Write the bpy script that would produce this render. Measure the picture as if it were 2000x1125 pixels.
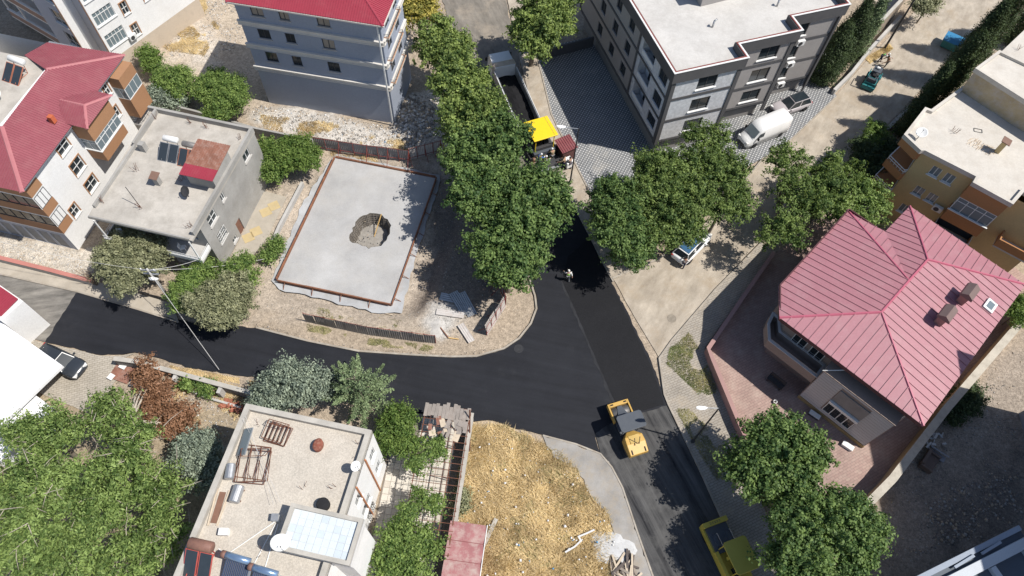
import bpy, bmesh, math, random
import numpy as np
from mathutils import Vector, Matrix

for o in list(bpy.data.objects):
    bpy.data.objects.remove(o)
SC = bpy.context.scene
COL = SC.collection
R = math.radians

# ---------------------------------------------------------------- camera
CH = 56.0                      # drone height in metres
FPX = 1387.0                   # focal length in photo pixels (2000 wide)
_d = np.array([948.0 - 1000, 1370.0 - 562.5, FPX]); _d /= np.linalg.norm(_d)      # down, in camera axes
_f = np.array([0, 0, 1.0]) - _d * _d[2]; _f /= np.linalg.norm(_f)                 # forward on the ground
_r = np.cross(_f, -_d)
def to_world(v):
    return Vector((float(v @ _r), float(v @ _f), float(-(v @ _d))))
cam = bpy.data.cameras.new('Camera')
camo = bpy.data.objects.new('Camera', cam); COL.objects.link(camo)
cx, cu, cb = to_world(np.array([1., 0, 0])), to_world(np.array([0, -1., 0])), to_world(np.array([0, 0, -1.]))
camo.matrix_world = Matrix(((cx.x, cu.x, cb.x, 0), (cx.y, cu.y, cb.y, 0), (cx.z, cu.z, cb.z, CH), (0, 0, 0, 1)))
cam.sensor_width = 36.0; cam.lens = 36.0 * FPX / 2000.0
cam.clip_start = 0.5; cam.clip_end = 3000
SC.camera = camo
SC.render.resolution_x = 1024; SC.render.resolution_y = 576

# ---------------------------------------------------------------- sky, sun, exposure
SUN_AZ, SUN_EL = -12.0, 57.0   # where the sun stands: degrees from +x towards +y, and height
wd = bpy.data.worlds.new('World'); SC.world = wd; wd.use_nodes = True
nt = wd.node_tree; bg = nt.nodes['Background']
sky = nt.nodes.new('ShaderNodeTexSky'); sky.sky_type = 'NISHITA'; sky.sun_disc = False
sky.sun_elevation = R(SUN_EL); sky.sun_rotation = R(90.0 - SUN_AZ); sky.altitude = 600; sky.air_density = 1.0; sky.dust_density = 1.2
nt.links.new(sky.outputs[0], bg.inputs[0]); bg.inputs[1].default_value = 0.10
sl = bpy.data.lights.new('sun', 'SUN'); sl.energy = 4.8; sl.angle = R(0.53); sl.color = (1.0, 0.955, 0.89)
so = bpy.data.objects.new('sun', sl); COL.objects.link(so)
sd = Vector((math.cos(R(SUN_AZ)) * math.cos(R(SUN_EL)), math.sin(R(SUN_AZ)) * math.cos(R(SUN_EL)), math.sin(R(SUN_EL))))
so.rotation_euler = sd.to_track_quat('Z', 'Y').to_euler(); so.location = sd * 120
SC.view_settings.view_transform = 'Standard'; SC.view_settings.look = 'None'
SC.view_settings.exposure = 0.22; SC.view_settings.gamma = 1.0; SC.view_settings.use_curve_mapping = False
SC.render.engine = 'CYCLES'
SC.cycles.max_bounces = 6; SC.cycles.transparent_max_bounces = 6

# ---------------------------------------------------------------- helpers
def W(px, py, z=0.0):
    """photo pixel seen at height z -> world point"""
    r = np.array([px - 1000.0, py - 562.5, FPX]); t = (CH - z) / (r @ _d); p = r * t
    return Vector((float(p @ _r), float(p @ _f), z))
def WP(pts, z=0.0):
    return [W(x, y, z) for x, y in pts]
def tag(o, label=None, cat=None, group=None, kind=None):
    if label: o['label'] = label
    if cat: o['category'] = cat
    if group: o['group'] = group
    if kind: o['kind'] = kind
    return o
def thing(name, label, cat, loc=(0, 0, 0), rz=0.0, group=None):
    o = bpy.data.objects.new(name, None); COL.objects.link(o); o.empty_display_size = 0.3
    o.location = loc; o.rotation_euler = (0, 0, rz)
    return tag(o, label, cat, group)
def obj(name, me, parent=None, loc=None, rot=None):
    o = bpy.data.objects.new(name, me); COL.objects.link(o)
    if parent is not None: o.parent = parent
    if loc is not None: o.location = loc
    if rot is not None: o.rotation_euler = rot
    return o
def copy_tree(o, parent=None):
    c = o.copy(); COL.objects.link(c); c.parent = parent
    for ch in o.children: copy_tree(ch, c)
    return c

class MB:
    """collects shapes; build() links them as one mesh object"""
    def __init__(s): s.v = []; s.f = []
    def add(s, vs, fs):
        b = len(s.v); s.v += [tuple(v) for v in vs]; s.f += [tuple(b + i for i in f) for f in fs]; return s
    def box(s, x0, y0, z0, x1, y1, z1):
        return s.add([(x0,y0,z0),(x1,y0,z0),(x1,y1,z0),(x0,y1,z0),(x0,y0,z1),(x1,y0,z1),(x1,y1,z1),(x0,y1,z1)],
                     [(3,2,1,0),(4,5,6,7),(0,1,5,4),(1,2,6,5),(2,3,7,6),(3,0,4,7)])
    def cbox(s, c, size, rz=0.0, rx=0.0, ry=0.0):
        m = Matrix.Translation(c) @ Matrix.Rotation(rz, 4, 'Z') @ Matrix.Rotation(ry, 4, 'Y') @ Matrix.Rotation(rx, 4, 'X')
        a, b, h = size[0]/2, size[1]/2, size[2]/2
        vs = [m @ Vector(q) for q in ((-a,-b,-h),(a,-b,-h),(a,b,-h),(-a,b,-h),(-a,-b,h),(a,-b,h),(a,b,h),(-a,b,h))]
        return s.add(vs, [(3,2,1,0),(4,5,6,7),(0,1,5,4),(1,2,6,5),(2,3,7,6),(3,0,4,7)])
    def prism(s, poly, z0, z1, top=True, bottom=True):
        n = len(poly)
        z0s = z0 if isinstance(z0, (list, tuple)) else [z0]*n
        z1s = z1 if isinstance(z1, (list, tuple)) else [z1]*n
        vs = [(p[0],p[1],z0s[i]) for i, p in enumerate(poly)] + [(p[0],p[1],z1s[i]) for i, p in enumerate(poly)]
        fs = [(i, (i+1)%n, n+(i+1)%n, n+i) for i in range(n)]
        if top: fs.append(tuple(range(n, 2*n)))
        if bottom: fs.append(tuple(range(n-1, -1, -1)))
        return s.add(vs, fs)
    def ring(s, poly, t, z0, z1):
        """wall of thickness t inside a counter-clockwise outline"""
        q = inset(poly, t); n = len(poly)
        vs = [(p[0],p[1],z0) for p in poly]+[(p[0],p[1],z1) for p in poly]+[(p[0],p[1],z0) for p in q]+[(p[0],p[1],z1) for p in q]
        fs = []
        for i in range(n):
            j = (i+1) % n
            fs += [(i,j,n+j,n+i), (n+i,n+j,3*n+j,3*n+i), (3*n+i,3*n+j,2*n+j,2*n+i), (2*n+i,2*n+j,j,i)]
        return s.add(vs, fs)
    def tube(s, p0, p1, r0, r1=None, n=8, cap=True):
        p0, p1 = Vector(p0), Vector(p1); r1 = r0 if r1 is None else r1
        d = (p1-p0); 
        if d.length < 1e-6: return s
        q = d.to_track_quat('Z', 'Y'); vs = []
        for p, r in ((p0, r0), (p1, r1)):
            for k in range(n):
                a = 2*math.pi*k/n; vs.append(p + q @ Vector((r*math.cos(a), r*math.sin(a), 0)))
        fs = [(k, (k+1)%n, n+(k+1)%n, n+k) for k in range(n)]
        if cap: fs += [tuple(range(n-1,-1,-1)), tuple(range(n, 2*n))]
        return s.add(vs, fs)
    def path(s, pts, r, n=5):
        for a, b in zip(pts[:-1], pts[1:]): s.tube(a, b, r, None, n)
        return s
    def lathe(s, prof, n=16, m=None):
        """prof: (r, z) list, around z; m: matrix"""
        m = m or Matrix(); vs = []; fs = []
        for r, z in prof:
            for k in range(n):
                a = 2*math.pi*k/n; vs.append(m @ Vector((r*math.cos(a), r*math.sin(a), z)))
        for i in range(len(prof)-1):
            for k in range(n):
                fs.append((i*n+k, i*n+(k+1)%n, (i+1)*n+(k+1)%n, (i+1)*n+k))
        fs.append(tuple(range(n-1,-1,-1))); fs.append(tuple(range((len(prof)-1)*n, len(prof)*n)))
        return s.add(vs, fs)
    def loft(s, secs, close=True):
        n = len(secs[0]); vs = [p for sec in secs for p in sec]; fs = []
        for i in range(len(secs)-1):
            for k in range(n if close else n-1):
                fs.append((i*n+k, i*n+(k+1)%n, (i+1)*n+(k+1)%n, (i+1)*n+k))
        if close: fs += [tuple(range(n-1,-1,-1)), tuple(range((len(secs)-1)*n, len(secs)*n))]
        return s.add(vs, fs)
    def slab(s, pts, t):
        """flat polygon of 3d points given thickness t below"""
        pts = [Vector(p) for p in pts]; nrm = Vector((0,0,0))
        for i in range(len(pts)): nrm += pts[i].cross(pts[(i+1)%len(pts)])
        nrm.normalize(); n = len(pts)
        vs = [p - nrm*t for p in pts] + pts
        return s.add(vs, [(i,(i+1)%n,n+(i+1)%n,n+i) for i in range(n)] + [tuple(range(n,2*n)), tuple(range(n-1,-1,-1))])
    def mesh(s, name, mat, smooth=False, recalc=True):
        me = bpy.data.meshes.new(name); me.from_pydata(s.v, [], s.f)
        if recalc:
            bm = bmesh.new(); bm.from_mesh(me); bmesh.ops.recalc_face_normals(bm, faces=bm.faces); bm.to_mesh(me); bm.free()
        if smooth: me.polygons.foreach_set('use_smooth', [True]*len(me.polygons))
        if mat is not None: me.materials.append(mat)
        return me
    def build(s, name, mat, parent=None, smooth=False, bevel=0, recalc=True):
        o = obj(name, s.mesh(name, mat, smooth, recalc), parent)
        if bevel:
            m = o.modifiers.new('bevel', 'BEVEL'); m.width = bevel; m.segments = 2; m.limit_method = 'ANGLE'
        return o

def inset(poly, t):
    n = len(poly); out = []
    for i in range(n):
        p0, p1, p2 = Vector(poly[i-1][:2]), Vector(poly[i][:2]), Vector(poly[(i+1)%n][:2])
        d1 = (p1-p0).normalized(); d2 = (p2-p1).normalized()
        n1 = Vector((-d1.y, d1.x)); n2 = Vector((-d2.y, d2.x))
        b = n1+n2; k = 1+n1.dot(n2); b = b/max(k, .15)
        out.append((p1.x+b.x*t, p1.y+b.y*t))
    return out
def clip(poly, a, b, c):
    """keep a*x+b*y+c >= 0 of a 2d polygon"""
    out = []
    for i in range(len(poly)):
        p, q = poly[i], poly[(i+1)%len(poly)]
        dp, dq = a*p[0]+b*p[1]+c, a*q[0]+b*q[1]+c
        if dp >= 0: out.append(p)
        if (dp > 0 and dq < 0) or (dp < 0 and dq > 0):
            t = dp/(dp-dq); out.append((p[0]+(q[0]-p[0])*t, p[1]+(q[1]-p[1])*t))
    return out
def inside_np(poly, X, Y):
    c = np.zeros(X.shape, bool); n = len(poly); j = n-1
    for i in range(n):
        xi, yi, xj, yj = poly[i][0], poly[i][1], poly[j][0], poly[j][1]
        if yi != yj:
            c ^= ((yi > Y) != (yj > Y)) & (X < (xj-xi)*(Y-yi)/(yj-yi)+xi)
        j = i
    return c
def dist_np(poly, X, Y):
    """distance to outline, negative inside"""
    d = np.full(X.shape, 1e9); n = len(poly)
    for i in range(n):
        ax, ay = poly[i][0], poly[i][1]; bx, by = poly[(i+1)%n][0], poly[(i+1)%n][1]
        ex, ey = bx-ax, by-ay; t = np.clip(((X-ax)*ex+(Y-ay)*ey)/(ex*ex+ey*ey+1e-12), 0, 1)
        d = np.minimum(d, np.hypot(X-ax-t*ex, Y-ay-t*ey))
    return np.where(inside_np(poly, X, Y), -d, d)
_rs = np.random.RandomState(5); _lat = _rs.rand(256, 256)
def vnoise(X, Y):
    xi = np.floor(X).astype(int); yi = np.floor(Y).astype(int); fx = X-xi; fy = Y-yi
    fx = fx*fx*(3-2*fx); fy = fy*fy*(3-2*fy)
    g = lambda a, b: _lat[a % 256, b % 256]
    return (g(xi,yi)*(1-fx)+g(xi+1,yi)*fx)*(1-fy)+(g(xi,yi+1)*(1-fx)+g(xi+1,yi+1)*fx)*fy
def fbm(X, Y, s, o=3):
    r = 0; a = 1; t = 0
    for k in range(o): r = r+a*vnoise(X*s+17*k, Y*s+31*k); t += a; a *= .5; s *= 2.1
    return r/t

# ---------------------------------------------------------------- materials
def lin(c):
    """photo-like 0-255 triple -> linear"""
    return tuple(((x/255.0)/12.92 if x/255.0 <= .04045 else ((x/255.0+.055)/1.055)**2.4) for x in c)
class NT:
    def __init__(s, name):
        s.m = bpy.data.materials.new(name); s.m.use_nodes = True; s.t = s.m.node_tree
        s.b = s.t.nodes['Principled BSDF']; s._pos = None
    def n(s, typ, **kw):
        x = s.t.nodes.new(typ)
        for k, v in kw.items(): setattr(x, k, v)
        return x
    def l(s, a, b): s.t.links.new(a, b)
    def pos(s, obj=False):
        if s._pos is None:
            s._pos = s.n('ShaderNodeTexCoord').outputs['Object'] if obj else s.n('ShaderNodeNewGeometry').outputs['Position']
        return s._pos
    def noise(s, scale, detail=4, rough=.6, vec=None):
        x = s.n('ShaderNodeTexNoise'); x.inputs['Scale'].default_value = scale; x.inputs['Detail'].default_value = detail
        x.inputs['Roughness'].default_value = rough; s.l(vec or s.pos(), x.inputs['Vector']); return x.outputs[0]
    def ramp(s, fac, stops):
        x = s.n('ShaderNodeValToRGB'); e = x.color_ramp.elements
        while len(e) < len(stops): e.new(0.5)
        for i, (p, c) in enumerate(stops):
            e[i].position = p; e[i].color = (c if len(c) == 4 else (*c, 1)) if not isinstance(c, (int, float)) else (c, c, c, 1)
        s.l(fac, x.inputs[0]); return x.outputs[0]
    def mix(s, fac, a, b, mode='MIX'):
        x = s.n('ShaderNodeMix', data_type='RGBA', blend_type=mode)
        for i, v in ((0, fac), (6, a), (7, b)):
            if hasattr(v, 'links') or hasattr(v, 'is_linked'): s.l(v, x.inputs[i])
            elif isinstance(v, (int, float)): x.inputs[i].default_value = v
            else: x.inputs[i].default_value = (*v[:3], 1)
        return x.outputs[2]
    def bump(s, h, strength=.4, dist=.05):
        x = s.n('ShaderNodeBump'); x.inputs['Strength'].default_value = strength; x.inputs['Distance'].default_value = dist
        s.l(h, x.inputs['Height']); s.l(x.outputs[0], s.b.inputs['Normal'])
    def done(s, col, rough=.85, metal=0.0, spec=.3):
        if hasattr(col, 'is_linked'): s.l(col, s.b.inputs['Base Color'])
        else: s.b.inputs['Base Color'].default_value = (*col[:3], 1)
        s.b.inputs['Roughness'].default_value = rough; s.b.inputs['Metallic'].default_value = metal
        s.b.inputs['Specular IOR Level'].default_value = spec
        return s.m
_MC = {}
def M(name, col, rough=.8, var=.22, scale=.7, dirt=.0, dirtcol=(.16, .13, .10), bump=.15, bs=18.0, metal=0.0, spec=.3, grain=.12):
    """weathered plain surface: two noises of tone, optional blotches of dirt, fine relief"""
    if name in _MC: return _MC[name]
    t = NT(name); col = tuple(col)
    a = tuple(c*(1-var) for c in col); b = tuple(min(1, c*(1+var*.7)) for c in col)
    c = t.ramp(t.noise(scale, 6, .65), [(.3, a), (.7, b)])
    if grain: c = t.mix(grain, c, t.ramp(t.noise(scale*22, 3), [(.35, tuple(x*.55 for x in col)), (.65, tuple(min(1, x*1.35) for x in col))]))
    if dirt:
        f = t.ramp(t.noise(scale*1.9+.13, 8, .72), [(.52-.1*dirt, 0.0), (.72, min(1.0, dirt))])
        c = t.mix(f, c, dirtcol)
    if bump: t.bump(t.noise(bs, 4), bump, .03)
    _MC[name] = t.done(c, rough, metal, spec); return _MC[name]
# ================================================================ THE SETTING
def densify(pts, step=.5, jit=.0, seed=1, closed=True):
    rn = random.Random(seed); out = []; n = len(pts)
    for i in range(n if closed else n-1):
        a, b = Vector(pts[i][:2]), Vector(pts[(i+1)%n][:2]); k = max(1, int((b-a).length/step))
        nv = Vector((-(b-a).y, (b-a).x)); nv = nv/nv.length if nv.length else nv
        for j in range(k):
            p = a.lerp(b, j/k)
            if j: p = p+nv*rn.uniform(-jit, jit)
            out.append((p.x, p.y))
    if not closed: out.append(tuple(pts[-1][:2]))
    return out
def ccw(p):
    s = sum(p[i][0]*p[(i+1)%len(p)][1]-p[(i+1)%len(p)][0]*p[i][1] for i in range(len(p)))
    return list(p) if s > 0 else list(p)[::-1]
def sheet(name, px, z, mat, th=.06, jit=.05, step=.6, seed=3):
    p = ccw(densify([tuple(W(x, y, z))[:2] for x, y in px], step, jit, seed))
    return tag(MB().prism(p, z-th, z, bottom=False).build(name, mat), kind='structure')
def ribbon(name, px, w, z0, z1, mat, closed=False, kind='structure'):
    pts = [Vector(tuple(W(x, y, z1))[:2]) for x, y in px]; mb = MB(); L = []; Rr = []
    for i, p in enumerate(pts):
        a = pts[max(0, i-1)]; b = pts[min(len(pts)-1, i+1)]; d = (b-a).normalized(); n = Vector((-d.y, d.x))
        L.append(p+n*w/2); Rr.append(p-n*w/2)
    mb.loft([[(L[i].x,L[i].y,z0),(L[i].x,L[i].y,z1),(Rr[i].x,Rr[i].y,z1),(Rr[i].x,Rr[i].y,z0)] for i in range(len(pts))])
    o = mb.build(name, mat)
    if kind: tag(o, kind=kind)
    return o

# ---- materials of the setting
t = NT('dirt_ground')
at = t.n('ShaderNodeAttribute', attribute_name='tint'); c = at.outputs[0]
c = t.mix(.55, c, t.ramp(t.noise(.35, 8, .7), [(.3, (.72,)*3), (.7, (1.22,)*3)]), 'MULTIPLY')
c = t.mix(.85, c, t.ramp(t.noise(2.6, 7, .8), [(.34, (.62,)*3), (.66, (1.3,)*3)]), 'MULTIPLY')
c = t.mix(.8, c, t.ramp(t.noise(9, 5, .8), [(.36, (.55,)*3), (.64, (1.38,)*3)]), 'MULTIPLY')
vo = t.n('ShaderNodeTexVoronoi'); vo.inputs['Scale'].default_value = 4.5; t.l(t.pos(), vo.inputs['Vector'])
peb = t.ramp(vo.outputs['Distance'], [(.10, 1.0), (.17, 0.0)])
pm = t.n('ShaderNodeMath', operation='MULTIPLY'); t.l(peb, pm.inputs[0]); t.l(t.ramp(t.noise(.8, 5), [(.48, 0.0), (.62, .75)]), pm.inputs[1])
c = t.mix(pm.outputs[0], c, (.55, .52, .47))
t.bump(t.noise(9, 6, .75), .7, .08)
M_DIRT = t.done(c, .95, 0, .1)

t = NT('fresh_asphalt')
c = t.ramp(t.noise(.22, 6, .7), [(.3, (.0115, .0128, .0178)), (.7, (.0225, .0243, .031))])
c = t.mix(.35, c, t.ramp(t.noise(30, 3), [(.4, (.008, .008, .009)), (.7, (.034, .036, .042))]))
mp = t.n('ShaderNodeMapping', vector_type='TEXTURE'); mp.inputs['Rotation'].default_value = (0, 0, R(-9)); mp.inputs['Scale'].default_value = (9, .55, 1); t.l(t.pos(), mp.inputs['Vector'])
c = t.mix(.45, c, t.ramp(t.noise(1.0, 5, .6, mp.outputs[0]), [(.32, (.62,)*3), (.7, (1.35,)*3)]), 'MULTIPLY')
c = t.mix(t.ramp(t.noise(.16, 8, .75), [(.56, 0.0), (.78, .55)]), c, (.042, .043, .046))
t.bump(t.noise(55, 3), .5, .02)
M_ASPH = t.done(c, .72, 0, .22)
t = NT('fresh_asphalt_lane')
c = t.ramp(t.noise(.3, 6, .7), [(.3, (.0065, .007, .0092)), (.7, (.0125, .0132, .0160))])
c = t.mix(.35, c, t.ramp(t.noise(30, 3), [(.4, (.007, .007, .008)), (.7, (.04, .04, .043))]))
t.bump(t.noise(55, 3), .5, .02)
M_ASPH2 = t.done(c, .75, 0, .2)

def streaked(name, ang, lo, hi, sx=.25, sy=3.2, dirtc=None, rough=.85):
    t = NT(name); mp = t.n('ShaderNodeMapping', vector_type='TEXTURE'); mp.inputs['Rotation'].default_value = (0, 0, R(ang)); mp.inputs['Scale'].default_value = (1/sx, 1/sy, 1)
    t.l(t.pos(), mp.inputs['Vector'])
    c = t.ramp(t.noise(1.0, 7, .7, mp.outputs[0]), [(.32, lo), (.7, hi)])
    c = t.mix(.5, c, t.ramp(t.noise(.5, 7, .7), [(.3, (.6,)*3), (.7, (1.25,)*3)]), 'MULTIPLY')
    c = t.mix(.35, c, t.ramp(t.noise(24, 3), [(.35, (.6,)*3), (.68, (1.4,)*3)]), 'MULTIPLY')
    if dirtc: c = t.mix(t.ramp(t.noise(.28, 8, .75), [(.5, 0.0), (.68, .8)]), c, dirtc)
    t.bump(t.noise(40, 3), .4, .02)
    return t.done(c, rough, 0, .2)
M_MILLED = streaked('milled_asphalt', -63, (.015, .0155, .018), (.13, .128, .125), .09, 1.5, (.11, .108, .104))
M_WORN = streaked('worn_asphalt', 12, (.10, .095, .088), (.30, .28, .25), .3, 1.3)
M_NROAD = streaked('old_road', -68, (.15, .135, .115), (.26, .235, .2), .4, 1.6, (.33, .28, .22))
M_SAND = streaked('dusty_concrete_road', 60, (.31, .265, .21), (.50, .44, .36), .35, .9, (.34, .27, .19), .9)

def paving(name, ang, bw, bh, c1, c2, cm, mort=.02, var=.35, stain=(.3, .28, .25), stainf=.5):
    t = NT(name); mp = t.n('ShaderNodeMapping'); mp.inputs['Rotation'].default_value = (0, 0, -R(ang)); t.l(t.pos(), mp.inputs['Vector'])
    br = t.n('ShaderNodeTexBrick'); t.l(mp.outputs[0], br.inputs['Vector'])
    br.inputs['Scale'].default_value = 1.0; br.inputs['Brick Width'].default_value = bw; br.inputs['Row Height'].default_value = bh
    br.inputs['Mortar Size'].default_value = mort; br.inputs['Color1'].default_value = (*c1, 1); br.inputs['Color2'].default_value = (*c2, 1); br.inputs['Mortar'].default_value = (*cm, 1)
    c = t.mix(.6, br.outputs[0], t.ramp(t.noise(.5, 7, .7), [(.3, (.7,)*3), (.7, (1.2,)*3)]), 'MULTIPLY')
    c = t.mix(t.ramp(t.noise(.6, 8, .75), [(.5, 0.0), (.72, stainf)]), c, stain)
    t.bump(br.outputs['Fac'], -.3, .02)
    return t.done(c, .88, 0, .2)
M_WALK = paving('grey_block_paving', 28, .42, .2, (.37, .335, .285), (.32, .29, .25), (.22, .19, .155), .022, .3, (.40, .335, .25), .9)
M_LOT = paving('beige_block_paving', 20, .4, .2, (.42, .38, .32), (.36, .325, .27), (.25, .22, .18), .02)
M_RED = paving('red_block_paving', 30, .42, .21, (.385, .275, .235), (.335, .23, .20), (.26, .19, .165), .02, .3, (.42, .345, .29), .8)

# dotted paving: dark grey blocks with a white square at every crossing
t = NT('dotted_paving'); mp = t.n('ShaderNodeMapping'); mp.inputs['Rotation'].default_value = (0, 0, R(24)); mp.inputs['Scale'].default_value = (3.5, 3.5, 1)
t.l(t.pos(), mp.inputs['Vector']); fr = t.n('ShaderNodeVectorMath', operation='FRACTION'); t.l(mp.outputs[0], fr.inputs[0])
sp = t.n('ShaderNodeSeparateXYZ'); t.l(fr.outputs[0], sp.inputs[0])
def lt(a, v, op='LESS_THAN'):
    m = t.n('ShaderNodeMath', operation=op); t.l(a, m.inputs[0])
    if hasattr(v, 'is_linked'): t.l(v, m.inputs[1])
    else: m.inputs[1].default_value = v
    return m.outputs[0]
dot = lt(lt(sp.outputs[0], .38), lt(sp.outputs[1], .38), 'MULTIPLY')
jx = lt(sp.outputs[0], .93, 'GREATER_THAN'); jy = lt(sp.outputs[1], .93, 'GREATER_THAN'); jj = lt(jx, jy, 'MAXIMUM')
c = t.mix(dot, (.185, .19, .195), (.62, .615, .60))
c = t.mix(jj, c, (.11, .11, .11))
c = t.mix(.6, c, t.ramp(t.noise(.45, 7, .7), [(.3, (.75,)*3), (.7, (1.15,)*3)]), 'MULTIPLY')
c = t.mix(t.ramp(t.noise(.3, 8, .75), [(.54, 0.0), (.75, .7)]), c, (.40, .37, .32))
M_DOT = t.done(c, .8, 0, .25)

M_CONC = M('pale_concrete', (.46, .445, .42), .85, .18, .45, .35, (.30, .28, .255), .12, 14)
M_KERB = M('kerb_concrete', (.37, .335, .285), .88, .3, .8, .8, (.27, .215, .16), .2, 20)
M_APRON = M('lean_concrete', (.40, .41, .42), .9, .22, .5, .5, (.3, .275, .24), .2, 10)

# ---- outlines on the ground (photo pixels)
FRESH = [(148,572),(166,573),(215,588),(270,605),(335,622),(400,633),(500,640),(600,667),(700,687),(800,694),(880,698),(930,697),(985,682),(1016,662),(1040,632),(1051,602),(1048,575),
         (1028,520),(1000,450),(975,390),(950,330),(1092,335),(1130,420),(1152,462),(1172,505),(1200,560),(1240,640),(1272,705),(1296,770),(1302,792),(1250,806),(1190,828),(1162,846),(1172,884),
         (1125,866),(1062,849),(1010,838),(985,828),(952,820),(928,823),(880,818),(800,804),(700,782),(600,757),(500,737),(440,729),(370,718),(300,697),(262,688),(240,692),(200,693),(188,692),(150,681),(88,668)]
LANE = [(1098,548),(1110,500),(1150,466),(1170,505),(1197,560),(1236,640),(1268,706),(1292,772),(1297,790),(1250,803),(1214,812),(1170,715),(1130,620)]
MILLED = [(1162,842),(1190,826),(1250,804),(1304,790),(1332,850),(1366,920),(1420,1040),(1462,1135),(1470,1180),(1290,1180),(1276,1125),(1246,1040),(1216,950),(1195,910),(1173,884)]
WORN = [(-60,520),(0,536),(75,553),(152,570),(92,670),(40,654),(0,640),(-60,620)]
NROAD = [(850,-60),(872,30),(905,130),(935,240),(960,345),(1096,345),(1062,268),(1035,190),(1000,60),(978,-60)]
NESTREET = [(1196,541),(1240,522),(1285,505),(1330,470),(1400,420),(1470,330),(1560,255),(1640,178),(1700,110),(1760,50),(1830,-20),(1900,-80),(2080,-80),(2010,0),(1900,60),(1830,140),(1755,222),(1650,320),(1570,395),(1485,470),(1394,566),(1312,664),(1287,698),(1240,620)]
DOTTED = [(1046,94),(1060,150),(1077,222),(1112,295),(1151,373),(1190,400),(1250,380),(1330,365),(1440,335),(1490,308),(1527,288),(1634,187),(1610,160),(1640,120),(1500,0),(1200,-20),(1160,70),(1100,84)]
STRIP = [(980,-60),(1003,60),(1037,190),(1064,268),(1098,345),(1132,420),(1156,464),(1176,505),(1198,545),(1240,530),(1215,470),(1180,405),(1151,373),(1112,295),(1077,222),(1060,150),(1046,94),(1030,0),(1022,-60)]
RWALK = [(1289,700),(1314,666),(1397,568),(1487,474),(1512,490),(1450,575),(1376,680),(1398,740),(1434,830),(1456,905),(1500,1010),(1560,1180),(1472,1180),(1464,1130),(1422,1038),(1368,918),(1334,848),(1306,790),(1298,770)]
LWALK = [(-60,488),(0,503),(90,524),(190,550),(335,592),(349,628),(335,621),(270,604),(215,587),(166,572),(150,569),(75,552),(0,535),(-60,519)]
CARPARK = [(88,672),(150,683),(190,694),(240,694),(262,690),(225,705),(232,735),(180,810),(60,760),(20,640),(45,656)]
APRONP = [(1060,851),(1125,868),(1172,886),(1194,912),(1215,952),(1245,1042),(1275,1127),(1290,1180),(1225,1180),(1205,1060),(1190,1005),(1150,960),(1128,915),(1080,890)]
YARD = [(1508,498),(1384,690),(1440,832),(1470,905),(1560,1010),(1680,985),(1800,860),(1990,640),(2030,560),(1800,380),(1650,400)]
SITE = [(545,330),(640,300),(860,300),(905,345),(960,480),(985,560),(960,640),(860,665),(610,625),(500,620),(520,480)]
GRASS = [(915,830),(985,832),(1030,850),(1085,880),(1128,920),(1150,962),(1188,1005),(1200,1060),(1220,1180),(870,1180),(885,1000),(900,900)]
SLAB = [(655,309),(851,348),(764,594),(542,547)]
EXCAV = [(600,318),(655,296),(870,335),(905,380),(870,480),(815,612),(760,622),(540,575),(520,548),(575,420)]
PIT = [(683,470),(688,445),(703,424),(722,416),(742,418),(757,428),(764,440),(757,462),(745,480),(720,486)]

# ---- ground: one sheet to the horizon, fine where the camera looks
def axis(lo, hi, st, far):
    a = list(np.arange(lo, hi+.001, st)); return np.array([lo-x for x in far[::-1]]+a+[hi+x for x in far])
gx = axis(-78, 78, .42, [3, 9, 25, 70, 200, 600, 1500]); gy = axis(-6, 98, .42, [3, 9, 25, 70, 200, 600, 1500])
GX, GY = np.meshgrid(gx, gy)
def wpoly(px, z=0): return [tuple(W(x, y, z))[:2] for x, y in px]
near = (np.abs(GX) < 80) & (GY < 100) & (GY > -8)
GZ = -.05+.07*(fbm(GX, GY, .35)-.5)+.05*(fbm(GX, GY, 1.3)-.5)
tint = np.zeros(GX.shape+(3,)); tint[:] = (.335, .275, .21)
def region(px, col, edge=1.2, k=1.0):
    d = dist_np(wpoly(px), GX, GY)+(fbm(GX, GY, .8)-.5)*edge*2.2
    w = np.clip(.5-d/edge, 0, 1)*k
    tint[:] = tint*(1-w[..., None])+np.array(col)*w[..., None]
    return w
region(GRASS, (.37, .28, .15), .8)
w_rub = region([(490,200),(600,215),(760,250),(800,180),(880,180),(880,290),(790,300),(610,270),(490,245)], (.46, .43, .39), 1.0)
region([(290,-40),(470,-40),(540,220),(430,210),(330,150),(270,100)], (.40, .335, .26), 1.5)
w_rub2 = region([(330,40),(420,60),(420,130),(330,110)], (.47, .42, .36), 2.0)
region(SITE, (.36, .305, .245), 1.0)
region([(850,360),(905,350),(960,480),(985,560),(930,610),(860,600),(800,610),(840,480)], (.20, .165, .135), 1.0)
region([(840,590),(905,590),(900,640),(860,670),(830,640)], (.42, .40, .37), 1.0)
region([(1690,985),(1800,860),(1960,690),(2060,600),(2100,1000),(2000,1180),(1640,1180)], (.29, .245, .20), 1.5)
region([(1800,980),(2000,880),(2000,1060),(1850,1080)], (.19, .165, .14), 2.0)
region([(-80,720),(420,800),(480,800),(420,1000),(360,1180),(-80,1180)], (.30, .245, .17), 2.0)
region([(0,455),(180,490),(190,548),(0,500)], (.50, .45, .38), .8)
region([(495,370),(560,380),(520,470),(450,520)], (.40, .34, .27), .8)
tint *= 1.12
GZ += w_rub*(.34*fbm(GX, GY, .9)) + w_rub2*.25*fbm(GX, GY, .9)
d = dist_np(wpoly(EXCAV), GX, GY); GZ = np.where(near, GZ-.50*np.clip(.5-d/1.0, 0, 1), GZ)
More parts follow.
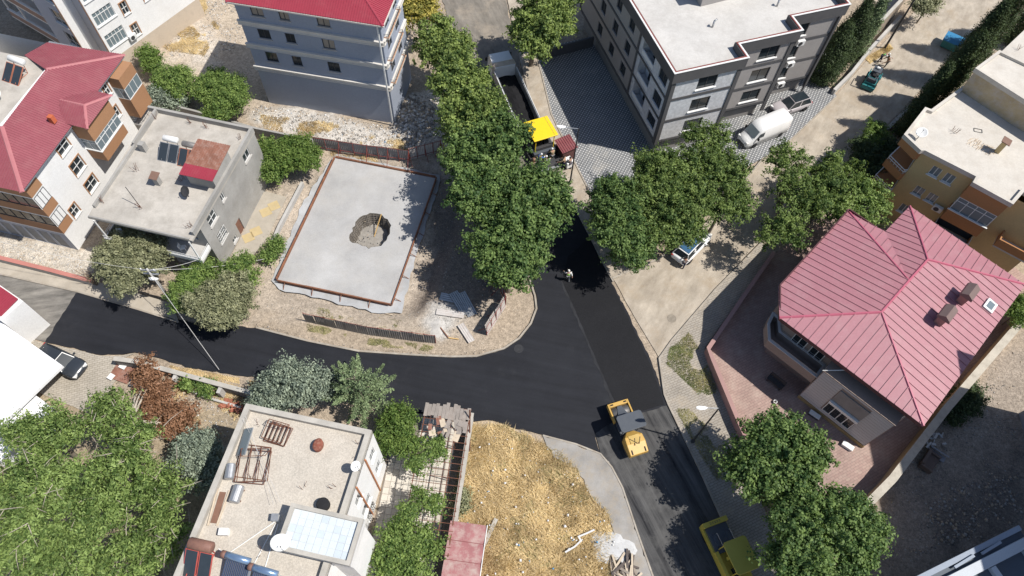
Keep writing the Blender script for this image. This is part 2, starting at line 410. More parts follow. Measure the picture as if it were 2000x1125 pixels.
d = dist_np(wpoly([(845,400),(890,390),(900,430),(850,560),(815,600),(800,590),(830,500)]), GX, GY); GZ -= np.where(near, .35*np.clip(.5-d/.9, 0, 1), 0)
for px in (FRESH, MILLED, WORN, NROAD, NESTREET, DOTTED, STRIP, RWALK, LWALK, CARPARK, APRONP, YARD):
    dd = dist_np(wpoly(px), GX, GY); k = np.clip(.5-(dd-.25)/.5, 0, 1); GZ = GZ*(1-k)+(-.08)*k
idx = np.arange(GX.size).reshape(GX.shape)
q = np.stack([idx[:-1,:-1], idx[:-1,1:], idx[1:,1:], idx[1:,:-1]], -1).reshape(-1, 4)
cxq = GX.ravel()[q].mean(1); cyq = GY.ravel()[q].mean(1)
q = q[~(dist_np(wpoly(PIT), cxq, cyq) < 1.6)]
me = bpy.data.meshes.new('ground'); me.vertices.add(GX.size); me.vertices.foreach_set('co', np.stack([GX, GY, GZ], -1).ravel())
me.loops.add(q.size); me.loops.foreach_set('vertex_index', q.ravel()); me.polygons.add(len(q))
me.polygons.foreach_set('loop_start', np.arange(len(q))*4); me.polygons.foreach_set('use_smooth', np.ones(len(q), bool)); me.update()
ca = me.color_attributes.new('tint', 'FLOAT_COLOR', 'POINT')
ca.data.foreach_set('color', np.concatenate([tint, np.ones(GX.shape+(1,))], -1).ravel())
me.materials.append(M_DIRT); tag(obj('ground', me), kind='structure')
def gz(x, y):
    i = int(np.clip(np.searchsorted(gx, x)-1, 0, len(gx)-2)); j = int(np.clip(np.searchsorted(gy, y)-1, 0, len(gy)-2))
    fx = (x-gx[i])/(gx[i+1]-gx[i]); fy = (y-gy[j])/(gy[j+1]-gy[j])
    return float((GZ[j,i]*(1-fx)+GZ[j,i+1]*fx)*(1-fy)+(GZ[j+1,i]*(1-fx)+GZ[j+1,i+1]*fx)*fy)

# ---- carriageways and pavements
sheet('road_worn', WORN, .0, M_WORN, .1, .03)
sheet('road_north', NROAD, .0, M_NROAD, .1, .12)
sheet('road_milled', MILLED, .0, M_MILLED, .1, .02)
sheet('side_street', NESTREET, -.004, M_SAND, .1, .03, .8)
sheet('asphalt_road', FRESH, .03, M_ASPH, .12, .07, .35)
sheet('asphalt_seam', [(1095,548),(1102,546),(1134,618),(1174,714),(1216,811),(1209,814),(1165,716),(1127,622)], .043, M('dusty_asphalt', (.028, .029, .033), .85, .35, .8, .7, (.017, .018, .021), .3, 30), .04, .12, .4)
sheet('asphalt_lane', LANE, .055, M_ASPH2, .06, .03, .4)
sheet('dotted_pavement', DOTTED, .10, M_DOT, .2, .0)
sheet('dusty_verge', STRIP, .06, M_SAND, .2, .03)
sheet('block_pavement', RWALK, .10, M_WALK, .2, .0)
sheet('side_pavement', LWALK, .09, M('dusty_pavement', (.42, .375, .31), .9, .2, .5, .6, (.33, .28, .215), .2, 12), .2, .0)
sheet('car_park', CARPARK, .02, M_LOT, .12, .05)
sheet('concrete_apron', APRONP, .02, M('ash_concrete', (.31, .295, .275), .9, .3, .5, .8, (.33, .28, .215), .2, 12), .12, .15, .4)
sheet('yard_paving', YARD, .06, M_RED, .15, .0)
ribbon('kerb', [(500,639),(600,665),(700,685),(800,692),(880,696),(930,695),(984,680),(1014,660),(1037,631),(1048,602),(1045,577),(1026,520),(1002,460)], .16, -.1, .12, M_KERB)
ribbon('kerb', [(1046,94),(1077,222),(1112,295),(1151,373)], .14, -.1, .13, M_KERB)
ribbon('kerb', [(1002,60),(1036,190),(1063,268),(1097,345),(1131,420),(1154,464),(1174,505),(1198,549)], .16, -.1, .09, M_KERB)
ribbon('kerb', [(1490,471),(1397,566),(1313,664),(1288,699),(1298,770),(1306,790),(1334,848),(1368,918),(1422,1038),(1464,1130),(1475,1190)], .16, -.1, .13, M_KERB)
ribbon('kerb', [(1060,850),(1125,867),(1173,886),(1195,912),(1216,952),(1246,1042),(1276,1127),(1290,1180)], .13, -.1, .06, M_KERB)
ribbon('kerb', [(1196,543),(1240,523),(1285,506),(1330,471)], .2, -.1, .12, M_KERB)
ribbon('kerb', [(1455,352),(1490,309),(1527,289),(1634,188)], .14, -.1, .13, M_KERB)
ribbon('kerb', [(-60,519),(0,535),(75,552),(150,569),(270,604),(349,629)], .14, -.1, .11, M_KERB)
# chalky patch and a pale seam on the milled road, manhole covers
M_LIME = M('white_lime', (.56, .56, .555), .95, .25, 1.2, .8, (.34, .34, .335), .3, 10)
def manhole(px, py, z, label, m_=None):
    p = W(px, py, z); mb = MB(); mb.lathe([(.42, -.03), (.42, .008), (.36, .012), (.34, .004), (.0, .006)], 20)
    o = mb.build('manhole_cover', m_ or M('iron_cover', (.12, .115, .11), .7, .3, 4, .3)); o.location = p; tag(o, label, 'manhole cover', 'manhole covers')
manhole(1013, 681, .032, 'round manhole cover in the fresh asphalt at the junction bend', M('tarred_cover', (.032, .033, .037), .8, .3, 4, .3, (.05, .05, .05)))
manhole(1312, 622, .0, 'round manhole cover in the dusty side street', M('dusty_cover', (.27, .235, .19), .85, .3, 4, .5))
# ================================================================ BUILDINGS
M_GLASS = NT('dark_glass').done((.022, .03, .036), .08, 0, .6)
M_GLASS2 = NT('pale_glass').done((.16, .20, .22), .12, 0, .6)
M_PVC = M('white_plastic', (.72, .72, .70), .5, .06, 2, .15, (.45, .42, .38), 0)
M_DARKPVC = M('dark_frame', (.06, .062, .066), .5, .1, 2, 0, bump=0)
M_BROWNPVC = M('brown_frame', (.24, .135, .085), .6, .12, 2, 0, bump=0)
M_WHITE = M('white_render', (.76, .755, .74), .85, .07, .35, .22, (.55, .52, .47), .08, 12)
M_ROOFCON = M('roof_concrete', (.44, .41, .365), .9, .2, .4, .7, (.28, .255, .22), .2, 9)
M_STEEL = M('galvanised_steel', (.46, .47, .48), .45, .18, 2.5, .3, (.30, .29, .28), .05, 20, .7)
M_RUST = M('rusty_steel', (.17, .075, .048), .85, .35, 2.5, .3, (.09, .05, .04), .2, 30)
M_BLACK = M('black_rubber', (.018, .018, .02), .8, .2, 3, 0)
M_DARKM = M('dark_metal', (.05, .05, .053), .55, .2, 3, .2, (.12, .1, .09), 0)

class Fr:
    """local frame of a building: origin in the world, x axis at an angle"""
    def __init__(s, o, ang):
        s.o = Vector((o[0], o[1])); s.a = R(ang); s.c, s.s = math.cos(s.a), math.sin(s.a)
    def loc(s, p):
        d = Vector((p[0], p[1]))-s.o; return (d.x*s.c+d.y*s.s, -d.x*s.s+d.y*s.c)
    def px(s, x, y, z): return s.loc(W(x, y, z))
    def poly(s, pts, z): return [s.px(x, y, z) for x, y in pts]
    def thing(s, name, label, cat, group=None, z=0): return thing(name, label, cat, (s.o.x, s.o.y, z), s.a, group)

def facade(root, mat, p0, p1, z0, z1, holes=(), depth=.16, name='wall'):
    """vertical wall from p0 to p1 (outside on the right hand) with real openings: (x0,x1,za,zb)"""
    p0, p1 = Vector(p0[:2]), Vector(p1[:2]); L = (p1-p0).length; d = (p1-p0)/L; n = Vector((d.y, -d.x)); mb = MB()
    P = lambda x, z, q=0: (p0.x+d.x*x-n.x*q, p0.y+d.y*x-n.y*q, z)
    xs = sorted({0.0, L, *[h[0] for h in holes], *[h[1] for h in holes]}); zs = sorted({z0, z1, *[h[2] for h in holes], *[h[3] for h in holes]})
    for i in range(len(xs)-1):
        for j in range(len(zs)-1):
            mx, mz = (xs[i]+xs[i+1])/2, (zs[j]+zs[j+1])/2
            if any(h[0] < mx < h[1] and h[2] < mz < h[3] for h in holes): continue
            mb.add([P(xs[i],zs[j]), P(xs[i+1],zs[j]), P(xs[i+1],zs[j+1]), P(xs[i],zs[j+1])], [(0,1,2,3)])
    for (a, b, c, e) in holes:
        mb.add([P(a,c),P(b,c),P(b,e),P(a,e),P(a,c,depth),P(b,c,depth),P(b,e,depth),P(a,e,depth)], [(0,4,5,1),(1,5,6,2),(2,6,7,3),(3,7,4,0)])
    return mb.build(name, mat, root, recalc=False), (p0, d, n)

def window(root, fr, x0, x1, z0, z1, depth=.12, cols=2, rows=1, fmat=None, gmat=None, sill=None, surround=None, bars=None, fw=.06):
    """frame (part) > panes, sill, surround (sub-parts) set into an opening"""
    p0, d, n = fr; fmat = fmat or M_PVC; gmat = gmat or M_GLASS
    def bx(mb, a, b, c, e, q0, q1):
        vs = []
        for z in (c, e):
            for x, q in ((a,q0),(b,q0),(b,q1),(a,q1)): vs.append((p0.x+d.x*x-n.x*q, p0.y+d.y*x-n.y*q, z))
        mb.add(vs, [(3,2,1,0),(4,5,6,7),(0,1,5,4),(1,2,6,5),(2,3,7,6),(3,0,4,7)])
    f = MB(); e = .001; q0, q1 = depth-.05, depth+.03
    bx(f, x0+e, x0+fw, z0+e, z1-e, q0, q1); bx(f, x1-fw, x1-e, z0+e, z1-e, q0, q1)
    bx(f, x0+fw, x1-fw, z0+e, z0+fw, q0, q1); bx(f, x0+fw, x1-fw, z1-fw, z1-e, q0, q1)
    cs = [x0+fw+(x1-x0-2*fw)*k/cols for k in range(cols+1)]
    rws = [z0+fw+(z1-z0-2*fw)*k/rows for k in range(rows+1)] if isinstance(rows, int) else [z0+fw]+[z0+(z1-z0)*k for k in rows]+[z1-fw]
    for c in cs[1:-1]: bx(f, c-fw/2, c+fw/2, z0+fw, z1-fw, q0+.005, q1-.005)
    for r_ in rws[1:-1]: bx(f, x0+fw, x1-fw, r_-fw/2, r_+fw/2, q0+.01, q1-.01)
    w = f.build('window', fmat, root, recalc=False)
    for i in range(len(cs)-1):
        for j in range(len(rws)-1):
            g = MB(); bx(g, cs[i], cs[i+1], rws[j], rws[j+1], depth-.012, depth+.01); g.build('pane', gmat, w, recalc=False)
    if sill: g = MB(); bx(g, x0-.1, x1+.1, z0-.07, z0+.005, -.12, depth-.06); g.build('sill', sill, w, recalc=False)
    if surround:
        g = MB(); t = .11
        bx(g, x0-t, x0-.002, z0-t, z1+t, -.045, .02); bx(g, x1+.002, x1+t, z0-t, z1+t, -.045, .02)
        bx(g, x0-.002, x1+.002, z1+.002, z1+t, -.043, .02); bx(g, x0-.002, x1+.002, z0-t, z0-.002, -.043, .02)
        g.build('surround', surround, w, recalc=False)
    if bars:
        g = MB(); k = max(3, int((x1-x0)/.16))
        for i in range(k+1):
            x = x0+(x1-x0)*i/k; bx(g, x-.012, x+.012, z0-.05, z1+.05, -.1, -.076)
        for z in (z0, (z0+z1)/2, z1): bx(g, x0-.03, x1+.03, z-.015, z+.015, -.104, -.102+.03)
        g.build('window_bars', bars, w, recalc=False)
    return w
def wbox(root, fr, name, mat, x0, x1, z0, z1, q0, q1, bevel=0):
    """box fixed to a wall: q measured outwards"""
    p0, d, n = fr; vs = []
    for z in (z0, z1):
        for x, q in ((x0,q1),(x1,q1),(x1,q0),(x0,q0)): vs.append((p0.x+d.x*x+n.x*q, p0.y+d.y*x+n.y*q, z))
    return MB().add(vs, [(3,2,1,0),(4,5,6,7),(0,1,5,4),(1,2,6,5),(2,3,7,6),(3,0,4,7)]).build(name, mat, root, bevel=bevel)
def ac_unit(root, fr, x, z):
    a = wbox(root, fr, 'air_conditioner', M_PVC, x-.42, x+.42, z, z+.6, .06, .38, .02)
    p0, d, n = fr; c = Vector((p0.x+d.x*(x-.1)+n.x*.385, p0.y+d.y*(x-.1)+n.y*.385, z+.3))
    m = Matrix.Translation(c) @ Vector((n.x, n.y, 0)).to_track_quat('Z', 'Y').to_matrix().to_4x4()
    MB().lathe([(.24, -.02), (.24, .012), (.2, .014), (.2, .004), (.05, .004), (.05, .02), (0.001, .02)], 14, m).build('fan_grille', M_DARKM, a)
def balcony(root, fr, x0, x1, z, out, hgt=.95, parap=None, slabm=None, rail=None, th=.12, side=True):
    """slab + parapet (or railing) fixed to a wall"""
    s = wbox(root, fr, 'balcony_slab', slabm or M_CONC, x0, x1, z-.16, z, 0.0, out)
    if parap:
        for (a, b, q0, q1) in ((x0, x1, out-th, out-.003), (x0+.003, x0+th, .003, out-th-.001), (x1-th, x1-.003, .003, out-th-.001)):
            wbox(root, fr, 'balcony_parapet', parap, a, b, z+.002, z+hgt, q0, q1)
    if rail:
        p0, d, n = fr; mb = MB(); P = lambda x, q, zz: (p0.x+d.x*x+n.x*q, p0.y+d.y*x+n.y*q, zz)
        z2 = z+hgt+(.35 if parap else .0); zb = z+hgt if parap else z
        for h in ([z2, (z2+zb)/2] if parap else [z2, z2-.3, z2-.6]):
            mb.path([P(x0+.05, .02, h), P(x0+.05, out-.05, h), P(x1-.05, out-.05, h), P(x1-.05, .02, h)], .02)
        k = int((x1-x0)/.5)+1
        for i in range(k+1): x = x0+.05+(x1-x0-.1)*i/k; mb.tube(P(x, out-.05, zb), P(x, out-.05, z2), .016, None, 5)
        mb.build('railing', rail, s)
    return s

def roof_strips(poly3, spacing, along):
    """cut a planar roof face into strips; along: horizontal direction of the eave. returns lists of 3d strip polygons with plane normal"""
    pts = [Vector(p) for p in poly3]; nrm = Vector((0,0,0))
    for i in range(len(pts)): nrm += pts[i].cross(pts[(i+1)%len(pts)])
    nrm.normalize()
    if nrm.z < 0: nrm = -nrm
    e = Vector((along[0], along[1], 0)).normalized(); e = (e-nrm*e.dot(nrm)).normalized(); sdir = nrm.cross(e); o = pts[0]
    p2 = [((p-o).dot(e), (p-o).dot(sdir)) for p in pts]; lo = min(p[0] for p in p2); hi = max(p[0] for p in p2)
    to3 = lambda q, h=0: o+e*q[0]+sdir*q[1]+nrm*h
    return p2, lo, hi, to3, nrm
def clean(poly, eps=.02):
    out = []
    for p in poly:
        if not out or abs(p[0]-out[-1][0])+abs(p[1]-out[-1][1]) > eps: out.append(p)
    if len(out) > 1 and abs(out[0][0]-out[-1][0])+abs(out[0][1]-out[-1][1]) < eps: out.pop()
    return out
def area2(p): return abs(sum(p[i][0]*p[(i+1)%len(p)][1]-p[(i+1)%len(p)][0]*p[i][1] for i in range(len(p))))/2
def prism3(mb, poly, to3, h0, h1):
    n = len(poly); vs = [to3(p, h0) for p in poly]+[to3(p, h1) for p in poly]
    mb.add(vs, [(i,(i+1)%n,n+(i+1)%n,n+i) for i in range(n)]+[tuple(range(n,2*n))])
def seam_roof(root, mat, faces, spacing=.62, rib=.045, ribh=.055):
    """standing-seam roof: every sheet between two seams is its own piece"""
    for poly3, along in faces:
        p2, lo, hi, to3, nrm = roof_strips(poly3, spacing, along); k = 0; x = lo
        while x < hi-.05:
            s = clean(clip(clip(p2, 1, 0, -(x+rib)), -1, 0, x+spacing))
            r_ = clean(clip(clip(p2, 1, 0, -x), -1, 0, x+rib))
            mb = MB()
            if len(s) > 2 and area2(s) > .02: prism3(mb, s, to3, -.03, .0)
            if len(r_) > 2 and area2(r_) > .002: prism3(mb, r_, to3, -.03, ribh)
            if mb.v: mb.build('roof_sheet', mat, root)
            x += spacing
def corr_roof(root, mat, faces, spacing=.25, ribh=.035, name='roof', rib=.09):
    mb = MB()
    for poly3, along in faces:
        p2, lo, hi, to3, nrm = roof_strips(poly3, spacing, along); x = lo
        while x < hi-.02:
            for a, b, h in ((x, x+spacing-rib, 0.0), (x+spacing-rib, x+spacing, ribh)):
                s = clean(clip(clip(p2, 1, 0, -a), -1, 0, b), .004)
                if len(s) > 2 and area2(s) > .0006: prism3(mb, s, to3, -.05, h)
            x += spacing
    return mb.build(name, mat, root)
def ridge_cap(root, mat, pts, w=.16, h=.07, name='ridge_cap'):
    mb = MB()
    for a, b in zip(pts[:-1], pts[1:]):
        a, b = Vector(a), Vector(b); d = (b-a).normalized(); s = Vector((d.y, -d.x, 0)).normalized()
        up = Vector((0, 0, 1))
        mb.loft([[p-s*w-up*.04, p-s*w*.4+up*h, p+s*w*.4+up*h, p+s*w-up*.04] for p in (a, b)])
    return mb.build(name, mat, root)
def flat_roof(root, poly, ztop, par=.5, th=.2, rmat=None, pmat=None, cap=None, slab=.25):
    """deck below a parapet ring; ztop = parapet top"""
    r = MB().prism(inset(poly, th*.5), ztop-par-slab, ztop-par).build('roof', rmat or M_ROOFCON, root)
    MB().ring(poly, th, ztop-par-slab, ztop).build('parapet', pmat or M_CONC, root)
    if cap: MB().ring(inset(poly, -.04), th+.08, ztop+.002, ztop+.05).build('coping', cap, root)
    return r
def solar_heater(name, label, loc, rz, panel=(.95, 1.7), n=2, tankm=None, framem=None, tl=1.5, tr=.27, group='roof water heaters'):
    t_ = thing(name, label, 'water heater', loc, rz, group); pw, pl = panel; fm = framem or M_RUST
    M_ABS = M('solar_absorber', (.035, .045, .055), .25, .1, 2, .0, bump=0, spec=.5)
    for i in range(n):
        x0 = (i-n/2)*(pw+.08)
        c = Vector((x0+pw/2+.04, -.1, .45)); rx = R(35)
        p = MB().cbox(c, (pw, pl, .08), 0, rx).build('solar_panel', fm, t_)
        off = Matrix.Rotation(rx, 4, 'X') @ Vector((0, 0, .045))
        MB().cbox(c+off, (pw-.1, pl-.1, .012), 0, rx).build('absorber', M_ABS, p)
    m = Matrix.Translation((-tl/2, pl*.42+.2, 1.15)) @ Matrix.Rotation(R(90), 4, 'Y')
    MB().lathe([(.05, -.03), (tr*.8, -.03), (tr, .03), (tr, tl-.03), (tr*.8, tl+.03), (.05, tl+.03)], 18, m).build('tank', tankm or M_PVC, t_, True)
    mb = MB()
    for sx in (-tl*.38, tl*.38):
        mb.tube((sx, pl*.42+.05, 0), (sx, pl*.42+.2, 1.0), .03, None, 5); mb.tube((sx, -pl*.42, 0), (sx, -pl*.42, .1), .03, None, 5); mb.tube((sx, pl*.42, 0), (sx, -pl*.42, .12), .025, None, 5)
    mb.build('stand', fm, t_)
    return t_
def dish(name, label, loc, rz, r=.45, mat=None, tilt=45):
    t_ = thing(name, label, 'satellite dish', loc, rz, 'satellite dishes')
    m = Matrix.Translation((0, 0, .75)) @ Matrix.Rotation(R(tilt), 4, 'X')
    prof = [(r*k/6, .22*r*(k/6)**2) for k in range(1, 7)]
    mb = MB(); n = 20; vs = [m @ Vector((0, 0, 0))]; fs = []
    for rr, zz in prof:
        for k in range(n): a = 2*math.pi*k/n; vs.append(m @ Vector((rr*math.cos(a), rr*math.sin(a), zz)))
    for k in range(n): fs.append((0, 1+k, 1+(k+1)%n))
    for i in range(5):
        for k in range(n): fs.append((1+i*n+k, 1+(i+1)*n+k, 1+(i+1)*n+(k+1)%n, 1+i*n+(k+1)%n))
    o = mb.add(vs, fs).build('reflector', mat or M_PVC, t_, True)
    so_ = o.modifiers.new('s', 'SOLIDIFY'); so_.thickness = .015
    MB().tube((0, 0, 0), (0, .03, .74), .03, None, 6).tube((0, -.25, 0), (0, 0, .3), .02, None, 5).build('mast', M_DARKM, t_)
    f = m @ Vector((0, -.0, r*1.05)); MB().tube(m @ Vector((0, -r, .22*r)), f, .012, None, 5).tube(f, m @ Vector((0, 0, r*.85)), .035, None, 8).build('feed_arm', M_DARKM, t_)
    return t_
def starter_bars(root, x, y, z, n=6, h=.8, seed=1, spread=.25):
    rn = random.Random(seed); mb = MB()
    for i in range(n):
        a = rn.uniform(-spread, spread); b = rn.uniform(-spread, spread); hh = h*rn.uniform(.7, 1.1)
        mb.tube((x+a, y+b, z), (x+a+rn.uniform(-.25, .25), y+b+rn.uniform(-.25, .25), z+hh), .014, None, 5)
    return mb.build('rebar', M_RUST, root)
def rr(p, q): return (p[0]+q[0], p[1]+q[1])

# ---------------------------------------------------------------- 1 slate-blue block with red hip roof (top, left of the road)
M_SLATE = M('slate_render', (.30, .335, .405), .85, .07, .3, .15, (.34, .345, .35), .06, 10)
M_BAND = M('cream_moulding', (.60, .57, .52), .8, .1, .8, .2, (.42, .39, .35), 0)
M_RED1 = M('crimson_sheet', (.30, .040, .062), .5, .08, .5, .15, (.36, .15, .15), 0, spec=.35)
f1 = Fr((-26.95, 53.5), -7.5); b = f1.thing('apartment_block', 'slate blue four-storey block with cream bands and red hip roof', 'building')
LX, LY, ZE = 13.75, 6.6, 12.75
HW = []
for i, (zt, zb) in enumerate(((12.5, 11.35), (9.85, 8.75), (7.12, 5.95))):
    for j, (xa, xb) in enumerate(((1.45, 2.65), (4.15, 5.1), (7.75, 8.95))): HW.append((xa, xb, zb, zt, i, j))
_, fr = facade(b, M_SLATE, (0, 0), (LX, 0), -.4, ZE, [h[:4] for h in HW])
M_TAN = M('tan_shutter', (.34, .29, .235), .7, .1, 2, 0, bump=0)
for xa, xb, zb, zt, i, j in HW:
    window(b, fr, xa, xb, zb, zt, cols=2, fmat=M_DARKPVC, gmat=M_TAN if (i == 0 or (i == 1 and j == 2)) else M_GLASS, sill=M_CONC)
M_TERRB = M('terracotta_edge', (.42, .24, .15), .8, .1)
H2 = [(1.2+2.6*k, 2.4+2.6*k, z, z+1.5) for k in range(2) for z in (5.7, 8.5, 11.0)]
_, fr2 = facade(b, M_SLATE, (LX, 0), (LX, LY), -.4, ZE, H2)
for h in H2: window(b, fr2, *h, cols=2, fmat=M_DARKPVC)
facade(b, M_SLATE, (LX, LY), (0, LY), -.4, ZE); facade(b, M_SLATE, (0, LY), (0, 0), -.4, ZE)
for z in (10.25, 7.55, 4.75):
    for (q0, q1, za, zb_) in ((.002, .16, z, z+.34), (.002, .24, z+.342, z+.44), (.002, .2, z-.08, z-.002)):
        wbox(b, fr, 'moulding', M_BAND, -.18, LX+.12, za, zb_, q0, q1); wbox(b, fr2, 'moulding', M_BAND, .0, LY, za+.001, zb_+.001, q0, q1+.01)
for z in (4.9, 7.7, 10.4):
    s = balcony(b, fr2, .45, 4.6, z+.3, .5, .04, M_TERRB, M_BAND, M_DARKM)
wbox(b, fr, 'downpipe', M_PVC, LX-.22, LX-.1, .3, ZE-.1, .26, .38)
ov = .45; zr = ZE+1.75; A, B_, C_, D_ = (-ov,-ov,ZE+.12), (LX+ov,-ov,ZE+.12), (LX+ov,LY+ov,ZE+.12), (-ov,LY+ov,ZE+.12)
h = (LY+2*ov)/2; R1, R2 = (-ov+h, LY/2, zr), (LX+ov-h, LY/2, zr)
corr_roof(b, M_RED1, [((A, B_, R2, R1), (1,0)), ((B_, C_, R2), (0,1)), ((C_, D_, R1, R2), (1,0)), ((D_, A, R1), (0,1))], .23, .04)
ridge_cap(b, M_RED1, [R1, R2]); ridge_cap(b, M_RED1, [B_, R2]); ridge_cap(b, M_RED1, [A, R1])
MB().ring([(-ov-.05,-ov-.05),(LX+ov+.05,-ov-.05),(LX+ov+.05,LY+ov+.05),(-ov-.05,LY+ov+.05)], ov+.02, ZE-.08, ZE+.06).build('eaves', M_BAND, b)

# ---------------------------------------------------------------- 2 grey apartment block with saw-tooth front (top right)
M_GREIGE = M('greige_render', (.335, .315, .30), .85, .07, .4, .12, (.42, .4, .38), .05, 10)
M_CHAR = M('charcoal_band', (.10, .098, .10), .8, .12, .8, .15, (.2, .19, .18), 0)
M_STONE = M('white_split_stone', (.60, .605, .615), .9, .25, 3.0, .2, (.42, .42, .42), .6, 12)
M_DECK = M('white_deck', (.52, .505, .48), .9, .14, .35, .6, (.38, .36, .335), .15, 9)
f2 = Fr((13.35, 49.3), 21.3); b = f2.thing('apartment_block', 'grey three-storey apartment block with saw-tooth front and flat pale roof', 'building')
ZT = 11.5
FP = [(0,0), (7.0,0), (7.0,1.9), (13.7,1.9), (13.7,3.9), (20.1,3.9), (20.1,21.0), (0,21.0)]
floors = ((2.95, 4.45), (5.7, 7.3), (8.55, 10.1))
# left wall, walking from the back to the front corner
HL = [(x, x+1.25, za+.1, zb) for x in (4.9, 8.15, 11.3) for za, zb in ((2.95, 4.45), (5.75, 7.3), (8.6, 10.1))]
HB = [(14.75, 17.3, za, zb) for za, zb in ((2.75, 4.95), (5.5, 7.75), (8.3, 10.2))]
HR = [(18.45, 20.1, za+.1, zb) for za, zb in floors]
_, fl = facade(b, M_GREIGE, (0, 21), (0, 7.0), 2.2, 10.3, HL, .2)
for h in HL: window(b, fl, *h, depth=.17, cols=2, fmat=M_DARKPVC, sill=None)
HB2 = [(x0-14.0, x1-14.0, a, c) for x0, x1, a, c in HB]; HR2 = [(x0-14.0, x1-14.0, a, c) for x0, x1, a, c in HR]
_, fl2 = facade(b, M_STONE, (0, 7.0), (0, 0), 2.2, 10.3, HB2+HR2, .9, 'wall')
MB().box(.95, .2, 2.3, 1.0, 6.6, 10.25).build('loggia_wall', M_WHITE, b)
for h in HR2: window(b, fl2, *h, depth=.17, cols=2, fmat=M_DARKPVC)
for x0, x1, za, zb in HB2:
    wbox(b, fl2, 'balcony_slab', M_CONC, x0+.005, x1-.005, za-.12, za-.004, -.9, .0)
    r_ = MB(); p0, d, n = fl2
    wbox(b, fl2, 'loggia_parapet', M_WHITE, x0+.01, x1-.01, za+.002, za+.55, -.12, -.01)
    window(b, fl2, x0+.9, x1-.2, za+.1, zb-.25, depth=.88, cols=2, fmat=M_DARKPVC)
def front(p0, p1, mat, wins, acs=(), cols=2):
    _, fr = facade(b, mat, p0, p1, 2.2, 10.3, wins, .2)
    for h in wins: window(b, fr, *h, depth=.14, cols=cols, fmat=M_DARKPVC, sill=M_PVC)
    for x, z in acs: ac_unit(b, fr, x, z)
    return fr
fa = front((0,0), (7.0,0), M_STONE, [(2.75, 4.75, za, zb) for za, zb in floors])
facade(b, M_GREIGE, (7.0,0), (7.0,1.9), 2.2, 10.3)
fb = front((7.0,1.9), (13.7,1.9), M_GREIGE, [(3.2, 5.3, za, zb) for za, zb in floors]+[(.2, 1.3, za, zb) for za, zb in floors], [(.9, z) for z in (1.75, 4.55, 7.4)]+[(-.0+.05, z) for z in ()])
facade(b, M_GREIGE, (13.7,1.9), (13.7,3.9), 2.2, 10.3)
fc = front((13.7,3.9), (20.1,3.9), M_GREIGE, [(.5, 3.0, za, zb) for za, zb in floors], [(2.7, z) for z in (1.9, 4.7, 7.5)])
facade(b, M_GREIGE, (20.1,3.9), (20.1,21), 2.2, 10.3); facade(b, M_GREIGE, (20.1,21), (0,21), 2.2, 10.3)
for fr, L in ((fa, 7.0), (fb, 6.7), (fc, 6.4)):
    for z in (2.2, 4.98, 7.82): wbox(b, fr, 'band', M_CHAR, 0.36, L-.36, z, z+.3, .002, .07)
    for x in ((0, L) if fr is not fb else (L,)):
        wbox(b, fr, 'pilaster', M_CHAR, max(-.06, x-.35), min(L+.06, x+.35), 1.0 if fr is not fa else 2.0, 10.3, .001, .1)
for fr, x0, x1 in ((fl, .1, 14.0), (fl2, 0, 6.6)):
    for z in (2.2, 4.98, 7.82): wbox(b, fr, 'band', M_CHAR, x0, x1, z, z+.26, .002, .06)
wbox(b, fl2, 'pilaster', M_CHAR, -.15, .15, 2.2, 10.3, .061, .1); wbox(b, fl2, 'pilaster', M_CHAR, 6.62, 7.05, 2.0, 10.3, .001, .11)
wbox(b, fl, 'pilaster', M_CHAR, 0.0, .25, 2.2, 10.3, .062, .1)
# recessed ground storey
FG = inset(FP, .5)
MB().prism(FG, -.2, 2.19).build('ground_storey', M('dark_plinth', (.26, .25, .24), .85, .15, .5, .3), b)
MB().prism(inset(FP, .02), 2.0, 2.198, ).build('floor_slab', M_CHAR, b)
MB().ring(inset(FP, -.22), .32, 10.25, ZT).build('parapet', M_CHAR, b)
MB().prism(inset(FP, .05), 10.2, ZT-.75).build('roof', M_DECK, b)
MB().ring(inset(FP, -.27), .16, ZT+.002, ZT+.06).build('coping', M_PVC, b)
MB().ring(inset(FP, -.10), .12, ZT+.001, ZT+.075).build('rail_strip', M('maroon_rail', (.22, .07, .06), .6, .1, 2), b)
st = MB().prism([(6.6,8.2),(13.0,8.6),(12.9,14.2),(6.4,14)], ZT-.74, ZT+2.0).build('stair_head', M_GREIGE, b)
MB().box(6.2, 7.9, ZT+2.002, 13.3, 14.4, ZT+2.16).build('stair_head_roof', M_DECK, st)
ch = MB().box(15.2, 8.6, ZT-.74, 16.9, 9.7, ZT+.6).build('chimney', M_GREIGE, b); MB().box(15.1, 8.5, ZT+.602, 17.0, 9.8, ZT+.72).build('chimney_cap', M_PVC, ch)
for x, y in ((6.4, 5.2), (13.9, 6.2)):
    MB().tube((x, y, ZT-.75), (x, y, ZT-.05), .09, None, 10).tube((x, y, ZT-.05), (x+.3, y+.1, ZT+.02), .09, None, 10).build('vent_pipe', M_STEEL, b, True)
wbox(b, fc, 'downpipe', M_CHAR, 6.05, 6.2, .2, 10.2, .12, .26)
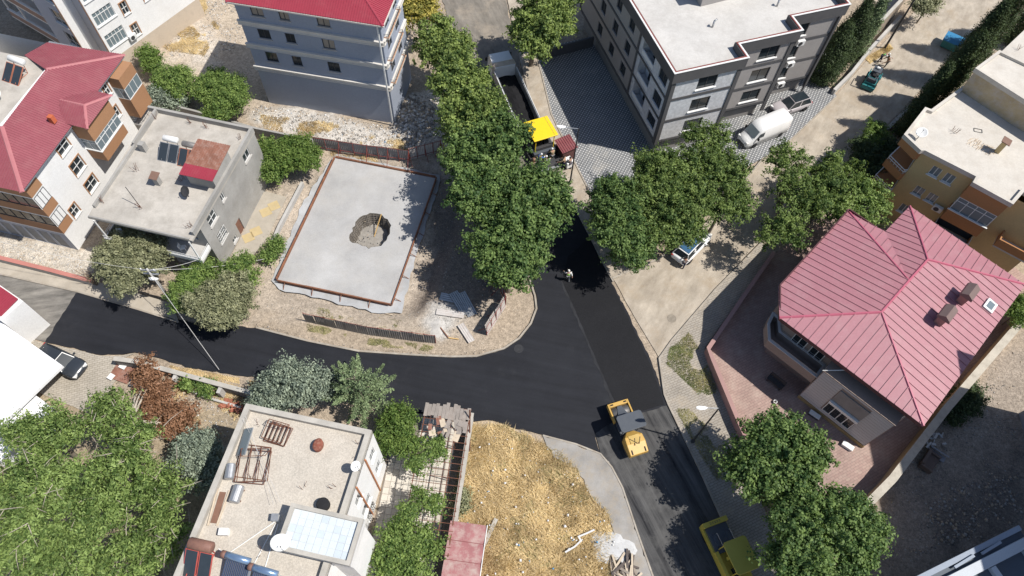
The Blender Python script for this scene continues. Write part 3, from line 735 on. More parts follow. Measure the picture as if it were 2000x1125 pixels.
# ---------------------------------------------------------------- 3 white house with red sheet roof and brown bays (left)
M_RED3 = M('weathered_red_sheet', (.265, .075, .092), .5, .1, .4, .35, (.33, .15, .15), 0, spec=.35)
M_CAP3 = M('pink_ridge_sheet', (.42, .16, .17), .5, .08, .6, .15, (.45, .25, .25), 0)
M_BROWN = M('brown_render', (.36, .195, .105), .8, .06, .5, .1, (.28, .16, .1), 0)
M_GREYW = M('pale_grey_and_shaded_render', (.46, .47, .50), .85, .06, .5, .2, (.36, .35, .34), 0)  # grey house walls; also shade painted onto the white corner block
f3 = Fr((-40.07, 33.76), -10.4); b = f3.thing('house', 'white house with red sheet roof and brown glazed bays at left', 'building')
ZE = 9.4; LW = 14.0; LN = 15.3
HE = [(4.55, 5.95, 7.75, 8.95), (4.55, 5.95, 5.1, 6.55), (4.55, 5.95, 2.65, 3.95), (12.0, 12.7, 7.6, 8.8), (11.4, 12.3, 5.2, 6.4)]
_, fe = facade(b, M_WHITE, (0, 0), (0, LN), -.3, ZE, [(1.8, 2.7, 2.5, 3.75)]+HE)
for h in [(1.8, 2.7, 2.5, 3.75)]+HE: window(b, fe, *h, cols=2, rows=2, sill=M_PVC, surround=M_BROWN, gmat=M_GLASS)
facade(b, M_WHITE, (0, LN), (-LW, LN), -.3, ZE); facade(b, M_WHITE, (-LW, LN), (-LW, 1.5), -.3, ZE)
HS = [(2.0, 3.8, z, z+1.3) for z in (3.2, 6.0)]+[(5.2, 6.6, z, z+1.3) for z in (3.2, 6.0)]
_, fs = facade(b, M_GREYW, (-LW, 1.5), (-6.0, 1.5), 2.4, ZE, HS)
for h in HS: window(b, fs, *h, cols=2, fmat=M_DARKPVC, sill=M_PVC)
# ground floor shutters
_, fg = facade(b, M_GREYW, (-LW, .02), (-.002, .02), -.3, 2.4, [(1.0+1.25*k, 2.0+1.25*k, 0.0, 2.1) for k in range(10)], .12)
for k in range(10):
    wbox(b, fg, 'shutter_door', M('grey_shutter', (.30, .295, .285), .7, .15, 1, .2), 1.0+1.25*k, 2.0+1.25*k, 0.0, 2.1, -.11, -.06)
MB().box(-LW, .0, 2.402, -6.002, 1.5, 2.55).build('canopy', M_GREYW, b)
# stacked glazed balconies on the corner
M_DUSK = M_BROWN
for zf in (2.45, 5.0, 7.6):
    MB().box(-6.0, .0, zf, .02, 1.5, zf+.14).build('balcony_slab', M_PVC, b)
    m_ = M_BROWN if zf < 7 else M_WHITE
    MB().ring([(-6.0, .0), (.025, .0), (.025, 1.5), (-6.0, 1.5)], .12, zf+.142, zf+1.15).build('balcony_parapet', M_BROWN, b)
    zt = {2.45: 5.0, 5.0: 7.6, 7.6: ZE}[zf]
    if zf < 7:
        fsx = (Vector((-6.0, .0)), Vector((1, 0)), Vector((0, -1))); window(b, fsx, .05, 5.95, zf+1.152, zt-.02, depth=.06, cols=6, fmat=M_DARKPVC)
        fex = (Vector((.025, 0)), Vector((0, 1)), Vector((1, 0))); window(b, fex, .06, 1.45, zf+1.152, zt-.02, depth=.06, cols=3, fmat=M_DARKPVC)
    else:
        MB().box(-6.0, .02, zf+1.152, .015, 1.49, zt-.01).build('balcony_screen', M_WHITE, b)
# bay on the east side with its own little roof
bay = [(0.002, 7.0), (1.55, 7.0), (1.55, 10.6), (.002, 10.6)]
MB().prism(bay, 4.95, 6.15).build('bay_base', M_BROWN, b); MB().prism(bay, 7.55, 9.4).build('bay_head', M_BROWN, b)
MB().prism(inset(bay, .12), 6.151, 7.549).build('bay_core', M_GLASS, b)
MB().prism(inset(bay, -.06), 6.151, 6.24).build('bay_sill', M_PVC, b)
window(b, (Vector((1.55, 7.0)), Vector((0, 1)), Vector((1, 0))), .02, 3.58, 6.242, 7.545, depth=.06, cols=5, rows=(.7,), gmat=M_GLASS2)
window(b, (Vector((0.0, 7.0)), Vector((1, 0)), Vector((0, -1))), .02, 1.53, 6.242, 7.545, depth=.06, cols=2, rows=(.7,), gmat=M_GLASS2)
# bay at the back
for z0, z1, m_ in ((4.3, 5.4, M_BROWN), (5.4, 6.6, M_BROWN), (7.95, 9.15, M_BROWN)):
    MB().box(.002, 13.0, z0+.002, 1.25, 15.3, z1).build('bay_panel', m_, b)
MB().box(.002, 13.08, 6.602, 1.17, 15.22, 7.948).build('bay_core', M_GLASS, b)
window(b, (Vector((1.25, 13.0)), Vector((0, 1)), Vector((1, 0))), .02, 2.28, 6.602, 7.945, depth=.06, cols=3, gmat=M_GLASS2)
window(b, (Vector((0.0, 13.0)), Vector((1, 0)), Vector((0, -1))), .02, 1.23, 6.602, 7.945, depth=.06, cols=2, gmat=M_GLASS2)
balcony(b, fe, 13.0, 15.2, 3.2, 1.3, .9, None, M_CONC, M_DARKM)
ze = ZE+.1; zr = 11.0
E1, E2, E3, E4 = (.55, -.6, ze), (.55, 15.75, ze), (-7.1, 15.4, ze), (-7.1, 12.6, 10.3); N_, S_ = (-3.55, 11.0, zr), (-3.35, 4.1, zr); E5 = (-6.5, -.7, ze)
corr_roof(b, M_RED3, [((E1, E2, N_, S_), (0,1)), ((E2, E3, E4, N_), (1,0)), ((E5, E1, S_), (1,0))], .22, .035)
ridge_cap(b, M_CAP3, [E2, N_], .14); ridge_cap(b, M_CAP3, [S_, E1], .2)
zb2 = 10.25; br1, br2 = (1.05, 8.6, zb2), (-1.2, 8.6, zb2)
Q1, Q2 = (1.95, 6.75, ze), (1.95, 10.9, ze); Q3, Q4 = (-.4, 6.75, ze+.16), (-.4, 10.9, ze+.16)
corr_roof(b, M_RED3, [((Q1, Q2, br1), (0,1)), ((Q3, Q1, br1, br2), (1,0)), ((Q2, Q4, br2, br1), (1,0))], .22, .035, 'bay_roof')
for q_ in (Q1, Q2): ridge_cap(b, M_CAP3, [q_, br1], .14)
ridge_cap(b, M_CAP3, [br1, br2], .14)
MB().box(-7.0, -.5, ze-.2, .5, 15.6, ze-.08).build('eaves', M('grey_eaves', (.2, .21, .23), .7, .1), b)
MB().box(-LW, .2, 9.3, -3.7, 12.4, 10.3).build('roof_terrace', M_ROOFCON, b); MB().box(-3.68, 4.2, 9.3, -3.4, 10.9, 10.95).build('gable_wall', M_WHITE, b)
MB().box(-.8, 6.2, 10.0, -.4, 6.6, 10.7).build('chimney', M('orange_clay', (.5, .13, .06), .8), b)
solar_heater('solar_water_heater', 'white tank and two solar panels on the roof beside the red sheets', f3.thing and (lambda p: (p[0], p[1], 10.31))(tuple(Vector((-40.07+(-6.2)*f3.c-10.0*f3.s, 33.76+(-6.2)*f3.s+10.0*f3.c)))), f3.a+R(-8), (.85, 1.7), 2, M_PVC, M('terracotta_frame', (.42, .16, .1), .7))
for i, (x, y, lb) in enumerate(((-7.3, 7.4, 'left of the two white satellite dishes near the red sheet roof'), (-6.1, 7.3, 'right of the two white satellite dishes near the red sheet roof'))):
    dish('satellite_dish', lb, (-40.07+x*f3.c-y*f3.s, 33.76+x*f3.s+y*f3.c, 10.31), R(20), .55)

# ---------------------------------------------------------------- 4 white apartment block in the top left corner
f4 = Fr((-43.29, 56.0), -30.0); b = f4.thing('apartment_block', 'white apartment block with brown balconies in the top left corner', 'building')
HE = [(.25, 2.55, 3.4, 5.0), (.25, 2.55, 6.2, 7.7), (.25, 2.55, 9.0, 10.5)]; HE2 = [(3.3, 4.05, 2.9, 4.3), (3.3, 4.05, 4.3+1.3, 7.0), (3.3, 4.05, 8.4, 9.8), (6.0, 7.2, 5.6, 7.0)]
_, fe = facade(b, M_WHITE, (0, 0), (0, 12), 2.3, 13.5, HE+HE2)
for h in HE: window(b, fe, *h, cols=5, rows=(.68,), sill=M_PVC, gmat=M_GLASS2)
for h in HE2: window(b, fe, *h, cols=2, rows=2, sill=M_PVC, surround=M_BROWN)
facade(b, M('beige_plinth', (.52, .44, .35), .85, .06, .5, .2), (0, 0), (0, 12), -.3, 2.299)
ac_unit(b, fe, 2.9, 3.0)
facade(b, M_GREYW, (-1.9, 0), (0, 0), -.3, 13.5); facade(b, M_WHITE, (-1.9, -1.5), (-1.9, 0), -.3, 13.5)  # grey on the south wall: shade of white render put into the colour
HSx = [(2.6, 4.4, z, z+1.7) for z in (3.4, 6.2, 9.0)]
_, fs = facade(b, M('shaded_white_render', (.40, .43, .50), .85, .05, .5, .1), (-6.6, -1.5), (-1.9, -1.5), -.3, 13.5, HSx)  # white bay's south face, its bluish shade painted into the colour
for h in HSx: window(b, fs, *h, cols=2, rows=(.35,), sill=M_PVC)
for x in (-1.9, -.05): MB().tube((x+.05, -1.58 if x < -1 else -.08, 0), (x+.05, -1.58 if x < -1 else -.08, 13.4), .05, None, 6).build('downpipe', M_BROWNPVC, b)
_, fw_ = facade(b, M_GREYW, (-18, .5), (-6.6, .5), -.3, 13.5, [(8.0, 9.2, z+.05, z+2.1) for z in (4.55, 7.4, 10.2)])  # wall behind the balconies greyed in colour for its shade too
facade(b, M_GREYW, (-6.6, .5), (-6.6, -1.5), -.3, 13.5); facade(b, M_WHITE, (0, 12), (-18, 12), -.3, 13.5)
for z in (1.7, 4.5, 7.35, 10.15):
    s = wbox(b, fw_, 'balcony_slab', M_PVC, 3.0, 11.39, z-.16, z, 0.0, 1.9); wbox(b, fw_, 'balcony_parapet', M('brown_panel', (.29, .20, .165), .8, .12, .8), 3.0, 11.39, z+.002, z+.85, 1.75, 1.9)
    wbox(b, fw_, 'parapet_coping', M_PVC, 3.0, 11.39, z+.852, z+.92, 1.7, 1.95)
    for h in ((8.0, 9.2),): window(b, fw_, h[0], h[1], z+.05, z+2.1, cols=2, fmat=M_DARKPVC)
    for x in (3.2, 6.0): wbox(b, fw_, 'post', M_PVC, x, x+.14, z+.922, z+2.66, 1.75, 1.89)
MB().prism([(-18,12),(-18,.5),(-6.6,.5),(-6.6,-1.5),(-1.9,-1.5),(-1.9,0),(0,0),(0,12)], 13.5, 13.75).build('roof', M_ROOFCON, b)

# ---------------------------------------------------------------- 6 bare concrete house with flat roof
M_BARE = M('bare_cement', (.335, .325, .305), .9, .22, .35, .55, (.24, .225, .2), .25, 8)
f6 = Fr(W(373, 467, 6.7), -10.3); b = f6.thing('house', 'bare cement two-storey house with flat roof and solar panels', 'building')
FP = [(-9.4, 0), (0, 0), (0, 12.45), (-10.2, 12.45)]
HE = [(8.3-1.4+1.4, 9.4, 5.05, 6.05), (3.65, 4.2, 5.2, 6.05), (1.1, 2.35, 4.85, 6.1), (1.15, 2.4, 2.2, 3.55), (3.75, 4.55, -.2, 1.75), (2.5, 3.2, .3, .9)]
_, fe = facade(b, M_BARE, (-.05, 1.4), (-.05, 12.4), -.4, 6.3, HE)
for i, h in enumerate(HE):
    if i == 4: wbox(b, fe, 'door', M('brown_door', (.2, .1, .07), .6), h[0]+.02, h[1]-.02, h[2], h[3]-.02, -.14, -.08)
    else: window(b, fe, *h, cols=2, rows=2 if i in (2, 3) else 1, sill=M_CONC, bars=M_PVC if i == 3 else None)
HSo = [(1.0, 2.4, z, z+1.4) for z in (4.2,)]+[(5.0, 6.0, 3.4, 5.5), (7.0, 8.4, 4.2, 5.6)]
_, fs = facade(b, M_BARE, (-9.3, 1.4), (-.05, 1.4), -.4, 6.3, HSo)
for h in HSo: window(b, fs, *h, cols=2)
facade(b, M_BARE, (-.05, 12.4), (-10.1, 12.4), -.4, 6.3); facade(b, M_BARE, (-10.1, 12.4), (-9.3, 1.4), -.4, 6.3)
s = balcony(b, fs, .1, 9.2, 3.35, 1.6, .35, M_WHITE, M_CONC, M_PVC)
for x in (.3, 8.9): wbox(b, fs, 'post', M_PVC, x, x+.1, 3.72, 6.2, 1.4, 1.5)
MB().prism(FP, 6.25, 6.45).build('roof', M_ROOFCON, b)
mb = MB()
for (x0, y0, x1, y1) in ((-10.2, 12.2, -.25, 12.45), (-.25, .5, 0, 12.45), (-.0-9.5, 8.0, -9.3, 12.2)):
    mb.box(x0, y0, 6.452, x1, y1, 6.98)
mb.box(-9.4, 1.0, 6.452, -9.2, 7.98, 6.8); mb.box(-9.35, .02, 6.451, -.26, .16, 6.55)
mb.build('parapet', M_BARE, b)
sh = thing('roof_shed', 'small cement shed with rusty corrugated roof on the flat roof', 'shed', tuple(Vector((f6.o.x, f6.o.y, 0)) + Vector((0, 0, 0))), f6.a)
MB().box(-2.75, 5.4, 6.452, -.27, 8.5, 8.1).build('wall', M_BARE, sh)
M_RUSTY = M('rusty_roof_sheet', (.25, .115, .08), .8, .3, 1.2, .5, (.42, .34, .3), 0)
corr_roof(sh, M_RUSTY, [(((-3.0, 6.15, 8.28), (.02, 6.15, 8.28), (.02, 8.8, 8.5), (-3.0, 8.8, 8.5)), (1,0))], .22, .04)
corr_roof(sh, M_RED1, [(((-3.0, 5.0, 8.18), (.02, 5.0, 8.18), (.02, 6.16, 8.275), (-3.0, 6.16, 8.275)), (1,0))], .22, .04, 'roof_extension')
def f6w(x, y, z): return (f6.o.x+x*f6.c-y*f6.s, f6.o.y+x*f6.s+y*f6.c, z)
solar_heater('solar_water_heater', 'white tank and two solar panels beside the rusty roof shed', f6w(-5.9, 7.9, 6.452), f6.a, (.85, 1.65), 2, M_PVC, M_STEEL, 1.3)
solar_heater('solar_water_heater', 'dull steel tank and two rust-framed solar panels beside the roof shed', f6w(-4.0, 7.75, 6.452), f6.a, (.8, 1.6), 2, M('dull_zinc', (.33, .31, .29), .5, .3, 2, .4, metal=.5), M('terracotta_frame', (.42, .16, .1), .7), 1.3)
dish('satellite_dish', 'dark grey satellite dish on the bare cement roof', f6w(-2.3, 4.1, 6.452), R(-30), .48, M_DARKM)
mb = MB().box(-5.6, 4.5, 6.452, -5.15, 4.95, 7.35); c_ = mb.build('chimney', M_BARE, b); MB().slab([(-5.75, 4.35, 7.5), (-5.0, 4.35, 7.5), (-5.0, 5.1, 7.65), (-5.75, 5.1, 7.65)], .05).tube((-5.4, 4.7, 7.35), (-5.4, 4.7, 7.5), .06).build('chimney_cap', M('brown_sheet', (.2, .12, .09), .7), c_)
MB().box(-8.6, 7.6, 6.452, -8.1, 8.1, 7.4).build('chimney', M_BARE, b)
for i, (x, y) in enumerate(((-9.0, 1.6), (-5.6, 2.0), (-.8, 1.2), (-7.9, 5.6), (-3.6, 5.6), (-9.3, 11.6), (-6.0, 11.8), (-4.2, 11.8), (-.8, 11.3))): starter_bars(b, x, y, 6.45, 6, .7, i, .18)
MB().tube((-5.7, 2.05, 6.45), (-6.4, 2.5, 8.4), .03, None, 6).build('antenna_mast', M_DARKM, b)
for x, y, rz, lb in ((-8.0, .5, .4, 'white plastic chair on the balcony near the juniper'), (-2.2, .6, 2.0, 'white plastic chair at the right end of the balcony')):
    t_ = thing('plastic_chair', lb, 'chair', f6w(x, y, 3.352), f6.a+rz)
    MB().cbox((0, 0, .42), (.45, .45, .04)).build('seat', M_PVC, t_); MB().cbox((0, .22, .68), (.45, .04, .45), 0, R(-10)).build('backrest', M_PVC, t_)
    for sx in (-.2, .2):
        for sy in (-.2, .2): MB().tube((sx, sy, .0), (sx*.95, sy*.95, .41), .02, None, 6).build('leg', M_PVC, t_)

# ---------------------------------------------------------------- 7 white flat roof at the left edge
f7 = Fr(W(122, 714, 3.5), -28.5); b = f7.thing('house', 'house with a bare white flat roof at the left edge', 'building')
M_WROOF = M('white_roof_coating', (.80, .80, .80), .8, .04, .3, .12, (.66, .65, .63), .04, 6)
MB().box(-14, -9.5, -.3, -2.6, -.6, 3.2).build('wall', M('cream_wall', (.62, .55, .46), .85, .06), b)
MB().box(-14, -9.6, 3.2, 0, 0, 3.5).build('roof', M_WROOF, b); MB().box(-13.9, -9.5, 3.502, -.1, -.1, 3.53).build('roof_coating', M_WROOF, b)
for x, y in ((-2.3, -.4),): MB().tube((x, y, 0), (x, y, 3.2), .09, None, 8).build('post', M_WHITE, b)
an = thing('annex', 'low white flat-roofed annex next to the parked dark car', 'building', (f7.o.x, f7.o.y, 0), f7.a)
MB().box(-2.5, -8, -.2, 1.35, -2.9, 2.3).build('wall', M_WHITE, an); MB().box(-2.5, -8.1, 2.302, 1.5, -2.8, 2.5).build('roof', M_WROOF, an)
MB().box(-9.5, .05, -.2, -6.6, 2.2, 4.2).build('porch_wall', M_WHITE, b); corr_roof(b, M_RED1, [(((-9.7, .3, 4.25), (-6.9, .3, 4.25), (-6.9, 2.1, 4.45), (-9.7, 2.1, 4.45)), (1,0))], .22, .03, 'porch_roof')

# ---------------------------------------------------------------- 8 beige house with flat roof and tiled terrace (bottom left)
M_SCREED = M('pebbled_screed', (.50, .455, .39), .95, .14, .5, .4, (.38, .335, .28), .6, 14, grain=.35)
M_PAR8 = M('stone_coping', (.43, .405, .36), .9, .2, .8, .4, (.3, .28, .25), .3, 14)
f8 = Fr(W(726, 840, 8.6), -8.5); b = f8.thing('house', 'white-walled house with beige flat roof and blue tiled roof block', 'building')
def f8w(x, y, z): return (f8.o.x+x*f8.c-y*f8.s, f8.o.y+x*f8.s+y*f8.c, z)
FP = [(-9.1, -13), (0, -13), (0, 0), (-9.1, 0)]
HE = [(8.4, 9.3, 5.4, 6.8), (11.6, 12.4, 5.4, 6.8), (8.4, 9.9, 2.3, 3.7), (11.6, 12.4, 2.3, 3.7), (8.6, 9.8, .3, 1.5), (6.2, 6.8, 5.4, 6.4)]
_, fe = facade(b, M_WHITE, (0, -13), (0, 0), -.3, 8.2, HE)
for i, h in enumerate(HE): window(b, fe, *h, cols=2, sill=M_PVC, bars=M_DARKM if i in (4,) else None)
_, fn = facade(b, M_WHITE, (0, 0), (-9.1, 0), -.3, 8.2, [(2, 3.4, 4.6, 6)]); window(b, fn, 2, 3.4, 4.6, 6, cols=2)
facade(b, M_WHITE, (-9.1, 0), (-9.1, -13), -.3, 8.2); facade(b, M_WHITE, (-9.1, -13), (0, -13), -.3, 8.2)
M_TERRA = M('terracotta_band', (.45, .19, .09), .75, .12, 1)
for y in (3.1, 7.2, 9.1, 11.0): wbox(b, fe, 'downpipe', M_TERRA, y, y+.1, .0, 8.1, .02, .12)
MB().prism(inset(FP, .1), 7.9, 8.15).build('roof', M_SCREED, b); MB().ring(FP, .38, 7.9, 8.6).build('parapet', M_PAR8, b)
BK = [(-3.25, -8.86), (1.5, -8.86), (1.5, -6.0), (-3.25, -6.0)]
MB().prism([(0.002, -8.7), (1.4, -8.7), (1.4, -6.15), (.002, -6.15)], -.3, 8.5).build('stair_tower_wall', M_WHITE, b)
MB().prism([(-3.1, -8.75), (1.4, -8.75), (1.4, -6.1), (-3.1, -6.1)], 8.15, 9.3).build('stair_tower_head', M_WHITE, b)
ter = MB().prism(BK, 9.3, 9.55).build('terrace', M('terrace_screed', (.5, .5, .5), .9), b)
MB().ring(BK, .26, 9.552, 9.75).build('terrace_kerb', M_PAR8, b)
M_TILE = M('pale_blue_tile', (.58, .635, .67), .3, .05, 1.0, .15, (.5, .55, .57), 0, spec=.5); M_TILE2 = M('pale_blue_tile_worn', (.52, .58, .62), .35, .06, 1.0, .25, (.5, .55, .57), 0, spec=.5)
tm = [MB().box(.012, .012, 0, .458-.0, .448, .02).mesh('tile', m_) for m_ in (M_TILE, M_TILE2)]
rn = random.Random(4)
for i in range(9):
    for j in range(5): obj('tile', tm[rn.random() < .25], ter, (-2.96+.47*i, -8.57+.457*j+.005, 9.552+rn.uniform(0, .004)))
dish('satellite_dish', 'large white dish on the corner of the blue tiled roof block', f8w(-2.9, -8.45, 9.56), R(25), .6, M_PVC)
dish('satellite_dish', 'small white dish on the right parapet of the beige roof', f8w(-.15, -2.8, 8.602), R(60), .35, M_PVC)
M_BRT = M('brown_tank', (.21, .11, .085), .6, .2, 2, .4, (.32, .17, .1))
solar_heater('solar_water_heater', 'brown tank over two red-framed solar panels at the roof corner', f8w(-7.9, -10.55, 8.152), f8.a, (.85, 1.9), 2, M_BRT, M('red_frame', (.5, .1, .08), .6), 1.5, .36)
M_TUBEC = M('blue_steel_tank', (.25, .36, .52), .25, .08, 2, 0, bump=0, metal=.6)
for x, y, lb in ((-5.3, -10.7, 'left of two blue steel tanks over ribbed solar tubes'), (-3.4, -11.05, 'right of two blue steel tanks over ribbed solar tubes')):
    t_ = thing('tube_water_heater', lb, 'water heater', f8w(x, y, 8.152), f8.a-R(3), 'roof water heaters')
    m = Matrix.Translation((-.95, .9, 1.1)) @ Matrix.Rotation(R(90), 4, 'Y')
    MB().lathe([(.1, -.02), (.22, 0), (.22, 1.6), (.1, 1.62)], 16, m).build('tank', M_TUBEC, t_, True)
    MB().lathe([(.1, -.3), (.225, -.28), (.225, -.005), (.1, -.004)], 16, m).build('tank_end', M_BRT, t_, True)
    tu = MB()
    for k in range(14): xx = -.85+k*.115; tu.tube((xx, .8, .95), (xx, -.9, .18), .035, None, 6)
    tu.build('glass_tubes', M('tube_glass', (.05, .07, .13), .2, .1, 2, 0, bump=0, spec=.6), t_)
    MB().cbox((-.05, -.05, .48), (1.75, 1.95, .03), 0, R(24.5)).tube((-.9, -.9, 0), (-.9, -.9, .2), .03).tube((.8, -.9, 0), (.8, -.9, .2), .03).tube((-.9, .9, 0), (-.9, .9, .9), .03).tube((.8, .9, 0), (.8, .9, .9), .03).build('stand', M_STEEL, t_)
def frame_stack(name, lb, x, y, rz, w, l, h, seed, nrung=5):
    t_ = thing(name, lb, 'metal frame', f8w(x, y, 8.152), f8.a+rz); rn = random.Random(seed)
    for k in range(3):
        mb = MB(); dx, dy = rn.uniform(-.2, .2), rn.uniform(-.2, .2); a = rn.uniform(-.15, .15)
        T = Matrix.Rotation(a, 4, 'Z') @ Matrix.Translation((dx, dy, .05+k*h/3))
        P = lambda u, v, z=0: T @ Vector((u*w/2, v*l/2, z))
        mb.path([P(-1,-1), P(1,-1), P(1,1, .1), P(-1,1,.1), P(-1,-1)], .03)
        for i in range(1, nrung): u = -1+2*i/nrung; mb.tube(P(u,-1), P(u,1,.1), .024, None, 5)
        if k == 2:
            for u in (-1, 1): mb.tube(P(u,1,.1), P(u*.8, .4, .55), .025, None, 5)
            mb.tube(P(-.8,.4,.55), P(.8,.4,.55), .025, None, 5)
        mb.build('frame_rack', M_RUST, t_)
frame_stack('steel_rack_stack', 'stack of rusty steel racks near the back parapet of the beige roof', -6.2, -1.6, .0, 1.5, 1.3, .5, 3)
frame_stack('steel_rack_stack', 'rusty angle-iron frames leaning about on the left of the beige roof', -7.1, -3.9, .2, 2.0, 2.2, .6, 8, 3)
def prop(name, lb, cat, x, y, z, rz, parts, group=None):
    t_ = thing(name, lb, cat, f8w(x, y, z), f8.a+rz, group)
    for nm, mb, m_ in parts: mb.build(nm, m_, t_)
    return t_
Mh = lambda L, r, z: MB().lathe([(.05, -L/2), (r*.9, -L/2), (r, -L/2+.05), (r, L/2-.05), (r*.9, L/2), (.05, L/2)], 16, Matrix.Translation((0, 0, z)) @ Matrix.Rotation(R(90), 4, 'X'))
prop('water_tank', 'shiny steel water tank lying against the left parapet', 'tank', -8.3, -4.7, 8.152, .25, [('drum', Mh(1.0, .32, .36), M_STEEL), ('cradle', MB().box(-.3, -.4, 0, .3, -.3, .1).box(-.3, .3, 0, .3, .4, .1), M_RUST)], 'steel tanks')
prop('water_tank', 'shiny steel water tank lying on the roof floor', 'tank', -7.3, -6.0, 8.152, .05, [('drum', Mh(1.1, .36, .38), M_STEEL), ('cradle', MB().box(-.3, -.4, 0, .3, -.3, .1).box(-.3, .3, 0, .3, .4, .1), M_RUST)], 'steel tanks')
prop('oil_tank', 'small rusty oval tank alone on the beige roof', 'tank', -3.25, -1.75, 8.152, 0, [('drum', MB().lathe([(.2, 0), (.3, .03), (.33, .1), (.33, .5), (.25, .56), (.05, .58)], 16, Matrix.Scale(1.35, 4, (0, 1, 0))), M('rust_red_tank', (.22, .07, .045), .75, .4, 3, .5, (.45, .3, .22)))])
prop('glass_collector', 'grey glass solar panel leaning by the left parapet', 'solar panel', -8.1, -2.6, 8.152, .1, [('frame', MB().cbox((0, 0, .45), (.9, 1.9, .07), 0, 0, R(-35)), M_STEEL), ('glass', MB().cbox((-.02, 0, .5), (.78, 1.78, .02), 0, 0, R(-35)), M('grey_glass', (.16, .2, .22), .2, .1, 1, 0, bump=0, spec=.5))])
prop('timber_stack', 'brown boards lying along the left parapet', 'boards', -8.2, -7.0, 8.152, .1, [('board', MB().box(-.25, -1.0, .0, .15, 1.0, .06), M('brown_board', (.2, .11, .075), .8, .3)), ('board', MB().cbox((-.4, .1, .08), (.1, 2.6, .12), .05), M('pale_board', (.55, .46, .35), .8)), ('board', MB().cbox((.28, .0, .05), (.1, 2.3, .1), -.06), M('pale_board', (.55, .46, .35), .8))])
prop('water_meter_box', 'grey electric box on the beige roof near the brown tank', 'box', -7.2, -8.4, 8.152, .2, [('body', MB().box(-.3, -.22, 0, .3, .22, .42), M_PVC), ('grille', MB().box(-.305, -.18, .08, -.24, .18, .36), M_DARKM)])
prop('junction_box', 'small grey box where white pipes meet on the beige roof', 'box', -4.3, -6.9, 8.152, .2, [('body', MB().box(-.2, -.2, 0, .2, .2, .5), M_PVC), ('lid', MB().cbox((0, 0, .53), (.46, .46, .05)), M_STEEL)])
prop('water_barrel', 'black rubber barrel beside the blue tiled block', 'barrel', -1.6, -5.45, 8.152, 0, [('drum', MB().lathe([(.38, 0), (.42, .06), (.42, .5), (.36, .56), (.1, .58)], 18), M_BLACK)])
for i, pts in enumerate((((-4.35, -7.1), (-6.6, -9.7), (-7.2, -9.4)), ((-4.25, -7.15), (-4.7, -10.0)), ((-4.1, -7.2), (-3.9, -10.2)))):
    mb = MB().path([f8w(x, y, 8.2) for x, y in pts], .035, 6); o = mb.build('water_pipe', M_PVC)
    tag(o, ('white water pipe running to the brown tank on the roof', 'white water pipe running to the left blue tank', 'thin white pipe ending at the right blue tank')[i], 'pipe', 'roof pipes')
for i, (x, y) in enumerate(((-7.9, -1.3), (-.5, -1.0), (-.6, -2.0), (-1.4, -4.3), (-3.4, -4.6), (-6.9, -4.9), (-4.6, -9.1))): starter_bars(b, x, y, 8.15, 3, .5, i+20, .2)

# ---------------------------------------------------------------- 9 pergola frame over a tiled floor
P9 = Fr((-6.15, 19.9), -3.5)
pg = P9.thing('pergola', 'rusty steel pergola frame with broken roof sheets over tiles', 'pergola')
L9, W9 = 11.0, 3.6; zt = 2.5
for x in (0, 2.55, W9-.1):
    for y in (0, -2.4, -5.0, -7.6, -10.2):
        MB().tube((x, y, 0), (x, y, zt), .04, None, 6).build('post', M_RUST, pg)
    MB().box(x-.035, -L9, zt, x+.035, .2, zt+.07).build('beam', M_RUST, pg)
for k in range(21): y = .1-k*.55; MB().box(-.1, y-.02, zt+.072, W9, y+.02, zt+.11).build('rafter', M_RUST, pg)
for k in range(4): x = .5+k*.55; MB().box(x-.012, -L9, zt+.112, x+.012, .1, zt+.135).build('batten', M_RUST, pg)
rn = random.Random(11); M_WEATH = M('weathered_sheet', (.30, .265, .235), .85, .3, 1.0, .5, (.2, .15, .12), .1)
for k in range(13):
    x = .05+k*.28; l = rn.uniform(.9, 1.35)
    MB().cbox((x, -.35+rn.uniform(-.1, .1), zt+.19+rn.uniform(0, .05)), (.27, l, .025), rn.uniform(-.05, .05), rn.uniform(-.06, .06), rn.uniform(-.1, .1)).build('roof_board', M_WEATH, pg)
for k in range(16):
    MB().cbox((rn.uniform(.2, 3.3), rn.uniform(-2.6, -1.1), zt+.17+rn.uniform(0, .08)), (rn.uniform(.25, .6), rn.uniform(.3, .8), .03), rn.uniform(-.4, .4), rn.uniform(-.15, .15), 0).build('broken_board', rn.choice([M_WEATH, M_RUSTY, M_WEATH, M('pale_board', (.55, .46, .35), .8)]), pg)
MB().tube((W9+.15, -2.4, 0), (W9-.1, -.2, zt+.9), .06, None, 6).build('brace', M_RUST, pg)
floor = tag(MB().prism([tuple(Vector((P9.o.x, P9.o.y))+Vector((x*P9.c-y*P9.s, x*P9.s+y*P9.c))) for x, y in ((-2.6, -12), (3.3, -12), (3.3, .3), (-.9, .3), (-2.6, -2.5))], -.06, .03).build('courtyard_floor', M('tile_joint', (.22, .19, .16), .9)), kind='structure')
M_FT = M('cream_floor_tile', (.56, .52, .455), .7, .1, 1.2, .35, (.4, .35, .29), .05); M_FT2 = M('cream_floor_tile_dark', (.49, .45, .39), .7, .12, 1.2, .45, (.33, .28, .23), .05)
tm = [MB().box(.012, .012, 0, .488, .488, .02).mesh('floor_tile', m_) for m_ in (M_FT, M_FT2)]
for i in range(-5, 6):
    for j in range(24):
        x, y = i*.5, -.6-j*.5
        if x < -.9 and y > -2.9: continue
        if x > 2.1: continue
        o = obj('floor_tile', tm[rn.random() < .3], floor, (P9.o.x+x*P9.c-y*P9.s, P9.o.y+x*P9.s+y*P9.c, .031+rn.uniform(0, .006)), (0, 0, P9.a))
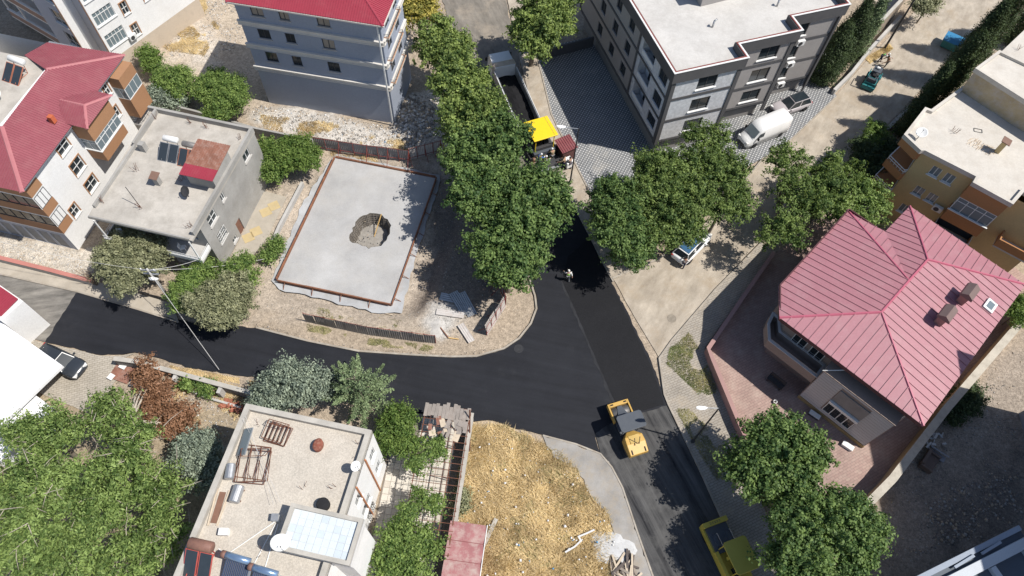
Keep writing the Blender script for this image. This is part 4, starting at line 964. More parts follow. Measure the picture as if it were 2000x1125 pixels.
# low wall on the lot side
w9 = thing('garden_wall', 'pale cement wall between the pergola and the dry grass lot', 'wall', (P9.o.x, P9.o.y, 0), P9.a)
MB().box(3.42, -11.5, -.1, 3.68, .2, 1.5).build('masonry', M_CONC, w9); MB().box(3.36, -11.55, 1.502, 3.74, .25, 1.58).build('coping', M_PAR8, w9)

# ---------------------------------------------------------------- 10 red container shed at the bottom edge
f10 = Fr(W(880, 1015, 2.7), -4.2); b = f10.thing('container_shed', 'faded red sheet-roofed shed by the dry grass at the bottom', 'shed')
MB().box(.05, -9, -.1, 2.6, -.1, 2.45).build('wall', M('dull_red_wall', (.25, .09, .09), .7, .2), b)
M_FADE = M('faded_red_sheet', (.33, .14, .14), .6, .12, .8, .95, (.45, .365, .32), 0)
for k in range(6):
    y0 = -.02-k*1.35; mb = MB(); n = 9; secs = []
    for i in range(n): v = i/(n-1); secs.append([(0, y0-1.3*v, 2.5+.09*math.sin(v*math.pi)), (2.68, y0-1.3*v, 2.5+.09*math.sin(v*math.pi)), (2.68, y0-1.3*v, 2.45), (0, y0-1.3*v, 2.45)])
    mb.loft(secs).build('roof_panel', M_FADE, b)
MB().box(2.685, -9, 2.4, 2.74, 0, 2.62).build('roof_edge', M_PVC, b)
# ---------------------------------------------------------------- 11 villa with pink standing-seam roof (right)
M_PINK = M('pink_seam_sheet', (.37, .168, .192), .45, .06, .35, .3, (.44, .31, .31), 0, spec=.4)
M_PCAP = M('pink_cap_sheet', (.44, .115, .165), .4, .06, .5, .1, (.55, .3, .32), 0, spec=.4)
M_VW = M('taupe_render', (.30, .235, .20), .85, .08, .5, .15, (.22, .18, .15), 0)
M_SID = M('white_siding', (.50, .475, .46), .6, .06, .6, .2, (.38, .36, .34), 0)
f11 = Fr(W(1804, 832, 7), -41.3); b = f11.thing('villa', 'villa with pink standing-seam hip roof and brown chimneys', 'building')
ze = 7.0; zr = 8.15
S, Wc, W2, W3, NW = (0, 0, ze), (-12.6, 0, ze), (-14.3, 2.6, 6.66), (-14.3, 7.9, 6.66), (-14.4, 13.6, 6.66)
V, N, E_ = (-10.85, 13.6, ze), (-10.7, 17.65, ze), (.1, 17.25, ze)
R1, RM, R2 = (-7.15, 5.35, zr), (-7.05, 9.55, zr), (-6.95, 12.5, zr)
seam_roof(b, M_PINK, [((Wc, S, R1), (1, 0)), ((S, E_, R2, R1), (0, 1)), ((E_, N, R2), (1, 0)), ((N, V, RM, R2), (0, 1)), ((V, NW, RM), (1, 0)), ((NW, W3, W2, Wc, R1, RM), (0, 1))], .68, .05, .06)
for p in ([R1, RM, R2], [R1, S], [R1, Wc], [R2, E_], [R2, N], [RM, NW]): ridge_cap(b, M_PCAP, p, .13, .09)
FP = [(-11.9, 1.1), (-.9, 1.1), (-.8, 16.4), (-9.9, 16.8), (-9.9, 12.8), (-13.5, 12.8), (-13.5, 3.2)]
MB().prism(FP, -.2, 6.6).build('wall', M_VW, b)
EV = [(-12.5, .12), (-.1, .12), (0, 17.1), (-10.6, 17.5), (-10.75, 13.5), (-14.25, 13.5), (-14.2, 2.7)]
MB().prism(EV, 6.45, 6.6).build('eaves', M('dark_soffit', (.09, .075, .07), .7), b)
MB().ring(inset(EV, -.1), .1, 6.55, 6.95).build('gutter', M('maroon_gutter', (.09, .035, .04), .5), b)
# siding-clad ground block with awning window
MB().box(-7.5, -.45, -.1, -1.25, 1.0, 5.45).build('annex_wall', M_VW, b)
fx = (Vector((-7.5, -.45)), Vector((1, 0)), Vector((0, -1)))
mb = MB()
for k in range(14):
    z0 = .55+k*.36
    if z0 > 5.3: break
    for xa, xb in (((0.05, 6.2),) if z0+.33 < 1.0 or z0 > 4.9 else ((.05, 1.85), (4.5, 6.2))):
        mb.slab([(-7.5+xa, -.49, z0), (-7.5+xb, -.49, z0), (-7.5+xb, -.46, z0+.285), (-7.5+xa, -.46, z0+.285)], .035)
s = mb.build('siding', M_SID, b); tag(s, kind='stuff')
wbox(b, fx, 'plinth', M('ochre_plinth', (.38, .27, .13), .8), -.02, 6.27, -.1, .5, .0, .07)
window(b, fx, 1.95, 4.45, 1.05, 2.6, depth=-.06, cols=4, fmat=M_PVC, bars=M_DARKM, sill=M_PVC)
wbox(b, fx, 'roller_shutter', M('grey_shutter2', (.23, .22, .215), .6), 1.9, 4.5, 3.15, 4.85, .01, .1); wbox(b, fx, 'shutter_box', M_PVC, 1.9, 4.5, 2.7, 3.0, .01, .28)
MB().box(-7.55, -.5, 5.452, -1.2, 1.08, 5.56).build('terrace_coping', M_VW, b)
# upper balcony with angled end
BP = [(-13.1, .9), (-12.15, -.35), (-7.55, -.35), (-7.55, 1.1), (-11.9, 1.1), (-12.7, 2.1), (-13.4, 2.1)]
MB().prism(BP, 2.9, 3.08).build('balcony_slab', M_VW, b)
MB().ring(BP, .16, 3.082, 4.0).build('balcony_parapet', M_VW, b); MB().ring(inset(BP, -.04), .24, 4.002, 4.06).build('parapet_coping', M_SID, b)
MB().ring(inset(BP, .06), .03, 4.28, 4.31).build('railing', M_STEEL, b)
MB().prism(inset(BP, .2), 2.75, 2.898).build('balcony_soffit', M_VW, b)
for x in (-10.9, -9.3): window(b, (Vector((-11.9, 1.1)), Vector((1, 0)), Vector((0, -1))), x+11.9, x+13.1, 3.3, 5.2, depth=-.05, cols=2, fmat=M_PVC)
for x, y, lb in ((-3.1, 11.6, 0), (-3.45, 8.5, 1)):
    c_ = MB().cbox((x, y, 8.0), (.62, 1.05, 1.4)).build('chimney', M('brick_chimney', (.36, .2, .17), .85, .2, 3), b)
    MB().loft([[(x-.52, yy, 8.55), (x-.46, yy, 8.8), (x, yy, 9.1), (x+.46, yy, 8.8), (x+.52, yy, 8.55)] for yy in (y-.72, y+.72)]).build('chimney_hood', M('brown_hood', (.17, .12, .11), .5, .08, 1, .1), c_)
sk = MB().cbox((-1.15, 12.9, 7.32), (.85, 1.1, .14), 0, 0, R(9)).build('skylight', M_PVC, b); MB().cbox((-1.14, 12.9, 7.40), (.5, .7, .03), 0, 0, R(9)).build('pane', M_GLASS2, sk)
MB().tube((-7.6, -.55, 5.6), (-5.9, .6, 6.6), .04).build('awning_arm', M_PVC, b)
fr_ = (Vector((-.9, 1.1)), Vector((0, 1)), Vector((1, 0))); window(b, (Vector((-2.4, 1.1)), Vector((1, 0)), Vector((0, -1))), .1, 1.4, 3.9, 5.6, depth=-.05, cols=2, fmat=M_PVC)
# yard things
def yard(x, y, z=.06): return (f11.o.x+x*f11.c-y*f11.s, f11.o.y+x*f11.s+y*f11.c, z)
t_ = thing('garden_bench', 'dark garden bench under the villa balcony', 'bench', yard(-9.6, -.9), f11.a)
MB().cbox((0, 0, .42), (1.5, .5, .06)).build('seat', M_DARKM, t_); MB().cbox((0, .27, .72), (1.5, .05, .5)).build('backrest', M_DARKM, t_)
for sx in (-.65, .65): MB().box(sx-.04, -.24, 0, sx+.04, .24, .39).build('leg', M_DARKM, t_)
t_ = thing('flower_pot', 'small white ring planter on the red yard paving', 'planter', yard(-8.6, -2.3), 0)
MB().lathe([(.12, 0), (.17, .25), (.12, .25), (.1, .1)], 12).build('pot', M_PVC, t_); MB().lathe([(.1, .1), (.1, .16), (.01, .17)], 12).build('soil', M('soil', (.06, .045, .035), .95), t_)
for i, (x, y) in enumerate(((-5.6, -.95), (-2.2, -1.3))):
    t_ = thing('garden_box', ('pale box with tools against the villa siding', 'white crate at the right end of the villa siding')[i], 'box', yard(x, y), f11.a+.1)
    MB().box(-.45, -.2, 0, .45, .2, .3).build('body', (M_DARKM, M_PVC)[i], t_); MB().box(-.47, -.22, .302, .47, .22, .34).build('lid', M_PVC, t_)

# ---------------------------------------------------------------- walls around the villa
def wall_line(name, label, pts, w, h, mat, capm, z0=-.1, capw=.08):
    t_ = thing(name, label, 'wall', tuple(W(*pts[0], h))[:2]+(0,)); o_ = Vector(tuple(W(*pts[0], h))[:2])
    P = [Vector(tuple(W(x, y, h))[:2])-o_ for x, y in pts]
    for za, zb, ww, nm, m_ in ((z0, h-.06, w, 'masonry', mat), (h-.058, h, w+capw, 'coping', capm)):
        L_, R_ = [], []
        for i, p in enumerate(P):
            a, c = P[max(0, i-1)], P[min(len(P)-1, i+1)]; d = (c-a).normalized(); n = Vector((-d.y, d.x)); L_.append(p+n*ww/2); R_.append(p-n*ww/2)
        MB().loft([[(L_[i].x, L_[i].y, za), (L_[i].x, L_[i].y, zb), (R_[i].x, R_[i].y, zb), (R_[i].x, R_[i].y, za)] for i in range(len(P))]).build(nm, m_, t_)
    return t_
M_ROSE = M('rose_render', (.40, .22, .20), .85, .12, .6, .35, (.5, .4, .3), .08)
wall_line('garden_wall', 'rose-coloured wall around the red-paved villa yard', [(1512,492),(1450,582),(1384,680),(1392,700),(1440,815),(1480,905),(1520,985)], .28, 1.2, M_ROSE, M('rose_coping', (.36, .22, .2), .8, .1))
M_OCW = M('ochre_wall', (.44, .33, .20), .85, .18, .7, .5, (.3, .24, .17), .1)
wall_line('garden_wall', 'long ochre wall with pale top along the villa right side', [(2040,575),(1985,640),(1850,797),(1744,935),(1690,990),(1640,1060)], .5, 1.9, M_OCW, M('wall_top', (.47, .43, .36), .9, .15, .8, .4), -.1, .12)

# ---------------------------------------------------------------- 12 ochre apartment building (right edge)
M_OCH = M('ochre_render', (.52, .395, .20), .85, .1, .4, .3, (.40, .31, .17), .06)
M_ORB = M('burnt_orange_render', (.40, .195, .085), .85, .1, .5, .25, (.29, .15, .08), .06)
M_DECK2 = M('chalky_deck', (.54, .505, .45), .9, .12, .4, .55, (.41, .365, .31), .2, 9)
f12 = Fr((35.51, 44.07), -34.5); b = f12.thing('apartment_block', 'ochre apartment building with white railings and pale flat roof', 'building')
FP = [(-.3, .35), (0, 0), (4.7, -.05), (12.5, -.05), (12.5, 9.0), (1.0, 9.6), (.0, 9.6)]
HF = [(x, x+.85, z, z+1.1) for x in (1.45, 2.7) for z in (7.1, 4.3, 1.6)]
_, ff = facade(b, M_OCH, (0, 0), (12.5, 0), -.3, 9.0, HF)
for h in HF: window(b, ff, *h, cols=2, gmat=M_GLASS2, sill=M_PVC)
facade(b, M_OCH, (-.0, 9.6), (0, 0), -.3, 9.0); facade(b, M_OCH, (12.5, 0), (12.5, 9), -.3, 9.0); facade(b, M_OCH, (12.5, 9), (0, 9.6), -.3, 9.0)
RP = [(-2.15, .5), (-.2, -.35), (.05, -.12), (4.65, -.12), (4.65, -.95), (8.2, -1.1), (8.5, .9), (12.6, .7), (12.6, 9.1), (-.1, 10.0), (-1.35, 5.1), (-1.9, 5.0)]
MB().prism(RP, 8.85, 9.02).build('roof', M_DECK2, b); MB().ring(RP, .28, 9.022, 9.3).build('parapet', M_DECK2, b)
# west end balconies
for z in (3.2, 5.95):
    BPp = [(-2.1, .55), (-.25, -.3), (.0, .0), (-.0, 4.8), (-1.4, 4.9)]
    MB().prism(BPp, z-.85, z+.0).build('balcony_fascia', M_ORB, b); MB().ring(inset(BPp, .04), .05, z+.5, z+.55).build('railing', M_PVC, b); MB().ring(inset(BPp, .04), .05, z+.24, z+.28).build('railing', M_PVC, b)
    n_ = inset(BPp, .065); mb = MB()
    for i in range(5):
        a, c = Vector(n_[i]), Vector(n_[(i+1)%5]); k = max(2, int((c-a).length/.35))
        for j in range(k): p = a.lerp(c, j/k); mb.tube((p.x, p.y, z), (p.x, p.y, z+.5), .018, None, 5)
    mb.build('balusters', M_PVC, b)
MB().prism([(-2.1, .55), (-.25, -.3), (.0, .0), (-.0, 4.8), (-1.4, 4.9)], 8.0, 8.84).build('balcony_head', M_ORB, b)
# glazed bay on the right with open balcony below
MB().box(4.7, -.85, 7.2, 8.1, 0.0, 8.84).build('bay_head', M_ORB, b); MB().box(4.7, -.9, 4.1, 8.1, 0.0, 5.5).build('bay_base', M_ORB, b); MB().box(4.8, -.7, 5.502, 8.0, 0.0, 7.198).build('bay_core', M('curtain', (.42, .41, .39), .9), b)
fb_ = (Vector((4.7, -.85)), Vector((1, 0)), Vector((0, -1))); window(b, fb_, .02, 3.38, 5.52, 7.19, depth=.06, cols=4, rows=(.7,), gmat=M_GLASS2)
MB().box(4.6, -1.0, 5.502, 8.2, -.86, 5.58).build('bay_sill', M_PVC, b)
balcony(b, ff, 4.7, 8.1, 2.4, 1.3, .45, M_ORB, M_CONC, M_PVC); MB().box(4.8, -.01, 2.5, 8.0, .0, 4.0).build('balcony_door', M_GLASS, b)
ac_unit(b, ff, 4.1, 4.0)
balcony(b, ff, 9.5, 12.4, 4.6, 1.3, .9, M_ORB, M_CONC, None)
# upper set-back storey
U = [(-.1, 9.55), (5.3, 8.35), (12.5, 6.9), (12.5, 12.8), (.8, 13.2)]
MB().prism(U, 9.03, 11.3).build('upper_wall', M('stained_ochre', (.42, .34, .22), .88, .2, .7, .7, (.45, .42, .42), .1), b); MB().prism(inset(U, -.12), 11.3, 11.5).build('upper_roof', M_DECK2, b); MB().ring(inset(U, -.12), .25, 11.502, 11.75).build('upper_parapet', M_DECK2, b)
MB().prism([(1.0, 13.6), (12.5, 11.2), (12.5, 18), (2.0, 20)], -.2, 11.2).build('rear_wall', M_OCH, b); MB().prism([(.9, 13.35), (12.5, 11.0), (12.5, 18), (2.0, 20)], 11.2, 11.45).build('rear_roof', M_DECK2, b)
def f12w(x, y, z): return (f12.o.x+x*f12.c-y*f12.s, f12.o.y+x*f12.s+y*f12.c, z)
c_ = MB().box(5.0, 4.0, 9.02, 5.4, 4.4, 10.3).build('chimney', M_OCH, b); MB().slab([(4.85, 3.8, 10.5), (5.6, 3.8, 10.4), (5.6, 4.6, 10.4), (4.85, 4.6, 10.5)], .08).box(5.05, 4.05, 10.301, 5.35, 4.35, 10.38).build('chimney_cap', M('brown_sheet', (.2, .12, .09), .7), c_)
dish('satellite_dish', 'white satellite dish lying at the left corner of the ochre roof', f12w(-1.0, 1.1, 9.03), R(-40), .5, M_PVC, 20)
dish('satellite_dish', 'white satellite dish on the rear roof at the right edge', f12w(4.0, 15.6, 11.46), R(-20), .55, M_PVC, 40)
for i, (x, y) in enumerate(((1.2, 3.9), (1.5, 4.0), (2.1, 15.0))): starter_bars(b, x, y, 9.02 if y < 10 else 11.45, 4, .7, i+40, .15)
t_ = thing('coat_hanger_pile', 'heap of thin pale sticks drying on the ochre roof', 'sticks', f12w(4.0, 3.9, 9.02), f12.a); rn = random.Random(5)
for k in range(60):
    x, y = rn.uniform(-1.2, 1.2), rn.uniform(-.5, .5); a = rn.uniform(.9, 1.6); MB().cbox((x, y, .02+rn.random()*.05), (.55, .02, .02), a).build('stick', M('pale_stick', (.55, .44, .32), .8), t_)
t_ = thing('clothes_frame', 'small dark rectangular frame lying on the ochre roof', 'frame', f12w(3.0, 5.6, 9.03), f12.a+.4); MB().path([(-.35, -.2, .02), (.35, -.2, .02), (.35, .2, .02), (-.35, .2, .02), (-.35, -.2, .02)], .025).build('bar', M_DARKM, t_)

# ---------------------------------------------------------------- 13 building at the bottom right: low wing in view, tower beyond the frame
M_BG = M('blue_grey_render', (.30, .34, .40), .8, .08, .5, .15, (.25, .27, .3), 0)
f13 = Fr(W(1800, 1122, 5), 25.5); b = f13.thing('office_building', 'blue-grey building with framed dark panels at the bottom right', 'building')
MB().box(-3, -12, -.2, 8.6, -.35, 4.6).build('wall', M_BG, b); MB().box(-3, -12, 4.6, 8.6, 0, 4.9).build('roof', M('slate_deck', (.09, .11, .135), .6, .12), b)
MB().box(-3.1, -.3, 4.902, 8.6, .05, 5.12).build('parapet', M_BG, b)
M_PALEB = M('pale_beam', (.50, .53, .56), .7, .08)
for x in (1.6, 4.6, 7.6): MB().box(x, -12, 4.902, x+.4, -1.45, 5.3).build('beam', M_PALEB, b)
MB().box(.8, -1.4, 4.902, 8.6, -.75, 5.32).build('beam', M_PALEB, b)
for x in (3.2, 5.6): MB().cbox((x, -.42, 5.2), (1.8, .18, .14), .06).build('rail', M_BG, b)
TW = [tuple(f13.loc(p)) for p in ((43.6, -3), (56, -3), (56, 19.8), (43.6, 23.6))]
facade(b, M_BG, TW[3], TW[0], -.2, 21, [(2+4*k, 4+4*k, z, z+1.6) for k in range(6) for z in (3, 6, 9, 12)])
facade(b, M_BG, TW[2], TW[3], -.2, 21); facade(b, M_BG, TW[0], TW[1], -.2, 21); facade(b, M_BG, TW[1], TW[2], -.2, 21)
MB().prism(TW, 21, 21.3).build('tower_roof', M_DECK, b); MB().prism(inset(TW, .3), -.1, 20.9).build('core', M_GLASS, b)

# ================================================================ BUILDING SITE
t = NT('new_concrete'); c = t.ramp(t.noise(.25, 7, .65), [(.3, (.29, .285, .28)), (.72, (.46, .455, .445))])
c = t.mix(t.ramp(t.noise(.35, 9, .75), [(.46, 0.0), (.72, .7)]), c, (.38, .36, .33)); c = t.mix(.12, c, t.ramp(t.noise(14, 3), [(.4, (.3,)*3), (.6, (.7,)*3)])); t.bump(t.noise(8, 4), .15, .03)
M_NEWC = t.done(c, .85, 0, .25)
bl_o = densify([tuple(W(x, y, -.3))[:2] for x, y in ((640,320),(655,300),(858,341),(860,352),(838,420),(800,545),(785,612),(740,612),(545,565),(530,548),(590,400))], .6, .12, 9)
bl_i = inset(ccw([tuple(W(x, y, -.3))[:2] for x, y in SLAB]), .6)
bm = bmesh.new(); ls = [[bm.verts.new((x, y, -.3)) for x, y in l] for l in (bl_o, bl_i)]; ed = [bm.edges.new((l[i], l[(i+1)%len(l)])) for l in ls for i in range(len(l))]
bmesh.ops.triangle_fill(bm, use_beauty=True, use_dissolve=False, edges=ed); bmesh.ops.recalc_face_normals(bm, faces=bm.faces)
if sum(f.normal.z for f in bm.faces) < 0: bmesh.ops.reverse_faces(bm, faces=bm.faces)
me = bpy.data.meshes.new('blinding_concrete'); bm.to_mesh(me); bm.free(); me.materials.append(M_APRON); tag(obj('blinding_concrete', me), kind='structure')
zs = .02; SLW = [tuple(W(x, y, zs))[:2] for x, y in SLAB]; PTW = densify([tuple(W(x, y, zs))[:2] for x, y in PIT], .3, .13, 2)
c0 = Vector(SLW[0]+(0,)); sb = thing('foundation_slab', 'new grey concrete foundation slab with a rebar-lined pit', 'slab', (c0.x, c0.y, 0))
bm = bmesh.new(); lo = [bm.verts.new((x-c0.x, y-c0.y, zs)) for x, y in SLW]; li = [bm.verts.new((x-c0.x, y-c0.y, zs)) for x, y in PTW]
ed = [bm.edges.new((l[i], l[(i+1)%len(l)])) for l in (lo, li) for i in range(len(l))]
bmesh.ops.triangle_fill(bm, use_beauty=True, use_dissolve=False, edges=ed)
bmesh.ops.recalc_face_normals(bm, faces=bm.faces)
if sum(f.normal.z for f in bm.faces) < 0: bmesh.ops.reverse_faces(bm, faces=bm.faces)
lob = [bm.verts.new((v.co.x, v.co.y, -.5)) for v in lo]
for i in range(4): bm.faces.new((lo[i], lo[(i+1)%4], lob[(i+1)%4], lob[i]))
me = bpy.data.meshes.new('deck'); bm.to_mesh(me); bm.free(); me.materials.append(M_NEWC); obj('deck', me, sb)
pin = [(x-c0.x, y-c0.y) for x, y in PTW]; cpx = sum(p[0] for p in pin)/len(pin); cpy = sum(p[1] for p in pin)/len(pin)
mb = MB(); n = len(pin); low = [(cpx+(p[0]-cpx)*.84, cpy+(p[1]-cpy)*.84) for p in pin]
mb.add([(p[0], p[1], zs) for p in pin]+[(p[0], p[1], -1.45) for p in low], [(i, n+i, n+(i+1)%n, (i+1)%n) for i in range(n)]); mb.build('pit_wall', M('pit_earth', (.17, .15, .125), .95, .3, 3, .5, (.3, .28, .25), .6, 14), sb)
MB().prism([(cpx+(p[0]-cpx)*.87, cpy+(p[1]-cpy)*.87) for p in pin], -1.6, -1.4).build('pit_floor', M('pit_floor_mud', (.30, .28, .25), .95, .25, 1.5, .6, (.2, .18, .16)), sb)
mb = MB(); dp = densify(pin, .17, 0); m_ = len(dp)
for i, p in enumerate(dp):
    q = (cpx+(p[0]-cpx)*.80, cpy+(p[1]-cpy)*.80); pt = (cpx+(p[0]-cpx)*.965, cpy+(p[1]-cpy)*.965)
    mb.tube((pt[0], pt[1], zs-.02), (q[0], q[1], -1.4), .022, None, 4, False)
for z, k in ((-.2, .945), (-.45, .92), (-.7, .895), (-.95, .865), (-1.2, .84)):
    for i in range(m_):
        a, c = dp[i], dp[(i+1)%m_]; mb.tube((cpx+(a[0]-cpx)*k, cpy+(a[1]-cpy)*k, z), (cpx+(c[0]-cpx)*k, cpy+(c[1]-cpy)*k, z), .02, None, 4, False)
mb.build('rebar_lining', M('pale_rebar', (.22, .195, .17), .8, .4), sb)
pa, pb = W(745, 418, .1)-c0, W(731, 462, -1.35)-c0; o = MB().cbox(((pa+pb)/2), (.09, (pa-pb).length, .05), math.atan2((pa-pb).y, (pa-pb).x)-R(90), math.asin((pa-pb).z/(pa-pb).length)).build('timber_prop', M('fresh_timber', (.58, .38, .15), .7)); o.location = c0; tag(o, 'yellow timber plank leaning into the slab pit', 'plank')
fwk = thing('formwork', 'rust-brown formwork boards around the foundation slab', 'formwork', (c0.x, c0.y, 0)); M_FB = M('rusty_formwork', (.235, .105, .06), .8, .35, 1.6, .4, (.13, .07, .05), .1)
for i in range(4):
    a, c = Vector(SLW[i])-c0.xy, Vector(SLW[(i+1)%4])-c0.xy; L = (c-a).length; d = (c-a)/L; nrm = Vector((d.y, -d.x)); nrm = nrm if nrm.dot(Vector((cpx, cpy))-a) < 0 else -nrm; k = max(3, round(L/2.5)); rz = math.atan2(d.y, d.x)
    for j in range(k):
        m_ = a+d*L*(j+.5)/k+nrm*.04; MB().cbox((m_.x, m_.y, -.12), (L/k-.03, .05, .62), rz, R(random.Random(i*9+j).uniform(-3, 3))).build('board', M_FB, fwk)
        MB().cbox((m_.x+nrm.x*.06, m_.y+nrm.y*.06, .21), (L/k-.03, .1, .05), rz).build('rail', M_FB, fwk)
        if i in (2, 1): q = m_+nrm*.05+d*.6; MB().tube((q.x, q.y, .1), (q.x+nrm.x*.6, q.y+nrm.y*.6, -.3), .035, None, 5).tube((q.x, q.y, -.4), (q.x, q.y, .28), .03, None, 5).build('stake', M_FB, fwk)
# ---- corrugated hoarding
M_HOR = M('weathered_hoarding', (.255, .245, .24), .7, .2, .9, .45, (.17, .13, .115), 0, spec=.3); M_HOR2 = M('pale_hoarding', (.52, .49, .46), .6, .12, .9, .5, (.33, .22, .17), 0); M_POST = M('red_oxide_steel', (.24, .055, .045), .7, .2)
def hoarding_mesh(w, h, mat):
    mb = MB(); secs = []; n = int(w/.09)*1
    top = []; 
    for k in range(n+1):
        x = w*k/n; y = .02*(1 if k % 2 else -1); top.append((x, y))
    vs = [(x, y, 0) for x, y in top]+[(x, y, h) for x, y in top]; mb.add(vs, [(k, k+1, n+2+k, n+1+k) for k in range(n)])
    return mb.mesh('sheet', mat, recalc=False)
def hoarding(label, pts, h, mat, n, lean=0.0, brace=True, inside=1, z=0.0):
    P = [W(x, y, z) for x, y in pts]; t_ = thing('site_hoarding', label, 'fence', (P[0].x, P[0].y, z)); P = [p-P[0] for p in P]
    for si, (a, c) in enumerate(zip(P[:-1], P[1:])):
        L = (c-a).length; k = n[si]; d = (c-a)/L; w = L/k; me = hoarding_mesh(w-.01, h, mat); rz = math.atan2(d.y, d.x); nr = Vector((-d.y, d.x, 0))*inside
        rn = random.Random(si+k)
        for j in range(k):
            p = a+d*w*j; obj('sheet', me, t_, (p.x, p.y, rn.uniform(-.04, .03)), (R(rn.uniform(-2, 2))+lean, 0, rz+R(rn.uniform(-1.5, 1.5))))
        for j in range(k+1):
            p = a+d*w*j+nr*.06; MB().tube((p.x, p.y, -.2), (p.x, p.y, h+.05), .03, None, 6).build('post', M_POST, t_)
            if brace and j % 2 == 0: q = p+nr*.9; MB().tube((p.x, p.y, h*.8), (q.x, q.y, 0), .025, None, 5).build('brace', M_POST, t_)
        for zz in (.3, h-.05):
            A, C = a+nr*.05, c+nr*.05; MB().tube((A.x, A.y, zz), (C.x, C.y, zz), .025, None, 5).build('rail', M_POST, t_)
    return t_
hoarding('dark corrugated hoarding along the fresh asphalt below the slab', [(598,628),(720,654),(851,671)], 1.5, M_HOR, (6, 6), 0, False)
hoarding('rusty hoarding with red braces along the rubble bank', [(612,289),(720,305),(800,315)], 1.7, M_HOR, (4, 4), 0, True, -1)
hoarding('bent hoarding at the upper right corner of the site', [(800,312),(862,296),(868,300),(902,362)], 1.7, M_HOR2, (4, 1, 4), 0, True, -1)
hoarding('pale leaning hoarding at the road corner of the site', [(952,655),(988,598)], 1.7, M_HOR2, (4,), -.14, True, 1)
hoarding('dark hoarding running up from the road corner under the trees', [(988,596),(975,560),(962,535)], 1.6, M_HOR, (3, 2), 0, True, 1)
# loose roof sheets and boards by the corner
def loose(lb, px, py, w, l, rz, mat, z=.03, tilt=0):
    p = W(px, py, z); me = hoarding_mesh(w, l, mat); o = obj('loose_sheet', me, None, (p.x, p.y, gz(p.x, p.y)+.06+z), (R(-90)+tilt, 0, rz)); tag(o, lb, 'metal sheet', 'loose corrugated sheets')
loose('blue-grey loose sheet, right one of the pair near the trees', 908, 568, .9, 2.6, R(-150), M_STEEL, .05)
loose('blue-grey loose sheet, left one of the pair near the trees', 893, 567, .9, 2.6, R(-147), M_STEEL, .02)
loose('grey loose sheet lying level above the crossed sheets', 912, 598, .8, 2.6, R(80), M_STEEL, .02)
loose('white loose sheet crossing over two others', 905, 630, .6, 2.0, R(215), M_HOR2, .16)
loose('rust-streaked loose sheet at the bottom of the crossed sheets', 905, 622, .6, 2.5, R(85), M_HOR2, .08)
# ================================================================ VEGETATION
def leaf_mat(name, dark, light, trans=.3, rough=.55, spec=.22):
    t = NT(name); at = t.n('ShaderNodeAttribute', attribute_name='shade')
    c = t.ramp(at.outputs['Fac'], [(.0, dark), (1.0, light)])
    t.done(c, rough, 0, spec); tr = t.n('ShaderNodeBsdfTranslucent'); t.l(t.mix(1.0, c, (1.25, 1.35, .6), 'MULTIPLY'), tr.inputs['Color'])
    ms = t.n('ShaderNodeMixShader'); ms.inputs[0].default_value = trans; out = t.t.nodes['Material Output']
    t.l(t.b.outputs[0], ms.inputs[1]); t.l(tr.outputs[0], ms.inputs[2]); t.l(ms.outputs[0], out.inputs['Surface'])
    return t.m
M_BARK = M('grey_bark', (.20, .17, .135), .9, .3, 3, .3, (.12, .1, .08), .5, 14)
M_PALEBARK = M('pale_bark', (.40, .35, .29), .9, .25, 3)
L_PLANE = leaf_mat('plane_leaf', (0.058, 0.100, 0.028), (0.298, 0.374, 0.110))
L_PLANE_D = leaf_mat('plane_leaf_deep', (0.047, 0.095, 0.030), (0.208, 0.294, 0.094))
L_YEL = leaf_mat('yellowing_leaf', (0.186, 0.194, 0.051), (0.550, 0.460, 0.118))
L_ASH = leaf_mat('ash_leaf', (0.078, 0.132, 0.036), (0.308, 0.408, 0.129), .3)
L_MUL = leaf_mat('mulberry_leaf', (0.055, 0.098, 0.027), (0.228, 0.300, 0.090))
L_CYP = leaf_mat('cypress_leaf', (0.036, 0.058, 0.026), (0.081, 0.114, 0.044), .12)
L_JUN = leaf_mat('juniper_leaf', (.11, .12, .062), (.34, .345, .20), .1)
L_SPR = leaf_mat('bluegreen_leaf', (0.094, 0.122, 0.094), (0.339, 0.394, 0.293), .12)
L_PINE = leaf_mat('dark_pine_leaf', (0.072, 0.108, 0.054), (0.293, 0.374, 0.193), .12)
L_LIME = leaf_mat('bright_shrub_leaf', (.075, .135, .03), (.21, .29, .075), .3)
L_VINE = leaf_mat('vine_leaf', (0.067, 0.122, 0.031), (0.276, 0.373, 0.107), .3)
L_DEAD = leaf_mat('dead_leaf', (.17, .085, .045), (.36, .20, .12), .2)
L_DRY = leaf_mat('dry_grass_blade', (.45, .335, .18), (.84, .68, .42), .2, .8, .1)
L_VERGE = leaf_mat('verge_blade', (.13, .19, .06), (.50, .44, .23), .2, .8, .1)
L_GRN = leaf_mat('weed_blade', (.20, .21, .09), (.50, .45, .25), .2, .8, .1)

